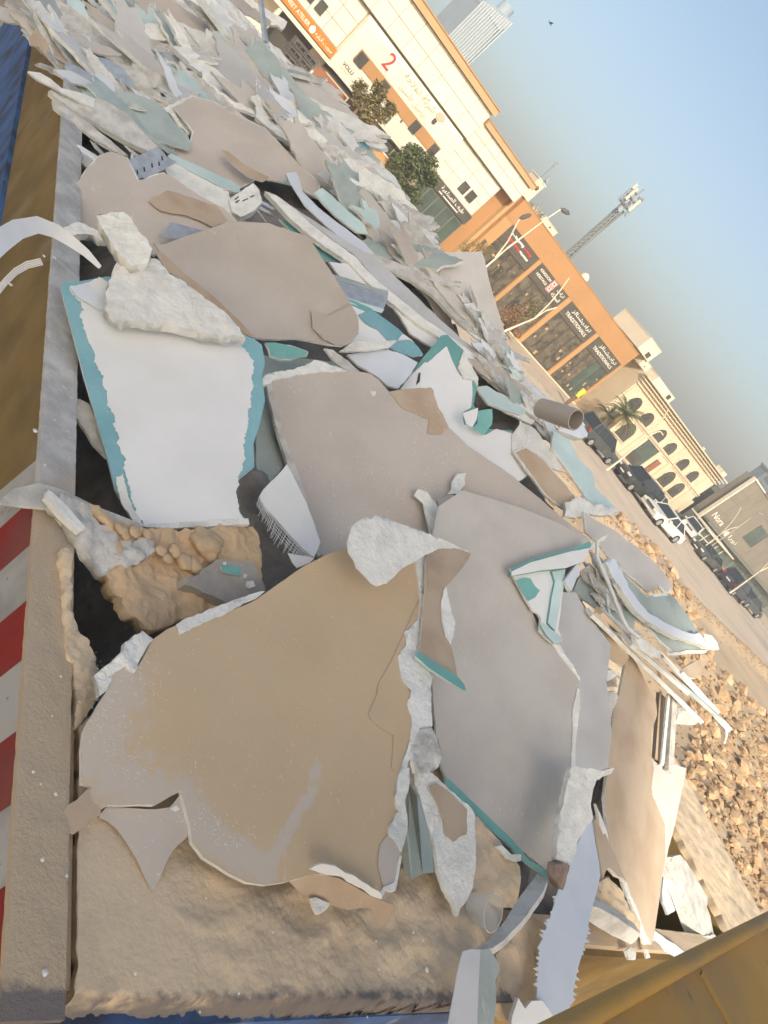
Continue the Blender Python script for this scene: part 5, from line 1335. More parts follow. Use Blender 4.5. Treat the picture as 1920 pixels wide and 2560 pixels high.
L('steel_track', 'shiny dark metal track end in the upper left heap', 'metal track', A1([(360, 260), (440, 275), (560, 360), (655, 430), (640, 455), (560, 420), (420, 340)]), 'galv', lift=0.22, w=0.4, th=0.003, jag=0.0005)
L('steel_track', 'long greenish metal track across the upper left heap', 'metal track', A1([(640, 370), (700, 385), (800, 450), (870, 540), (850, 575), (760, 510), (650, 450)]), 'galv', lift=0.20, w=0.4, th=0.003, jag=0.0005)
L('steel_track', 'bluish metal track leaning below the dark track in the upper left heap', 'metal track', A1([(430, 400), (520, 440), (640, 520), (640, 560), (520, 490), (420, 440)]), 'galv', lift=0.19, w=0.4, th=0.003, jag=0.0005)
L('grey_board', 'mauve grey board sloping across the top of the heap', BOARD, A1([(860, -30), (1060, -30), (1200, 60), (1360, 160), (1350, 300), (1330, 390), (1200, 310), (1080, 200), (960, 130)]), 'paper_mauve', lift=0.14, w=0.3)
L('white_board', 'cream torn board in the top of the heap', BOARD, A1([(770, 205), (900, 170), (1050, 140), (1150, 170), (1205, 250), (1080, 260), (940, 250), (800, 290)]), 'gypsum', lift=0.20, w=0.35, jag=0.01)
L('pale_board', 'white blue board end at the crest in the top middle', BOARD, A1([(1365, 130), (1500, 150), (1659, 220)]) + A2([(60, 260), (130, 330), (0, 300)]) + A1([(1560, 280), (1480, 240), (1360, 170)]), 'paper_blue', lift=0.25, w=0.35)
L('pale_board', 'large pale teal board standing below the board end at the crest', BOARD, A1([(1355, 210), (1420, 200), (1510, 300), (1600, 420), (1659, 490), (1720, 580), (1600, 520), (1480, 380)]), 'pale_teal', lift=0.18, w=0.35)
st = MB()
st.bar(at_dist(648, -30, 6.0), at_dist(664, 105, 5.9), 0.06, 0.02)
tag(st.build('steel_stud', M['galv'], centre=True), 'upright blue grey metal stud standing on the crest at the top', 'stud')
sheet('gypsum_shard', 'white crumpled shards inside the rim in the upper left', 'shard', A1([(415, 860), (440, 930), (520, 940), (620, 1000), (640, 1020), (560, 1085), (490, 1000), (440, 930)]), 'gypsum', lift=-0.05, w=0.4, jag=0.006)
L('grey_board', 'flat grey rail over the dark hole in the upper left', BOARD, A1([(340, 640), (420, 690), (560, 790), (700, 900), (830, 1010), (790, 1010), (640, 920), (480, 790), (350, 690)]), 'gypsum_grey', lift=0.02, w=0.3, th=0.02)

# white plastic strap arching over the rim, and frayed fibre tape below it
def ribbon(name, label, cat, pts, wdt, m, th=0.003):
    mb = MB()
    P = [at_dist(x, y, d) for x, y, d in pts]
    for i in range(len(P)):
        d = (P[min(i + 1, len(P) - 1)] - P[max(i - 1, 0)]).normalized()
        v = (P[i] - CAM).normalized()
        s = d.cross(v).normalized()
        n = s.cross(d)
        wv = wdt[i] if isinstance(wdt, list) else wdt
        mb.v += [P[i] - s * wv / 2, P[i] + s * wv / 2, P[i] + s * wv / 2 + n * th, P[i] - s * wv / 2 + n * th]
    for i in range(len(P) - 1):
        for k in range(4):
            a, b = i * 4 + k, i * 4 + (k + 1) % 4
            mb.f.append([a, b, b + 4, a + 4])
            mb.mi.append(0)
    return tag(mb.build(name, m, centre=True, smooth_angle=40), label, cat)

ribbon('plastic_strap', 'white plastic strap arching over the left rim', 'strap', [(-40, 640, 2.3), (0, 602, 2.38), (45, 573, 2.46), (95, 562, 2.52), (140, 578, 2.55), (180, 605, 2.55), (215, 632, 2.54), (250, 668, 2.52)], [.055, .058, .052, .046, .040, .032, .024, .012], M['plastic_white'])
ft = MB()
arc = [(-10, 720), (10, 695), (35, 670), (65, 653), (100, 645)]
for k in range(60):
    t = k / 59 * (len(arc) - 1.001)
    i = int(t)
    x = arc[i][0] + (arc[i + 1][0] - arc[i][0]) * (t - i)
    y = arc[i][1] + (arc[i + 1][1] - arc[i][1]) * (t - i)
    ft.bar(at_dist(x, y, 2.38 + .002 * k), at_dist(x + 7, y + 17, 2.39 + .002 * k), 0.0014)
for s_ in (0.1, .4, .7, 1.0):
    for i in range(len(arc) - 1):
        ft.bar(at_dist(arc[i][0] + 7 * s_, arc[i][1] + 17 * s_, 2.384 + .03 * i), at_dist(arc[i + 1][0] + 7 * s_, arc[i + 1][1] + 17 * s_, 2.384 + .03 * (i + 1)), 0.0014)
tag(ft.build('fibre_tape', M['mesh_fibre'], centre=True), 'frayed white fibre mesh tape draped over the rim below the strap', 'tape')

# small white crumbs lying on the rim and the dirt
for i, (x, y, s) in enumerate([(88, 1077, 9), (75, 1250, 5), (112, 1162, 6), (27, 712, 7), (137, 1285 - 640, 8), (110, 640, 6), (152, 1691, 5), (140, 1985, 7), (83, 1930, 6), (102, 1960, 4), (106, 2150, 7), (112, 2432, 11), (167, 2190, 7), (338, 2434, 6), (516, 2246, 4), (597, 2484, 5), (1017, 2280, 8), (1033, 2330, 5), (940, 2353, 4), (948, 2424, 4), (1067, 2424, 9), (918, 2542, 4), (500, 2530, 4), (130, 1790, 4), (683, 2330, 5), (1058, 2352, 4), (200, 1755, 4)]):
    p = on_z(x, y, 2.108)
    rad = s * (p - CAM).length / 1923
    me = bpy.data.meshes.new('crumb')
    bm = bmesh.new()
    bmesh.ops.create_icosphere(bm, subdivisions=1, radius=rad * .7)
    for v in bm.verts:
        v.co *= 1 + .45 * noise.noise(v.co * 90 + Vector((i, 2, 3)))
        v.co.z *= .5
    bm.to_mesh(me)
    bm.free()
    tag(link('plaster_crumb', me, None, M['gypsum'], p), 'small white plaster crumb on the dusty rim and front ledge', 'crumb', 'white crumbs on the dusty ledge')

# ------------------------------------------------------------------ countless smaller shards: each one its own object, meshes shared
def shard_mesh(i):
    r = random.Random(100 + i)
    asp = r.uniform(3.0, 10.0)
    w = .5 / asp
    pts = []
    # long torn strip: straight sheared sides, splintered ends
    pts.append((-.5 + r.uniform(0, .12), -w * r.uniform(.3, 1)))
    for k in range(r.randint(1, 2)):
        pts.append((-.2 + .35 * k + r.uniform(-.08, .08), -w * r.uniform(.8, 1.15)))
    pts.append((.5 - r.uniform(.02, .2), -w * r.uniform(.3, 1)))
    if r.random() < .7:
        pts.append((.5, -w * r.uniform(-.3, .4)))
        pts.append((.5 - r.uniform(.08, .2), w * r.uniform(-.1, .3)))
    pts.append((.5 - r.uniform(0, .12), w * r.uniform(.4, 1)))
    pts.append((r.uniform(-.1, .2), w * r.uniform(.75, 1.2)))
    pts.append((-.5 + r.uniform(0, .2), w * r.uniform(.3, 1)))
    if r.random() < .7:
        pts.append((-.5 + r.uniform(.1, .22), w * r.uniform(-.2, .3)))
    pts = jagged(pts, 0.035, 0.022, i + .3)
    return sheet_mesh('shard', pts, Vector((1, 0, 0)), Vector((0, 1, 0)), Vector((0, 0, 1)), r.uniform(.010, .028), 0.02, 3, i * 1.1, bend=((0, 0), (0, 1), r.uniform(-.15, .15)) if r.random() < .4 else None, grid=8, sharp=30)

SH = [shard_mesh(i) for i in range(26)]
pal = ['gypsum'] * 4 + ['gypsum_grey'] * 4 + ['grey_green', 'paper_taupe'] + ['paper_mauve', 'paper_grey', 'paper_grey', 'paper_cool', 'paper_cool', 'paper_cool', 'grey_green', 'pale_teal', 'paper_white', 'paper_blue']
SHM = {}
for i, me in enumerate(SH):
    for m_ in set(pal):
        q = me.copy()
        q.materials.append(M[m_])
        q.materials.append(M['gypsum'])
        SHM[i, m_] = q

REG = [([(90, 20), (330, -20), (640, -20), (700, 130), (640, 300), (400, 330), (250, 260), (130, 160)], 85, (90, 330), 'heaped in the upper left of the load', (-.10, .08), 0.7),
       ([(600, 100), (700, 120), (800, 280), (930, 440), (1040, 570), (1150, 740), (1060, 700), (880, 520), (720, 360), (610, 260)], 110, (110, 330), 'along the ridge against the shops', (.04, .18), 0.28),
       ([(1180, 760), (1330, 900), (1400, 1000), (1480, 1140), (1560, 1300), (1480, 1260), (1360, 1080), (1240, 940)], 70, (60, 220), 'on the crest above the road', (.0, .10), 0.32),
       ([(140, 320), (400, 400), (600, 450), (700, 560), (620, 520), (420, 430), (180, 380)], 16, (40, 100), 'between the boards inside the left rim', (0.0, .08), 0.8),
       ([(1450, 1380), (1600, 1420), (1700, 1640), (1620, 1640), (1540, 1600)], 16, (40, 110), 'between the sticks on the right flank', (-.02, .06), 0.6)]
r = random.Random(42)
for poly, n, (s0, s1), where, (l0, l1), spread in REG:
    xs = [p[0] for p in poly]
    ys = [p[1] for p in poly]
    k = 0
    tries = 0
    while k < n and tries < 5000:
        tries += 1
        x, y = r.uniform(min(xs), max(xs)), r.uniform(min(ys), max(ys))
        if not inside((x, y), poly):
            continue
        h = hit(x, y)
        if h is None:
            continue
        k += 1
        tc = (CAM - h).normalized()
        h = h + tc * r.uniform(l0, l1)
        px_len = r.uniform(s0, s1)
        size = px_len * (h - CAM).length / 1923 * 1.1
        nrm = (pile_normal(h) * 0.55 + tc * 0.35 + Vector((r.uniform(-.36, .36), r.uniform(-.36, .36), r.uniform(-.2, .3)))).normalized()
        ang = math.radians(51) + r.uniform(-spread, spread)      # boards lie along the ridge
        p2 = on_plane(x + 30 * math.cos(ang), y + 30 * math.sin(ang), h, tc)
        e1 = (p2 - h)
        e1 = (e1 - nrm * e1.dot(nrm)).normalized()
        e2 = nrm.cross(e1)
        mi = r.choice(pal)
        o = bpy.data.objects.new('shard', SHM[r.randrange(len(SH)), mi])
        COL.objects.link(o)
        rot = Matrix((e1, e2, nrm)).transposed().to_4x4()
        o.matrix_world = Matrix.Translation(h) @ rot @ Matrix.Scale(size, 4)
        tag(o, 'small broken plasterboard shard ' + where, 'shard', 'broken shards ' + where)

# ------------------------------------------------------------------ the street behind: materials
M['cream'] = mat('cream_panel', (0.70, 0.655, 0.55), (0.66, 0.615, 0.51), 0.8, rough=0.8, vary=0.035)
M['cream_joint'] = mat('cream_joint', (0.42, 0.36, 0.26), (0.38, 0.32, 0.23), 2, vary=0)
M['tan_trim'] = mat('tan_trim', (0.52, 0.34, 0.18), (0.47, 0.31, 0.16), 1.0, vary=0.02)
M['ochre'] = mat('ochre_wall', (0.44, 0.235, 0.10), (0.41, 0.22, 0.095), 0.6, vary=0.02)
M['ochre_light'] = mat('ochre_light', (0.49, 0.275, 0.12), (0.46, 0.26, 0.115), 0.6, vary=0.02)
M['sign_orange'] = mat('sign_orange', (0.50, 0.18, 0.03), (0.47, 0.17, 0.03), 2, vary=0)
M['ivory'] = mat('ivory_stone', (0.64, 0.54, 0.39), (0.60, 0.50, 0.36), 0.7, vary=0.03)
M['glass_dark'] = mat('glass_dark', (0.09, 0.085, 0.07), (0.055, 0.055, 0.05), 1.2, rough=0.15, spec=0.5, vary=0.1)
M['glass_green'] = mat('glass_green', (0.09, 0.12, 0.10), (0.06, 0.08, 0.07), 1.2, rough=0.12, spec=0.5, vary=0.1)
M['shop_inside'] = mat('shop_inside', (0.16, 0.13, 0.09), (0.05, 0.045, 0.035), 2.6, detail=8, rough=0.3, speck=(0.42, 0.36, 0.25), speck_amt=0.8, speck_scale=7, spec=0.5, vary=0.1)
M['louvre'] = mat('louvre', (0.17, 0.15, 0.12), (0.13, 0.12, 0.10), 3, vary=0.06)
M['charcoal'] = mat('charcoal', (0.10, 0.09, 0.08), (0.08, 0.075, 0.07), 2, vary=0.05)
M['letter_white'] = mat('letter_white', (0.82, 0.78, 0.68), (0.8, 0.76, 0.66), 2, vary=0)
M['letter_red'] = mat('letter_red', (0.58, 0.05, 0.05), (0.55, 0.05, 0.05), 2, vary=0)
M['letter_dark'] = mat('letter_dark', (0.09, 0.07, 0.05), (0.09, 0.07, 0.05), 2, vary=0)
M['letter_grey'] = mat('letter_grey', (0.50, 0.44, 0.33), (0.48, 0.42, 0.32), 2, vary=0)
M['rust_board'] = mat('rust_board', (0.28, 0.115, 0.06), (0.22, 0.10, 0.06), 0.8, stain=(0.34, 0.20, 0.13), stain_amt=0.6, stain_scale=0.6, vary=0)
M['brown_board'] = mat('brown_board', (0.20, 0.13, 0.09), (0.16, 0.105, 0.075), 0.8, vary=0)
M['crate'] = mat('crate', (0.12, 0.11, 0.10), (0.09, 0.08, 0.075), 3, vary=0.2)
M['stone_dark'] = mat('stone_dark', (0.24, 0.21, 0.165), (0.21, 0.18, 0.145), 0.5, vary=0.02)
M['stone_green'] = mat('stone_green', (0.17, 0.18, 0.155), (0.15, 0.155, 0.135), 0.5, vary=0.02)
M['pole'] = mat('pole_paint', (0.70, 0.62, 0.48), (0.65, 0.57, 0.44), 2, vary=0)
M['lamp_head'] = mat('lamp_head', (0.12, 0.12, 0.12), (0.1, 0.1, 0.1), 2, vary=0)
M['leaf'] = mat('leaf', (0.15, 0.175, 0.075), (0.10, 0.125, 0.05), 1.5, rough=0.7, vary=0)
M['leaf_dry'] = mat('leaf_dry', (0.27, 0.22, 0.09), (0.19, 0.165, 0.07), 1.5, rough=0.8, vary=0)
M['leaf_rust'] = mat('leaf_rust', (0.34, 0.19, 0.10), (0.26, 0.145, 0.08), 1.5, rough=0.8, vary=0)
M['bark'] = mat('bark', (0.20, 0.14, 0.09), (0.14, 0.10, 0.06), 6, bump=0.5, bscale=10, vary=0)
M['tower_steel'] = mat('tower_steel', (0.30, 0.37, 0.43), (0.26, 0.32, 0.38), 0.3, rough=0.5, vary=0.02)
M['fin_pale'] = mat('fin_pale', (0.60, 0.65, 0.68), (0.56, 0.61, 0.64), 0.3, rough=0.4, vary=0)
M['mast_steel'] = mat('mast_steel', (0.20, 0.21, 0.20), (0.16, 0.17, 0.165), 0.5, rough=0.6, vary=0)
M['white_wall'] = mat('white_wall', (0.70, 0.63, 0.50), (0.66, 0.59, 0.46), 0.6, vary=0.03)
M['tyre'] = mat('tyre', (0.025, 0.025, 0.025), (0.03, 0.03, 0.03), 3, rough=0.9, vary=0)
M['rim_metal'] = mat('rim_metal', (0.5, 0.5, 0.5), (0.42, 0.42, 0.42), 3, metal=0.6, rough=0.4, vary=0)
M['car_glass'] = mat('car_glass', (0.03, 0.035, 0.04), (0.025, 0.03, 0.035), 3, rough=0.08, spec=0.6, vary=0)
M['head_lamp'] = mat('head_lamp', (0.75, 0.75, 0.72), (0.7, 0.7, 0.68), 3, rough=0.15, vary=0)
M['tail_lamp'] = mat('tail_lamp', (0.45, 0.03, 0.03), (0.4, 0.03, 0.03), 3, rough=0.2, vary=0)
for nm, cc_ in (('car_grey', (0.06, 0.07, 0.068)), ('car_black', (0.035, 0.038, 0.038)), ('car_white', (0.72, 0.70, 0.66)), ('car_silver', (0.42, 0.43, 0.42)), ('car_navy', (0.03, 0.035, 0.06))):
    M[nm] = mat(nm, cc_, tuple(v * .9 for v in cc_), 2, rough=0.28, spec=0.5, stain=(0.30, 0.25, 0.19), stain_amt=0.25, vary=0)

FORMS = {'ا': (0xFE8D, 2), 'أ': (0xFE83, 2), 'ب': (0xFE8F, 4), 'ت': (0xFE95, 4), 'ة': (0xFE93, 2), 'ج': (0xFE9D, 4), 'ح': (0xFEA1, 4), 'د': (0xFEA9, 2), 'ر': (0xFEAD, 2), 'ز': (0xFEAF, 2),
         'س': (0xFEB1, 4), 'ش': (0xFEB5, 4), 'ص': (0xFEB9, 4), 'ط': (0xFEC1, 4), 'ع': (0xFEC9, 4), 'ف': (0xFED1, 4), 'ق': (0xFED5, 4), 'ك': (0xFED9, 4), 'ل': (0xFEDD, 4), 'م': (0xFEE1, 4),
         'ن': (0xFEE5, 4), 'ه': (0xFEE9, 4), 'و': (0xFEED, 2), 'ي': (0xFEF1, 4), 'ث': (0xFE99, 4), 'ى': (0xFEEF, 2)}


def arabic(s):
    s = s.replace('لا', '\u0001')
    out = []
    for i, ch in enumerate(s):
        if ch == ' ':
            out.append(ch)
            continue
        base, n = FORMS.get(ch, (0xFEFB, 2))
        pv = s[i - 1] if i else ' '
        nx = s[i + 1] if i + 1 < len(s) else ' '
        jp = pv != ' ' and FORMS.get(pv, (0, 2))[1] == 4
        jn = nx != ' ' and n == 4
        k = 3 if (jp and jn) else 2 if jn else 1 if jp else 0
        out.append(chr(base + k))
    return ''.join(reversed(out))


def lettering(body, x0, x1, z0, z1, y, m, parent, name='lettering', ar=False, depth=0.02):
    cu = bpy.data.curves.new('txt', 'FONT')
    cu.body = arabic(body) if ar else body
    cu.resolution_u = 3
    cu.size = 1
    ob = bpy.data.objects.new('txt', cu)
    COL.objects.link(ob)
    dg = bpy.context.evaluated_depsgraph_get()
    me = bpy.data.meshes.new_from_object(ob.evaluated_get(dg))
    bpy.data.objects.remove(ob)
    xs = [v.co.x for v in me.vertices]
    ys = [v.co.y for v in me.vertices]
    bm = bmesh.new()
    bm.from_mesh(me)
    ret = bmesh.ops.extrude_face_region(bm, geom=bm.faces[:])
    for e in ret['geom']:
        if isinstance(e, bmesh.types.BMVert):
            e.co.z += 1
    px, py, pz = parent.location
    for v in bm.verts:
        u = (v.co.x - min(xs)) / (max(xs) - min(xs))
        w_ = (v.co.y - min(ys)) / (max(ys) - min(ys))
        d = v.co.z
        v.co = Vector((x0 + (x1 - x0) * u - px, y - depth * d - py, z0 + (z1 - z0) * w_ - pz))
    bmesh.ops.recalc_face_normals(bm, faces=bm.faces)
    me2 = bpy.data.meshes.new(name)
    bm.to_mesh(me2)
    bm.free()
    bpy.data.meshes.remove(me)
    return link(name, me2, parent, m, (0, 0, 0))


class Bld:
    def __init__(self, name, x, y, label, cat='building', group=None):
        self.e = empty(name, (x, y, 0), label, cat, group)
        self.o = Vector((x, y, 0))

    def box(self, name, m, *b, parent=None, bevel=0):
        mb = MB()
        for q in (b if isinstance(b[0], (tuple, list)) else [b]):
            mb.box(*q)
        return self.mb(name, m, mb, parent)

    def mb(self, name, m, mb, parent=None, sm=None):
        off = self.o
        mb.v = [p - off for p in mb.v]
        return mb.build(name, M[m] if isinstance(m, str) else m, parent or self.e, origin=(0, 0, 0), smooth_angle=sm)

    def tiles(self, name, m, x0, x1, z0, z1, nx, nz, y, d=0.03, gap=0.028, holes=()):
        dx, dz = (x1 - x0) / nx, (z1 - z0) / nz
        me = None
        for j in range(nz):
            for i in range(nx):
                cx, cz = x0 + (i + .5) * dx, z0 + (j + .5) * dz
                if any(h[0] < cx + dx / 2 and cx - dx / 2 < h[1] and h[2] < cz + dz / 2 and cz - dz / 2 < h[3] for h in holes):
                    continue
                if me is None:
                    t = MB().box(-dx / 2 + gap / 2, dx / 2 - gap / 2, -d, 0.004, -dz / 2 + gap / 2, dz / 2 - gap / 2)
                    me = t.mesh(name)
                    me.materials.append(M[m])
                link(name, me, self.e, None, Vector((cx, y, cz)) - self.o)

    def window(self, x0, x1, z0, z1, y, glass='glass_dark', frame='charcoal', deep=0.05, t=0.035):
        mb = MB()
        mb.box(x0 - t, x1 + t, y - .03, y + .01, z0 - t, z0).box(x0 - t, x1 + t, y - .03, y + .01, z1, z1 + t)
        mb.box(x0 - t, x0, y - .03, y + .01, z0, z1).box(x1, x1 + t, y - .03, y + .01, z0, z1)
        w_ = self.mb('window', frame, mb)
        p = MB().box(x0, x1, y - 0.012, y + .006, z0, z1)
        p.v = [q - self.o for q in p.v]
        p.build('pane', M[glass], w_, origin=(0, 0, 0))
        return w_


# ------------------------------------------------------------------ cream shopping block
cb = Bld('shopping_block', 15, 36, 'cream panelled two storey block with a big red number two and shop signs')
cb.box('wall', 'cream_joint', 4, 23.04, 36.05, 46, 0, 5.6)
cb.box('upper_band', 'cream_joint', (4, 19.55, 35.78, 46, 4.62, 6.16), (19.552, 24.0, 35.80, 46, 4.60, 5.64))
cb.box('parapet', 'tan_trim', (4, 19.6, 35.55, 36.2, 6.17, 6.48), (19.62, 24.1, 35.6, 36.2, 5.65, 5.92))
cb.box('parapet_edge', 'ochre_light', (4, 19.66, 35.50, 36.2, 6.482, 6.53), (19.62, 24.14, 35.55, 36.2, 5.922, 5.96))
cb.tiles('cladding_panel', 'cream', 4.0, 19.55, 4.63, 6.15, 15, 2, 35.78)
cb.tiles('cladding_panel', 'cream', 19.56, 23.98, 4.61, 5.63, 5, 2, 35.80)
cb.tiles('cladding_panel', 'cream', 4.0, 12.42, 2.66, 4.56, 9, 3, 36.05)
cb.tiles('cladding_panel', 'cream', 19.6, 23.0, 2.60, 4.54, 4, 3, 36.05)
# projecting sign slab, leaning forward a little at the top edge
mb = MB()
prof = [(35.62, 2.02), (35.62, 4.30), (35.78, 4.52), (36.04, 4.52), (36.04, 2.02)]
mb.prism([(12.47, y_, z_) for y_, z_ in prof], (6.95, 0, 0))
cb.mb('sign_slab', 'cream', mb)
cb.tiles('cladding_panel', 'cream', 12.5, 19.40, 3.52, 4.28, 7, 1, 35.62, d=0.015, gap=0.02)
cb.box('recess_band', 'ochre', 13.08, 18.9, 35.585, 35.612, 2.93, 3.46)
for x0, x1 in ((13.15, 13.57), (14.68, 15.05), (17.02, 17.38), (18.49, 18.84)):
    cb.window(x0, x1, 2.92, 3.37, 35.575)
for x0, x1 in ((10.18, 10.48), (10.74, 11.06)):
    cb.window(x0, x1, 2.99, 3.41, 35.995)
for x0, x1 in ((21.3, 21.71), (21.94, 22.35)):
    cb.window(x0, x1, 2.94, 3.40, 35.995)
lettering('2', 14.08, 14.50, 3.67, 4.35, 35.60, M['letter_red'], cb.e, 'number')
lettering('شركة الفلاحة', 15.2, 17.35, 4.0, 4.42, 35.60, M['letter_grey'], cb.e, ar=True)
lettering('تراجيل الأصيل', 15.35, 17.2, 3.62, 3.92, 35.60, M['letter_grey'], cb.e, ar=True)
lettering('VOLU', 12.90, 13.52, 2.44, 2.60, 35.618, M['letter_dark'], cb.e)
cb.box('small_print', 'letter_grey', (12.92, 13.1, 35.61, 35.625, 2.32, 2.345), (13.14, 13.4, 35.61, 35.625, 2.32, 2.345))
mb = MB()
mb.prism([(17.75 + .26 * math.cos(a), 35.60, 4.28 + .17 * math.sin(a)) for a in [2 * math.pi * k / 24 for k in range(24)]], (0, -.02, 0))
cb.mb('emblem', 'letter_grey', mb)
mb = MB()
mb.prism([(17.58, 35.60, 4.10), (17.57, 35.60, 3.88), (17.66, 35.60, 3.80), (17.78, 35.60, 3.86), (17.78, 35.60, 4.06)], (0, -.02, 0))
cb.mb('emblem', 'letter_dark', mb)
cb.box('sign_band', 'sign_orange', 4, 12.44, 35.80, 36.04, 2.2, 2.62)
lettering('SWEET ATELIER', 9.55, 10.95, 2.33, 2.50, 35.80, M['letter_white'], cb.e)
lettering('سويت أتيليه', 11.35, 12.35, 2.30, 2.54, 35.80, M['letter_white'], cb.e, ar=True)
mb = MB()
mb.prism([(11.15 + .13 * math.cos(a) * (1 - .5 * math.sin(a) ** 3), 35.80, 2.41 + .15 * math.sin(a)) for a in [2 * math.pi * k / 20 for k in range(20)]], (0, -.02, 0))
cb.mb('emblem', 'letter_white', mb)
cb.box('canopy', 'white_wall', 4, 12.40, 34.9, 36.04, 2.02, 2.16)
cb.box('canopy_post', 'white_wall', (9.45, 9.6, 34.95, 35.1, 0, 2.01))
cb.box('shopfront', 'cream', (4, 9.9, 35.95, 36.04, 0, 2.0), (11.7, 12.44, 35.95, 36.04, 0, 2.0))
cb.box('shopfront_glass', 'glass_dark', 9.92, 11.68, 35.97, 36.04, 0.2, 2.0)
cb.box('lower_wall', 'ivory', 12.47, 19.4, 35.98, 36.04, 0, 2.01)
cb.box('lintel', 'charcoal', 12.5, 14.3, 35.9, 35.97, 1.80, 1.98)
cb.box('shop_sign', 'charcoal', 14.62, 16.12, 35.55, 35.608, 2.26, 2.62)
lettering('تعريشات', 14.95, 16.0, 2.32, 2.55, 35.55, M['letter_white'], cb.e, ar=True)
cb.box('shopfront_glass', 'glass_dark', (16.2, 17.4, 35.9, 35.975, 0.1, 1.9), (17.5, 19.2, 35.9, 35.975, 0.1, 1.9))
cb.box('fascia', 'charcoal', 19.45, 23.02, 35.86, 36.04, 2.05, 2.58)
lettering('طيف الصناعية', 20.55, 22.45, 2.26, 2.52, 35.86, M['letter_white'], cb.e, ar=True)
cb.box('small_print', 'letter_white', (20.6, 20.85, 35.84, 35.857, 2.14, 2.19), (20.95, 22.2, 35.84, 35.857, 2.14, 2.19))
for i in range(5):
    cb.window(19.55 + i * .69, 20.17 + i * .69, 0.25, 1.95, 35.97, glass='glass_green', frame='stone_green')
for i, (x_, z_) in enumerate(((15.9, 2.83), (16.5, 2.84), (18.9, 2.45))):
    cb.box('wall_light', 'lamp_head', x_, x_ + .06, 35.5, 35.61, z_, z_ + .06)
mb = MB()
mb.tube([(18.6, 35.3, 2.45), (18.62, 35.2, 2.65), (18.5, 35.15, 2.8), (18.35, 35.15, 2.78)], 0.02, 6)
mb.box(18.2, 18.36, 35.1, 35.2, 2.72, 2.82)
cb.mb('wall_lantern', 'lamp_head', mb)

# hoardings and crates in front
hb = Bld('hoarding_board', 13.3, 34, 'rust red hoarding board in front of the cream block')
hb.box('board', 'rust_board', 11.72, 13.42, 34, 34.04, 0, 1.78)
hb.box('post', 'steel_dark', (11.75, 11.8, 34.05, 34.1, 0, 1.7), (13.3, 13.35, 34.05, 34.1, 0, 1.7))
hb.e['category'] = 'hoarding'
hb = Bld('hoarding_board', 14.4, 34, 'dark brown hoarding board beside the rust red one')
hb.box('board', 'brown_board', 13.46, 15.38, 33.9, 33.94, 0, 1.84)
hb.box('top_rail', 'leaf_dry', 13.46, 15.38, 33.88, 33.96, 1.842, 1.87)
hb.box('post', 'steel_dark', (13.5, 13.55, 33.95, 34.0, 0, 1.7), (15.3, 15.35, 33.95, 34.0, 0, 1.7))
hb.e['category'] = 'hoarding'
crates = Bld('crate_stack', 9.8, 30, 'stack of dark crates standing in front of the sweet shop', 'crates')
for j in range(7):
    for i in range(2):
        x_ = 9.2 + i * .53
        z_ = 0.13 + j * .27
        crates.box('crate', 'crate', (x_, x_ + .51, 30, 30.5, z_, z_ + .05), (x_, x_ + .51, 30, 30.5, z_ + .17, z_ + .25), (x_, x_ + .05, 30, 30.5, z_ + .052, z_ + .168), (x_ + .23, x_ + .28, 30, 30.5, z_ + .052, z_ + .168), (x_ + .46, x_ + .51, 30, 30.5, z_ + .052, z_ + .168), (x_ + .06, x_ + .45, 30.1, 30.4, z_ + .051, z_ + .169))
hb = Bld('garden_wall', 17, 33.5, 'low ochre yard wall between the hoarding and the green tree', 'wall')
hb.box('wall', 'ochre_light', 15.45, 18.0, 33.6, 33.75, 0.12, 1.45)
hb.box('coping', 'cream', 15.4, 18.05, 33.55, 33.8, 1.452, 1.5)

# ------------------------------------------------------------------ ochre shops
ob_ = Bld('ochre_shops', 31, 36, 'single storey ochre shop row with grey slatted signs over its windows')
ob_.box('wall', 'ochre', (23.06, 24.2, 36.6, 46, 0, 5.1), (24.42, 39.08, 36.12, 46, 0, 5.16))
ob_.box('reveal', 'tan_trim', 24.202, 24.418, 36.3, 46, 0, 5.12)
zb, zt = 0.22, 3.94
bays = [(25.10, 28.02, 'p1'), (28.30, 31.52, 'p2'), (31.90, 35.22, 'p3'), (35.58, 38.87, 'p4')]
xs_ = [24.42] + [v for b_ in bays for v in b_[:2]] + [39.08]
for i in range(0, len(xs_), 2):
    ob_.box('pier', 'ochre_light', xs_[i], xs_[i + 1], 35.98, 36.118, 0, zt)
ob_.box('top_wall', 'ochre', 24.42, 39.08, 35.96, 36.118, zt + .002, 5.15)
ob_.box('parapet_cap', 'ochre_light', 24.38, 39.1, 35.92, 36.3, 5.152, 5.19)
ob_.box('plinth', 'ivory', 24.42, 39.1, 35.9, 35.978, 0.0, 0.20)
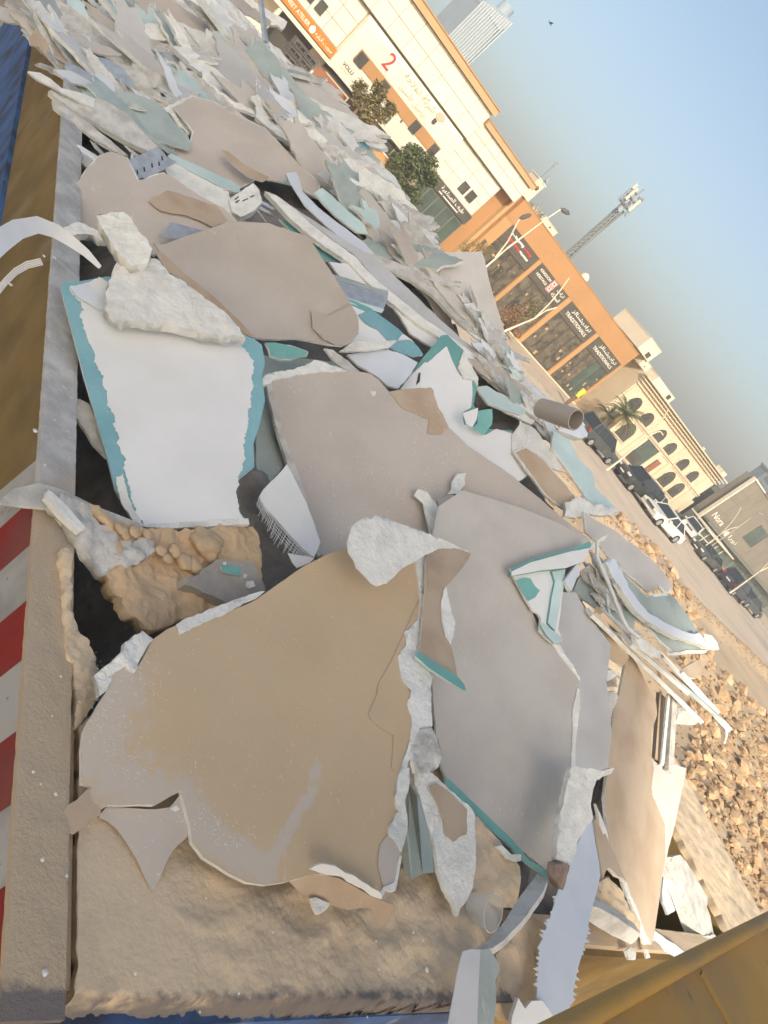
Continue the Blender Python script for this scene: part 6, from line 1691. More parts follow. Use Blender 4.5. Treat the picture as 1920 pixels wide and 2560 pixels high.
for x0, x1, nm in bays:
    n = 11
    for k in range(n):
        z_ = 2.98 + k * (0.96 / n)
        ob_.box('slat', 'louvre', x0 + .02, x1 - .02, 36.0, 36.05, z_, z_ + .055)
    ob_.box('sign_back', 'charcoal', x0 + .01, x1 - .01, 36.08, 36.115, 2.96, zt - .01)
    nw = 4
    for k in range(nw):
        wx0, wx1 = x0 + .05 + k * (x1 - x0 - .1) / nw, x0 + .02 + (k + 1) * (x1 - x0 - .1) / nw
        ob_.window(wx0 + .02, wx1 - .01, zb + .05, 2.88, 36.08, glass='glass_green' if nm == 'p4' and k > 1 else 'shop_inside', frame='charcoal')
    # goods on display
    rr = random.Random(hash(nm) % 97)
    gmb = MB()
    for k in range(9):
        gx, gz = rr.uniform(x0 + .2, x1 - .2), rr.uniform(.3, 2.2)
        s = rr.uniform(.05, .16)
        gmb.box(gx, gx + s, 36.03, 36.065, gz, gz + s * rr.uniform(.6, 2))
    ob_.mb('display_goods', 'tan_trim', gmb)['kind'] = 'stuff'
for x_ in (28.16, 31.7, 35.4, 38.6):
    mb = MB()
    mb.tube([(x_ + .28 * math.cos(a), 35.955, 4.45 + .28 * math.sin(a)) for a in [2 * math.pi * k / 24 for k in range(25)]], 0.014, 6, cap=False)
    ob_.mb('medallion', 'ochre_light', mb)
lettering('KINGDOM', 28.62, 29.72, 3.60, 3.76, 35.995, M['letter_white'], ob_.e)
lettering('HERITAGE', 28.62, 29.72, 3.30, 3.46, 35.995, M['letter_white'], ob_.e)
lettering('تراث', 30.55, 31.3, 3.55, 3.80, 35.995, M['letter_white'], ob_.e, ar=True)
lettering('المملكة', 30.45, 31.3, 3.22, 3.46, 35.995, M['letter_white'], ob_.e, ar=True)
for z_ in (3.20, 3.56):
    ob_.box('emblem', 'letter_white', 29.86, 30.28, 35.985, 35.997, z_, z_ + .34)
    ob_.box('emblem', 'letter_red', (29.88, 30.26, 35.975, 35.984, z_ + .02, z_ + .06), (29.88, 30.26, 35.975, 35.984, z_ + .28, z_ + .32), (29.88, 29.92, 35.975, 35.984, z_ + .062, z_ + .278), (30.22, 30.26, 35.975, 35.984, z_ + .062, z_ + .278), (29.98, 30.16, 35.975, 35.984, z_ + .12, z_ + .21), (30.02, 30.06, 35.975, 35.984, z_ + .212, z_ + .27))
for x0, x1 in ((32.3, 34.8), (36.0, 38.5)):
    lettering('تراديشنالز', x0 + .25, x1, 3.52, 3.82, 35.995, M['letter_white'], ob_.e, ar=True)
    lettering('TRADITIONALS', x0, x1, 3.20, 3.42, 35.995, M['letter_white'], ob_.e)
rr = random.Random(3)
lt = [MB(), MB()]
for row, z_, ln in ((0, 3.62, 1.9), (1, 3.34, 1.9)):
    x_ = 25.5
    while x_ < 25.5 + ln:
        s = rr.uniform(.06, .16)
        lt[0 if (x_ < 26.6) == (row == 1) else 1].box(x_, x_ + s, 35.975, 35.997, z_ - rr.uniform(0, .05), z_ + rr.uniform(.04, .12))
        x_ += s + rr.uniform(.02, .05)
ob_.mb('lettering', 'letter_red', lt[0])
ob_.mb('lettering', 'letter_white', lt[1])
ob_.box('meter_box', 'charcoal', 24.6, 24.8, 35.94, 35.978, 2.1, 2.4)

# ------------------------------------------------------------------ plain tan wall between, roof boxes, arcade
tn = Bld('tan_annex', 40.4, 38, 'plain tan annex wall between the ochre shops and the arched building')
tn.box('wall', 'ivory', 39.1, 45.0, 39.0, 50, 0, 5.35)
tn.box('door', 'charcoal', 39.5, 41.3, 38.9, 38.995, 0.1, 1.35)
rf = [(39.0, 40.7, 36.4, 40.0, 5.36, 6.38, 'white stair house box on the roof corner of the ochre shops', True), (40.5, 41.5, 36.6, 38.2, 4.86, 5.36, 'small white roof box left end of the arched building', False),
      (43.7, 46.7, 37.4, 40.5, 4.9, 5.42, 'long low white roof box on the arched building', True), (26.7, 28.05, 36.8, 38.2, 5.2, 5.5, 'low white water tank on the ochre shop roof', False)]
for x0, x1, y0, y1, z0, z1, lb, wn in rf:
    b_ = Bld('roof_box', (x0 + x1) / 2, y0, lb, 'roof box')
    b_.box('wall', 'white_wall', x0, x1, y0, y1, z0, z1)
    b_.box('lid', 'cream', x0 - .03, x1 + .03, y0 - .03, y1, z1 + .001, z1 + .04)
    if wn:
        b_.window(x1 - .75, x1 - .4, z0 + .12, z0 + .38, y0)
    else:
        b_.box('hatch', 'charcoal', (x0 + x1) / 2, (x0 + x1) / 2 + .1, y0 - .02, y0 - .001, z0 + .12, z0 + .22)


def arch_pts(x0, x1, z0, z1, n=14):
    r_ = (x1 - x0) / 2
    zc = max(z1 - r_, z0)
    k = (z1 - zc) / r_ if r_ else 1
    return [(x0, z0), (x1, z0)] + [((x0 + x1) / 2 + r_ * math.cos(a), zc + r_ * k * math.sin(a)) for a in [math.pi * i / n for i in range(n + 1)]]


ar = Bld('arched_building', 49, 36, 'ivory building with two rows of round arched windows and a moulded cornice')
ar.box('wall', 'ivory', 41.3, 56.9, 36.1, 48, 0, 4.84)
ar.box('cornice', 'ivory', (41.25, 56.95, 35.95, 36.098, 4.06, 4.12), (41.2, 57.0, 35.85, 36.098, 4.32, 4.40), (41.1, 57.1, 35.75, 36.098, 4.55, 4.62), (41.0, 57.2, 35.65, 36.098, 4.76, 4.86))
ar.box('cornice_shadow_strip', 'tan_trim', 42.3, 55.1, 36.06, 36.099, 3.97, 4.05)  # tan strip: the shadow line below the cornice, put in as colour
ar.box('string_course', 'ivory', (41.25, 56.95, 35.98, 36.099, 2.52, 2.60), (41.25, 56.95, 36.02, 36.099, 2.36, 2.42))
for x_ in (41.4, 46.2, 49.0, 50.9, 55.5):
    ar.box('pilaster', 'ivory', x_, x_ + .5, 36.0, 36.0995, 0, 2.355)
for x_ in (41.4, 46.2, 50.5, 55.4):
    ar.box('pilaster', 'ivory', x_, x_ + .42, 36.02, 36.099, 2.602, 3.96)
def arch(x0, x1, z0, z1, glass='glass_dark'):
    mb = MB()
    mb.prism([(a, 36.085, b_) for a, b_ in arch_pts(x0, x1, z0, z1)], (0, .012, 0))
    w_ = ar.mb('arched_window', glass, mb)
    pts = arch_pts(x0 - .03, x1 + .03, z0, z1 + .03)
    mb = MB()
    mb.tube([(a, 36.07, b_) for a, b_ in pts[1:] + [pts[0]]], 0.045, 6)
    mb.box(x0 - .1, x1 + .1, 35.98, 36.09, z0 - .09, z0 - .01)
    mb.v = [q - ar.o for q in mb.v]
    mb.build('window_surround', M['ivory'], w_, origin=(0, 0, 0))
    mb = MB()
    xm = (x0 + x1) / 2
    mb.box(xm - .02, xm + .02, 36.06, 36.084, z0, z1 - .05).box(x0, x1, 36.06, 36.083, z0 + (z1 - z0) * .45, z0 + (z1 - z0) * .45 + .04)
    mb.v = [q - ar.o for q in mb.v]
    mb.build('glazing_bar', M['charcoal'], w_, origin=(0, 0, 0))
for x0, x1 in ((42.25, 43.6), (44.35, 45.75), (46.8, 48.1), (48.82, 50.12), (51.42, 52.72), (53.5, 54.8)):
    arch(x0, x1, 2.68, 3.62)
for x0, x1 in ((44.0, 45.6), (51.65, 53.2), (53.72, 55.1)):
    arch(x0, x1, 0.85, 2.24)
arch(42.0, 43.4, 0.4, 2.0)
ar.box('door', 'glass_green', 47.1, 48.9, 36.0, 36.098, 0.2, 2.34)
ar.box('door_panel', 'glass_dark', (46.9, 48.3, 35.9, 35.99, 0.0, 1.1))
ar.box('notice_board', 'rust_board', 49.62, 50.25, 35.96, 35.998, 0.8, 1.92)
ar.box('step', 'ivory', (46.8, 49.2, 35.4, 35.89, 0.12, 0.25), (51.4, 55.4, 35.4, 35.98, 0.12, 0.3))
ar.box('roof_lump', 'white_wall', (56.3, 57.0, 36.2, 37.0, 4.87, 5.2), (52.2, 52.35, 36.2, 36.4, 4.87, 5.05))
ar.box('side_wing', 'ivory', (56.91, 58.9, 37.0, 46, 0, 1.9))

# ------------------------------------------------------------------ dark buildings at the far right end
gbk = Bld('grey_building', 58.5, 40, 'dark grey rear building between the arched building and the dark stone front')
XG = on_y(1795, 1210, 42).x
ZG = on_y(1795, 1210, 42).z
gbk.box('wall', 'stone_green', XG, XG + 9, 42.0, 42.8, 0, ZG - .15)
gbk.box('parapet', 'stone_dark', XG - .1, XG + 9, 41.95, 42.3, ZG - .148, ZG)
for x_ in (60.0, 60.7):
    gbk.window(XG + x_ - 59, XG + x_ - 58.6, 2.2, 2.9, 41.98)
dkb = Bld('dark_stone_building', 70, 36, 'dark stone clad shop building at the right end of the street')
dkb.box('wall', 'stone_dark', 59.75, 95, 36.1, 37.2, 1.9, 6.68)
dkb.box('lower_wall', 'stone_green', 59.75, 95, 36.1, 37.2, 0, 1.898)
dkb.box('corner_trim', 'white_wall', (59.55, 59.745, 36.0, 36.3, 1.5, 6.72))
dkb.box('canopy', 'stone_green', 59.8, 95, 35.2, 36.098, 1.75, 1.95)
dkb.box('parapet', 'white_wall', (59.6, 62.2, 35.98, 36.3, 6.70, 6.84))
dkb.box('parapet_rail', 'stone_dark', (62.22, 95, 35.98, 36.3, 6.69, 6.78))
dkb.tiles('stone_panel', 'stone_dark', 59.8, 95, 2.0, 6.66, 22, 4, 36.1, d=0.02, gap=0.03, holes=[(66.2, 69.3, 3.0, 5.2)])
dkb.window(66.6, 69.0, 3.2, 5.0, 36.06, glass='glass_green', frame='stone_green')
for k in range(7):
    dkb.window(61 + k * 3.0, 63.4 + k * 3.0, .4, 1.6, 36.08, glass='glass_green', frame='stone_green')
lettering('Nora', 60.6, 62.9, 2.3, 2.85, 36.07, M['letter_white'], dkb.e)
lettering('نورا', 65.2, 67.0, 2.1, 2.6, 36.07, M['letter_white'], dkb.e, ar=True)
mb = MB()
mb.prism([(64.5 + .26 * math.cos(a), 36.075, 2.3 + .26 * math.sin(a)) for a in [2 * math.pi * k / 20 for k in range(20)]], (0, -.02, 0))
dkb.mb('emblem', 'letter_white', mb)
tall = Bld('far_building', 80, 60, 'tall slate blue building behind the dark stone front')
M['slate'] = mat('slate', (0.15, 0.18, 0.22), (0.13, 0.155, 0.19), 0.3, rough=0.4, vary=0)
XT = on_y(1893, 1196, 62).x
tall.box('wall', 'slate', XT, 190, 62, 63.5, 0, 11.0)
tall.box('parapet', 'slate', XT - .2, 190.2, 61.8, 63.6, 11.002, 11.3)
for k in range(8):
    tall.box('window_band', 'glass_dark', XT + 1, 189, 61.9, 61.99, 1 + k * 1.3, 1.7 + k * 1.3)
kio = Bld('glass_kiosk', 62, 31, 'low white framed glass kiosk in front of the dark stone front', 'kiosk')
for k in range(5):
    x_ = 56.5 + k * 1.15
    kio.box('frame', 'white_wall', (x_, x_ + .1, 33.0, 33.1, .12, 1.5), (x_ + .1, x_ + 1.15, 33.0, 33.1, .12, .22), (x_ + .1, x_ + 1.15, 33.0, 33.1, .8, .88), (x_ + .1, x_ + 1.15, 33.0, 33.1, 1.42, 1.5))
    kio.box('pane', 'glass_green', (x_ + .1, x_ + 1.15, 33.04, 33.07, .221, .799), (x_ + .1, x_ + 1.15, 33.04, 33.07, .881, 1.419))
kio.box('roof', 'white_wall', 56.4, 62.5, 32.6, 35.1, 1.502, 1.6)

# ------------------------------------------------------------------ distant tower, mast, minaret box
tw_ = Bld('finned_tower', 67, 150, 'pale high rise top with vertical fins and a round roof drum behind the cream block', 'tower')
def TP_(px, py): return on_y(px, py, 150)
a1, a2 = TP_(640 + 1255 / 2.592, 240 / 2.592), TP_(640 + 1370 / 2.592, 405 / 2.592)
xa, xb = a1.x - .3, a2.x
ztop0, ztop1 = 24.4, 26.0
tw_.box('core', 'tower_steel', xa + .1, xb - .1, 150.3, 160, 0, 24.0)
mb = MB()
mb.prism([(xa, 150.25, 23.9), (xb + .3, 150.25, 24.3), (xb + .9, 150.25, 27.0), (xa + .6, 150.25, 25.2)], (0, 9, 0))
tw_.mb('crown', 'tower_steel', mb)
nf = 13
for k in range(nf):
    x_ = xa + (xb - xa) * k / (nf - 1)
    dx_ = .55 * k / (nf - 1) + .2
    mb = MB()
    mb.bar((x_, 150.1, 0), (x_ + dx_, 150.1, 24.6 + 2.0 * k / (nf - 1)), 0.16, 0.3, up=Vector((0, 1, 0)))
    tw_.mb('fin', 'fin_pale', mb)
for k in range(7):
    mb = MB()
    mb.bar((xb + .5, 150.8 + k * 1.3, 0), (xb + .9, 150.8 + k * 1.3, 25.0), 0.3, 0.25, up=Vector((0, 1, 0)))
    tw_.mb('fin', 'mast_steel', mb)
mb = MB()
mb.tube([(xb - .6, 153, 26.2), (xb - .6, 153, 28.2)], [1.5, 1.4], 24)
tw_.mb('roof_drum', 'tower_steel', mb, sm=40)

mst = Bld('telecom_mast', 65.3, 80, 'grey lattice telecom mast with clustered antennas behind the ochre shops', 'mast')
B0, B1 = Vector((65.4, 80, 0)), Vector((64.35, 80, 16.2))
legs = [Vector((math.cos(a), math.sin(a), 0)) for a in (0.3, 2.4, 4.5)]
mb = MB()
br = MB()
n = 26
for i in range(n):
    t0, t1 = i / n, (i + 1) / n
    r0, r1 = 0.75 - .42 * t0, 0.75 - .42 * t1
    for k in range(3):
        p0, p1 = B0.lerp(B1, t0) + legs[k] * r0, B0.lerp(B1, t1) + legs[k] * r1
        q0, q1 = B0.lerp(B1, t0) + legs[(k + 1) % 3] * r0, B0.lerp(B1, t1) + legs[(k + 1) % 3] * r1
        mb.bar(p0, p1, 0.16)
        br.bar(p0, q1, 0.10)
        br.bar(q0, p1, 0.10)
        br.bar(p0, q0, 0.10)
mst.mb('leg_frame', 'mast_steel', mb)
mst.mb('bracing', 'mast_steel', br)
mst.box('cable_tray', 'mast_steel', 64.85, 65.15, 79.8, 79.95, 0.1, 15.5)
rr = random.Random(9)
for k in range(9):
    a = 2 * math.pi * k / 9
    ax_, ay_ = 64.45 + 1.0 * math.cos(a), 80 + 1.0 * math.sin(a)
    z_ = 16.0 + rr.uniform(-.3, .9)
    mst.box('antenna_panel', 'white_wall' if k % 2 else 'tower_steel', ax_ - .17, ax_ + .17, ay_ - .1, ay_ + .1, z_, z_ + 1.7)
for z_ in (15.9, 16.9, 17.6):
    mb = MB()
    mb.tube([(64.45 + 1.0 * math.cos(a), 80 + 1.0 * math.sin(a), z_) for a in [2 * math.pi * k / 16 for k in range(17)]], 0.06, 5, cap=False)
    for k in range(4):
        a = k * math.pi / 4
        mb.bar((64.45 - math.cos(a), 80 - math.sin(a), z_), (64.45 + math.cos(a), 80 + math.sin(a), z_), 0.08)
    mst.mb('platform', 'mast_steel', mb)
for x_, z_ in ((63.8, 15.2), (65.2, 15.5)):
    mb = MB()
    mb.tube([(x_, 79.3, z_), (x_, 79.1, z_)], [.35, .35], 16)
    mst.mb('dish', 'tower_steel', mb)

mn = Bld('stair_tower', 30.5, 45, 'slim white roof tower with a round dark opening and antennas behind the ochre shops', 'tower')
mn.box('wall', 'white_wall', 30.1, 30.85, 45, 46.2, 0, 7.0)
mn.box('cap', 'cream', 30.05, 30.9, 44.95, 46.25, 7.002, 7.08)
mb = MB()
mb.prism([(30.52 + .14 * math.cos(a), 44.99, 6.55 + .16 * math.sin(a)) for a in [2 * math.pi * k / 18 for k in range(18)]], (0, -.012, 0))
mn.mb('round_window', 'letter_dark', mb)
mb = MB()
mb.tube([(30.25, 45.2, 7.08), (30.25, 45.2, 8.3)], .025, 5)
mb.bar((30.1, 45.2, 8.3), (30.4, 45.2, 8.45), .03)
mb.bar((30.1, 45.2, 8.15), (30.4, 45.2, 8.1), .02)
mn.mb('antenna', 'mast_steel', mb)
mb = MB()
mb.tube([(30.6, 45.1, 7.3), (30.62, 44.95, 7.35)], [.16, .16], 12)
mb.bar((30.7, 45.3, 7.08), (30.7, 45.3, 7.6), .04)
mn.mb('dish', 'tower_steel', mb)
aer = Bld('roof_aerial', 27.4, 37, 'tangle of small aerials and pipes on the ochre shop roof', 'aerial')
mb = MB()
rr = random.Random(4)
for k in range(10):
    x_ = 25.6 + rr.uniform(0, 1.1)
    mb.bar((x_, 37, 5.16), (x_ + rr.uniform(-.3, .3), 37, 5.16 + rr.uniform(.15, .45)), .03)
    mb.bar((x_, 37.1, 5.2 + rr.uniform(0, .2)), (x_ + rr.uniform(-.4, .4), 37.1, 5.2 + rr.uniform(0, .3)), .02)
aer.mb('aerial_rods', 'mast_steel', mb)
dm = Bld('roof_dome', 31.6, 37, 'small white satellite dome on the ochre shop roof', 'dome')
mb = MB()
mb.tube([(32.0, 37, 5.17), (32.0, 37, 5.35), (32.0, 37, 5.5), (32.0, 37, 5.58)], [.28, .3, .2, .06], 14)
dm.mb('shell', 'white_wall', mb, sm=60)

# ------------------------------------------------------------------ street lamps
def lamp(label, base, top, arm=None, short=None, head=True, thick=.055):
    b_, t_ = Vector(base), Vector(top)
    e = empty('street_lamp', (b_.x, b_.y, 0), label, 'street lamp', 'street lamps along the kerb')
    o_ = Vector((b_.x, b_.y, 0))
    mb = MB()
    mb.tube([b_ - o_, b_.lerp(t_, .5) - o_, t_ - o_], [thick, thick * .8, thick * .5], 8)
    mb.tube([Vector((0, 0, .12)), b_ - o_], [thick * 1.4, thick], 8)
    mb.build('pole', M['pole'], e, origin=(0, 0, 0), smooth_angle=50)
    for a_ in (arm or []), (short or []):
        if a_:
            mb = MB()
            mb.tube([Vector(p) - o_ for p in a_], [thick * .75] + [thick * .5] * (len(a_) - 1), 8)
            mb.build('arm', M['pole'], e, origin=(0, 0, 0), smooth_angle=50)
            q = Vector(a_[-1]) - o_
            d = (Vector(a_[-1]) - Vector(a_[-2])).normalized()
            if head:
                mb = MB()
                d2 = Vector((d.x + .5, d.y, d.z * .2)).normalized()
                mb.tube([q - d2 * .03, q + d2 * .12, q + d2 * .35, q + d2 * .45], [.03, .09, .08, .03], 8)
                mb.build('lamp_head', M['lamp_head'], e, origin=(0, 0, 0), smooth_angle=50)
    return e

Y = 25
g = lambda px, py, y=Y: on_y(px, py, y)
k4 = 4.88
P3 = lambda a, b, y=25: on_y(1140 + a / k4, 480 + b / k4, y)
b0 = P3(370, 910)
lamp('tall street lamp in front of the first shop window with its head above the roof', (b0.x, 25, 0.8), P3(620, 690), arm=[P3(620, 690), P3(900, 480), P3(1100, 330), P3(1240, 235), P3(1285, 205)], short=[P3(480, 800), P3(640, 590), P3(700, 470), P3(745, 380), P3(780, 320)])
P5 = lambda a, b, y=25: on_y(1430 + a / k4, 980 + b / k4, y)
b0 = P3(620, 1650)
lamp('double armed street lamp in front of the heritage shop', (b0.x, 25, 0.8), P3(960, 1540), arm=[P3(960, 1540), P3(1150, 1350), P3(1280, 1190), P3(1380, 1050)], short=[P3(960, 1540), P3(1090, 1450), P3(1230, 1410)], head=False)
b0 = P5(590, 830)
lamp('street lamp in front of the arched building door', (b0.x, 25, .8), P5(940, 530), arm=[P5(940, 530), P5(1040, 420), P5(1130, 290), P5(1175, 210)], short=[P5(940, 530), P5(1030, 490), P5(1080, 480), P5(1110, 525)], head=False)
P6 = lambda a, b, y=30: on_y(1580 + a / k4, 1180 + b / k4, y)
b0 = P6(870, 920)
lamp('double armed street lamp in front of the dark stone sign', (b0.x, 30, .5), P6(1090, 750), arm=[P6(1090, 750), P6(1210, 620), P6(1290, 510), P6(1330, 430)], short=[P6(1090, 750), P6(1200, 690), P6(1280, 670)], head=False)
b0 = P6(950, 920)
lamp('thin pole with a wire fork beside the double armed lamp', (b0.x, 30, .5), P6(1270, 690), arm=[P6(1270, 690), P6(1450, 560), P6(1545, 490), P6(1600, 525)], head=False, thick=.03)
b0 = P6(1310, 1400, 27)
lamp('street lamp at the right edge in front of the glass kiosk', (b0.x, 27, .5), P6(1560, 1210, 27), arm=[P6(1560, 1210, 27), P6(1660, 1110, 27), P6(1760, 980, 27)], short=[P6(1560, 1210, 27), P6(1680, 1155, 27)], head=False, thick=.07)

# ------------------------------------------------------------------ trees
def leaves(cloud, size, seed, m, name, parent, droop=0.0):
    r = random.Random(seed)
    mb = MB()
    for p in cloud:
        a = r.uniform(0, 6.28)
        d = Vector((math.cos(a), math.sin(a), r.uniform(-.7, .7) - droop)).normalized()
        s = d.cross(Vector((r.uniform(-1, 1), r.uniform(-1, 1), 1))).normalized()
        L_ = size * r.uniform(.6, 1.4)
        mb.add([p - s * L_ * .22, p + d * L_ * .5 - s * L_ * .2, p + d * L_, p + d * L_ * .5 + s * L_ * .22], [(0, 1, 2, 3)])
    mb.v = [q for q in mb.v]
    me = bpy.data.meshes.new(name)
    me.from_pydata(mb.v, [], mb.f)
    return link(name, me, parent, M[m], (0, 0, 0))

def tree(label, x, y, h, clumps, n, m, seed, name='tree', leaf=.16, lean=0.0):
    r = random.Random(seed)
    e = empty(name, (x, y, .12), label, 'tree')
    mb = MB()
    top = min(c_[2] for c_ in clumps)
    mb.tube([(0, 0, 0), (lean * .3, 0, top * .5), (lean * .6, 0, top)], [.12, .09, .07], 8)
    for c_ in clumps:
        mb.tube([(lean * .6, 0, top), ((c_[0] + lean * .6) / 2, c_[1] / 2, (top + c_[2]) / 2 + .05), c_[:3]], [.05, .035, .015], 6)
    mb.build('trunk', M['bark'], e, origin=(0, 0, 0), smooth_angle=60)
    cloud = []
    for c_ in clumps:
        for k in range(n):
            v = Vector((r.gauss(0, 1), r.gauss(0, 1), r.gauss(0, 1))).normalized() * (r.random() ** .45)
            p = Vector((c_[0] + v.x * c_[3], c_[1] + v.y * c_[3], c_[2] + v.z * c_[3] * .8))
            if noise.noise(p * 2.3 + Vector((seed, 0, 0))) > -.18:
                cloud.append(p)
    leaves(cloud, leaf, seed, m, 'crown', e, .3)
    return e

tree('bushy green tree beside the dark glass shopfront', 17.3, 33.6, 3.0, [(0, 0, 2.0, .75), (.75, .2, 1.7, .7), (-.45, -.1, 1.5, .6), (.45, -.2, 2.5, .6), (1.15, 0, 1.15, .6), (.2, 0, 1.0, .6), (1.2, .1, 2.2, .5), (-.2, 0, 2.4, .45)], 1500, 'leaf', 1)
tree('shaggy olive tree in front of the cream sign slab', 13.75, 33.2, 3.0, [(-.5, 0, 2.35, .42), (0, .1, 2.1, .45), (.35, 0, 2.65, .42), (.05, 0, 2.9, .35), (.75, -.1, 2.3, .35), (.45, 0, 1.75, .4), (.95, 0, 2.75, .3)], 800, 'leaf_dry', 2, leaf=.16)
tree('dry thin shrub at the corner of the ochre shops', 22.6, 33.0, 2.2, [(0, 0, 1.7, .55), (.35, 0, 2.1, .45), (-.25, 0, 1.4, .45), (.3, .1, 1.2, .4)], 380, 'leaf_dry', 3, leaf=.12)
tree('rusty leaved shrub under the heritage shop sign', 27.2, 33.0, 1.2, [(0, 0, .9, .55), (.7, 0, .75, .5), (1.2, .1, .5, .45), (.3, 0, 1.35, .35)], 420, 'leaf_rust', 4, leaf=.16)
tree('yellow green shrub in front of the heritage shop window', 28.5, 34.0, 2.2, [(0, 0, 2.3, .55), (.3, .1, 1.8, .6), (.6, 0, 1.5, .5)], 330, 'leaf_dry', 6, leaf=.14)

def palm(label, x, y, h, nf, fl, seed):
    r = random.Random(seed)
    e = empty('palm_tree', (x, y, .12), label, 'palm tree')
    mb = MB()
    mb.tube([(0, 0, 0), (.04, 0, h * .5), (0, 0, h)], [.2, .15, .13], 10)
    mb.build('trunk', M['bark'], e, origin=(0, 0, 0), smooth_angle=60)
    for k in range(nf):
        a = 2.399 * k
        el = r.uniform(-.35, 1.15)
        L_ = fl * r.uniform(.8, 1.1)
        pts = []
        p = Vector((0, 0, h))
        for i in range(7):
            t = i / 6
            el2 = el - t * t * 1.5
            pts.append(p.copy())
            p = p + Vector((math.cos(a) * math.cos(el2), math.sin(a) * math.cos(el2), math.sin(el2))) * L_ / 6
        mb = MB()
        mb.tube(pts, [.025, .022, .018, .015, .012, .008, .004], 4)
        for i in range(1, 24):
            t = i / 24
            j = min(int(t * 6), 5)
            q = pts[j].lerp(pts[j + 1], t * 6 - j)
            d = (pts[j + 1] - pts[j]).normalized()
            s = d.cross(Vector((0, 0, 1))).normalized()
            ll = L_ * .26 * math.sin(math.pi * (.15 + .8 * t))
            for sg in (-1, 1):
                tip = q + (s * sg * .8 + d * .6 + Vector((0, 0, -.35))).normalized() * ll
                mb.add([q, q + d * .035, tip], [(0, 1, 2)])
        mb.build('frond', M['leaf' if el > 0 else 'leaf_dry'], e, origin=(0, 0, 0))
    return e

q_ = on_y(1566, 1034, 33.5)
palm('full green palm in front of the arched building', q_.x, 33.5, q_.z - .25, 46, 1.5, 5)
palm('short palm with drooping fronds behind the grey car', 40.4, 34.6, 1.3, 18, 1.1, 8)

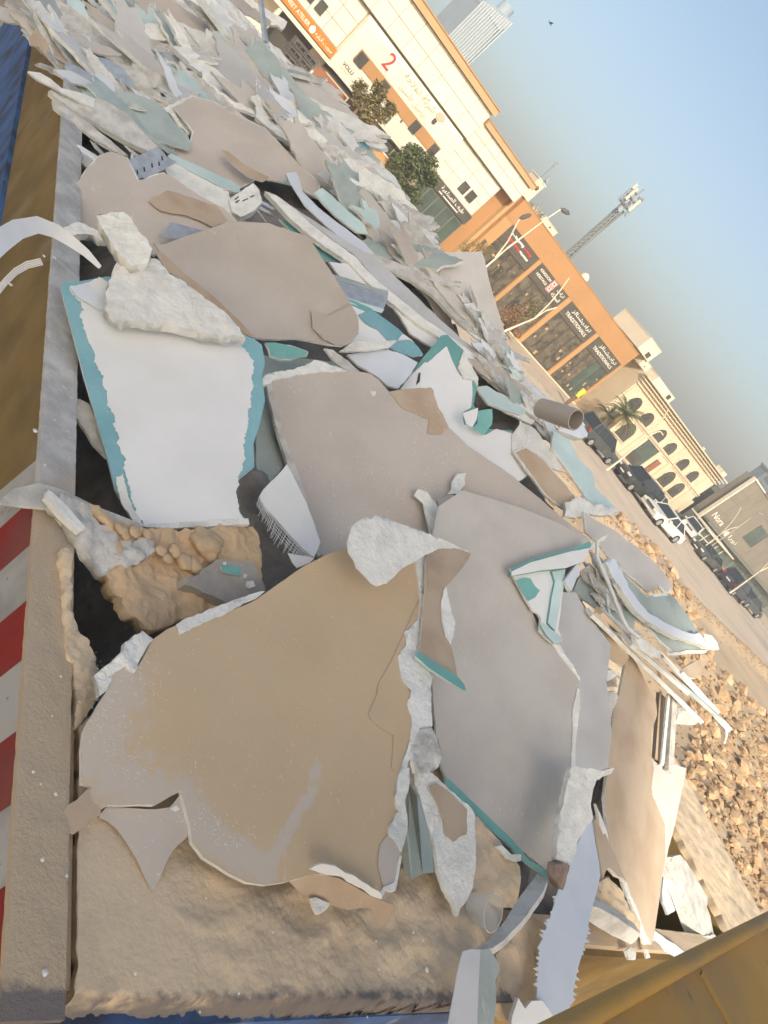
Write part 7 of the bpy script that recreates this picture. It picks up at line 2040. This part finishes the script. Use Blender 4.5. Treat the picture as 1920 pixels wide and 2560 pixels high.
# ------------------------------------------------------------------ cars
def car(label, x, y, rz, paint, kind='suv', s=1.0):
    e = empty('parked_car', (x, y, .004), label, 'car', 'cars parked along the far kerb', rz)
    L_, W_, = (4.9, 1.95) if kind != 'sedan' else (4.8, 1.85)
    H_ = {'suv': 1.78, 'sedan': 1.45, 'pickup': 1.75}[kind]
    bl = {'suv': [(-2.4, .35), (2.42, .35), (2.45, .75), (2.3, .98), (1.15, 1.08), (-2.3, 1.10), (-2.45, .8)],
          'sedan': [(-2.35, .28), (2.36, .28), (2.4, .6), (2.2, .78), (1.0, .92), (-1.7, .95), (-2.3, .88), (-2.4, .6)],
          'pickup': [(-2.4, .4), (2.42, .4), (2.45, .8), (2.3, 1.0), (1.2, 1.1), (-2.35, 1.08), (-2.45, .8)]}[kind]
    gl = {'suv': [(1.15, 1.08), (.45, H_ - .06), (-2.05, H_ - .06), (-2.32, 1.10)],
          'sedan': [(1.0, .92), (.25, H_ - .05), (-1.05, H_ - .05), (-1.75, .95)],
          'pickup': [(1.2, 1.1), (.55, H_ - .05), (-.75, H_ - .05), (-.95, 1.09)]}[kind]
    def slab(pts, w0, w1, zlo, zhi):
        vs = []
        for sgn in (-1, 1):
            for px, pz in pts:
                t = 0 if zhi == zlo else max(0, min(1, (pz - zlo) / (zhi - zlo)))
                vs.append((px, sgn * (w0 + (w1 - w0) * t), pz))
        n_ = len(pts)
        return MB().add(vs, [tuple(range(n_)), tuple(range(n_, 2 * n_))[::-1]] + [(i, n_ + i, n_ + (i + 1) % n_, (i + 1) % n_) for i in range(n_)])
    b_ = slab(bl, W_ / 2, W_ / 2 - .06, .4, 1.1).build('body', M[paint], e, origin=(0, 0, 0))
    bv = b_.modifiers.new('bevel', 'BEVEL')
    bv.width, bv.segments, bv.limit_method = .07, 2, 'ANGLE'
    slab(gl, W_ / 2 - .08, W_ / 2 - .26, gl[0][1], H_).build('window', M['car_glass'], e, origin=(0, 0, 0))
    r0, r1 = gl[1][0], gl[2][0]
    rf_ = MB().box(r1 - .03, r0 + .05, -W_ / 2 + .24, W_ / 2 - .24, H_ - .06, H_).build('roof', M[paint], e, origin=(0, 0, 0))
    bv = rf_.modifiers.new('bevel', 'BEVEL')
    bv.width, bv.segments = .03, 2
    pl = MB()
    for sgn in (-1, 1):
        y0, y1 = sgn * (W_ / 2 - .075), sgn * (W_ / 2 - .245)
        for i in (0, 1):
            a, c_ = gl[0 if i == 0 else 3], gl[1 if i == 0 else 2]
            pl.bar((a[0], y0, a[1]), (c_[0], y1, c_[1]), .09, .05)
        xm = (gl[1][0] + gl[2][0]) / 2
        pl.bar((xm, y0, gl[0][1]), (xm, y1, H_ - .05), .07, .05)
        if kind == 'suv':
            pl.bar((xm - .85, y0, gl[0][1]), (xm - .85, y1, H_ - .05), .07, .05)
    pl.build('pillar', M[paint], e, origin=(0, 0, 0))
    for wx in (-1.45, 1.48):
        for sgn in (-1, 1):
            mb = MB()
            mb.tube([(wx, sgn * (W_ / 2 - .24), .35), (wx, sgn * (W_ / 2 + .01), .35)], .35, 20)
            w_ = mb.build('wheel', M['tyre'], e, origin=(0, 0, 0), smooth_angle=40)
            mb = MB()
            mb.tube([(wx, sgn * (W_ / 2 + .012), .35), (wx, sgn * (W_ / 2 + .02), .35)], .22, 16)
            mb.build('rim', M['rim_metal'], w_, origin=(0, 0, 0))
    zl = bl[3][1] - .2
    for sgn in (-1, 1):
        MB().box(2.36, 2.46, sgn * .62 - .2, sgn * .62 + .2, zl, zl + .17).build('headlight', M['head_lamp'], e, origin=(0, 0, 0))
        MB().box(-2.47, -2.38, sgn * .78 - .1, sgn * .78 + .1, zl, zl + .25).build('taillight', M['tail_lamp'], e, origin=(0, 0, 0))
        MB().box(.75, .95, sgn * (W_ / 2 + .09) - .09, sgn * (W_ / 2 + .09) + .09, gl[0][1] - .05, gl[0][1] + .1).build('mirror', M[paint], e, origin=(0, 0, 0))
    MB().box(2.44, 2.47, -.45, .45, zl - .02, zl + .16).build('grille', M['charcoal'], e, origin=(0, 0, 0))
    MB().box(2.462, 2.475, -.26, .26, zl - .22, zl - .11).build('number_plate', M['head_lamp'], e, origin=(0, 0, 0))
    MB().box(-2.48, -2.465, -.26, .26, zl - .1, zl).build('number_plate', M['head_lamp'], e, origin=(0, 0, 0))
    e.scale = (s, s, s)
    return e

for lb_, px_, py_, rz_, pt_, kd_, sc_ in (
        ('dark grey car seen over the crest, leftmost of the parked cars', 1492, 1102, 0.0, 'car_grey', 'suv', .74),
        ('black car with sky reflecting in its windscreen in front of the arched door', 1590, 1212, math.pi, 'car_black', 'suv', .78),
        ('silver car just behind the black car', 1632, 1238, math.pi, 'car_silver', 'sedan', .72),
        ('long white sedan parked side on in front of the arched building', 1660, 1298, math.pi, 'car_white', 'sedan', .84),
        ('white pickup facing the road beside the white sedan', 1722, 1322, math.pi + .5, 'car_white', 'pickup', .78),
        ('dark sedan half hidden behind the double armed lamp', 1768, 1388, math.pi, 'car_grey', 'sedan', .8),
        ('navy car nearest the right edge with a red tail lamp', 1836, 1468, 0.1, 'car_navy', 'suv', .85),
        ('green grey car behind the navy car at the right edge', 1872, 1502, 0.0, 'car_grey', 'sedan', .9)):
    p = on_z(px_, py_, .62 * sc_)
    car(lb_, p.x, p.y, rz_, pt_, kd_, sc_)

# kerbside bits
bl = MB()
bl.tube([(0, 0, 0), (0, 0, 1.0), (0, 0, 1.35)], [.17, .2, .1], 10)
p_ = empty('worker', (33.9, 31.6, .12), 'person in a bright yellow safety vest standing beyond the grey car', 'person')
p_.name = 'person'
mb = MB()
mb.tube([(-.07, 0, 0), (-.07, 0, .4), (-.08, 0, .78)], [.06, .07, .09], 8)
mb.tube([(.07, 0, 0), (.07, 0, .4), (.08, 0, .78)], [.06, .07, .09], 8)
mb.tube([(0, 0, .74), (0, 0, 1.0), (0, 0, 1.25), (0, 0, 1.36), (0, 0, 1.42)], [.15, .15, .19, .12, .055], 10)
mb.tube([(.2, 0, 1.3), (.25, -.02, 1.05), (.24, -.1, .85)], [.055, .045, .04], 7)
mb.tube([(-.2, 0, 1.3), (-.25, -.02, 1.05), (-.24, -.1, .85)], [.055, .045, .04], 7)
mb.tube([(0, 0, 1.40), (0, 0, 1.48), (0, -.01, 1.56), (0, 0, 1.64), (0, 0, 1.68)], [.05, .09, .10, .085, .03], 10)
mb.build('body', M['brown_board'], p_, origin=(0, 0, 0), smooth_angle=60)
M['vest'] = mat('vest', (0.55, 0.70, 0.08), (0.5, 0.65, 0.08), 5, vary=0)
mb = MB()
mb.tube([(0, 0, .80), (0, 0, 1.0), (0, 0, 1.25), (0, 0, 1.37)], [.17, .17, .205, .13], 10, cap=False)
mb.build('vest', M['vest'], p_, origin=(0, 0, 0), smooth_angle=60)

# bird high over the street
bd = TPb = at_dist(1375, 58, 60)
e = empty('bird', bd, 'small dark bird flying high in the sky near the top', 'bird')
mb = MB()
mb.tube([(-.16, 0, 0), (-.05, 0, .01), (.1, 0, 0), (.2, 0, .01)], [.015, .045, .04, .01], 6)
mb.build('body', M['charcoal'], e, origin=(0, 0, 0), smooth_angle=60)
for sgn in (-1, 1):
    MB().prism([(.08, sgn * .03, .01), (-.06, sgn * .03, .01), (-.1, sgn * .25, .08), (.02, sgn * .33, .1)], (0, 0, .012)).build('wing', M['charcoal'], e, origin=(0, 0, 0))

# ------------------------------------------------------------------ stones of the rubble bank
def stone_mesh(i):
    r = random.Random(i)
    bm = bmesh.new()
    bmesh.ops.create_icosphere(bm, subdivisions=1, radius=.5)
    ax_ = [Vector((r.gauss(0, 1), r.gauss(0, 1), r.gauss(0, 1))).normalized() for _ in range(5)]
    for v in bm.verts:
        for a in ax_:
            d = v.co.dot(a)
            if d > .28:
                v.co -= a * (d - .28)
        v.co += Vector((r.uniform(-.05, .05), r.uniform(-.05, .05), r.uniform(-.05, .05)))
        v.co.z *= .75
    me = bpy.data.meshes.new('stone')
    bm.to_mesh(me)
    bm.free()
    me.materials.append(M['stone'])
    return me

M['stone'] = mat('stone', (0.56, 0.395, 0.24), (0.42, 0.28, 0.165), 2.5, bump=0.4, bscale=8, bdist=.03, rough=1, vary=.3)
SM = [stone_mesh(i) for i in range(14)]
r = random.Random(11)
cand = []
REGS = [([(1690, 1570), (1920, 1790), (1920, 2260), (1880, 2300), (1800, 2090), (1700, 1960), (1720, 1850)], 950), ([(1555, 1280), (1660, 1390), (1760, 1570), (1800, 1640), (1740, 1640), (1640, 1480), (1540, 1300)], 160)]
for poly, n in REGS:
    xs = [p[0] for p in poly]
    ys = [p[1] for p in poly]
    k = 0
    while k < n:
        x, y = r.uniform(min(xs), max(xs)), r.uniform(min(ys), max(ys))
        if not inside((x, y), poly):
            continue
        k += 1
        d = ray(x, y)
        t = 5.0
        while t < 60:
            p = CAM + d * t
            if p.z < max(zrub(p.x, p.y), 0) if p.x > 5 else p.z < 0:
                break
            t += .08
        cand.append((p, r.uniform(9, 22) if r.random() < .8 else r.uniform(24, 46), t))
cand.sort(key=lambda q: -q[1])
rest = MB()
for i, (p, s_px, t) in enumerate(cand):
    s = s_px * t / 1923
    me = SM[i % len(SM)]
    rot = Matrix.Rotation(r.uniform(0, 6.28), 4, 'Z') @ Matrix.Rotation(r.uniform(-.4, .4), 4, 'X')
    if i < 290:
        o = bpy.data.objects.new('stone', me)
        COL.objects.link(o)
        o.matrix_world = Matrix.Translation(p + Vector((0, 0, s * .1))) @ rot @ Matrix.Diagonal((s, s * r.uniform(.6, 1), s * r.uniform(.6, 1), 1))
        tag(o, 'broken sandy stone lying on the sunlit rubble bank beside the road', 'stone', 'stones of the rubble bank')
    else:
        mw = Matrix.Translation(p + Vector((0, 0, s * .05))) @ rot @ Matrix.Scale(s, 4)
        rest.add([mw @ v.co for v in me.vertices], [tuple(f.vertices) for f in me.polygons])
for k in range(11000):
    x, y = r.uniform(6.5, 24), r.uniform(-6, 14.5)
    if r.random() < .25:
        x, y = r.uniform(14, 55), 15.7 + r.gauss(0, .5)
    s = r.uniform(.025, .11)
    me = SM[k % len(SM)]
    mw = Matrix.Translation((x, y, max(zrub(x, y), 0) + s * .15)) @ Matrix.Rotation(r.uniform(0, 6.28), 4, 'Z') @ Matrix.Scale(s, 4)
    rest.add([mw @ v.co for v in me.vertices], [tuple(f.vertices) for f in me.polygons])
me = bpy.data.meshes.new('gravel')
me.from_pydata(rest.v, [], rest.f)
tag(link('gravel', me, None, M['stone']), 'small broken stones and gravel covering the rubble bank', 'gravel', kind='stuff')

# ------------------------------------------------------------------ yellow steel beam close to the camera, lower right
zb_ = 3.0
KB = 0.4255
pa, pb = on_z(1395, 2580, zb_), on_z(1990, 2262, zb_)
dd = (pb - pa).normalized()
nn = Vector((dd.y, -dd.x, 0))
if nn.dot(CAM - pa) < 0:
    nn = -nn
pa2, pb2 = pa - dd * .25, pb + dd * .2
e = empty('container_side', (pa.x, pa.y, 0), 'dusty yellow steel rail and ribbed deck edge close to the viewer at the lower right', 'steel deck')
O_ = Vector((pa.x, pa.y, 0))
fr = -nn                                              # the deck lies beyond the rail, seen over it
mb = MB()
mb.tube([pa2 - O_ + Vector((0, 0, -.012)), pb2 - O_ + Vector((0, 0, -.012))], .0125, 14)
mb.build('top_rail', M['steel_yellow'], e, origin=(0, 0, 0), smooth_angle=60)
q = [pa2 + fr * .010, pb2 + fr * .010, pb2 + fr * .50 - Vector((0, 0, .03)), pa2 + fr * .50 - Vector((0, 0, .03))]
mb = MB()
mb.prism([v - O_ + Vector((0, 0, -.022)) for v in q], (0, 0, -.008))
mb.build('deck_plate', M['steel_yellow'], e, origin=(0, 0, 0))
r0, r1 = on_z(1747, 2421, zb_ - .022), on_z(1842, 2576, zb_ - .022)
rd = (r1 - r0).normalized()
for k in (0, -.5):
    c0 = r0 + dd * k - O_
    mb = MB()
    mb.bar(c0 + rd * .006 + Vector((0, 0, -.004)), c0 + rd * .45 + Vector((0, 0, -.030)), .016, .010)
    mb.build('rib', M['steel_yellow'], e, origin=(0, 0, 0))

# ------------------------------------------------------------------ dusty evening air
hz = bpy.data.materials.new('haze')
hz.use_nodes = True
hn = hz.node_tree.nodes
hn.remove(hn['Principled BSDF'])
pv = hn.new('ShaderNodeVolumePrincipled')
pv.inputs['Color'].default_value = (0.95, 0.93, 0.89, 1)
pv.inputs['Density'].default_value = 0.0036
pv.inputs['Anisotropy'].default_value = 0.2
hz.node_tree.links.new(pv.outputs[0], hn['Material Output'].inputs['Volume'])
tag(MB().box(-395, 395, -395, 395, -1.0, 30).build('haze', hz), kind='stuff')
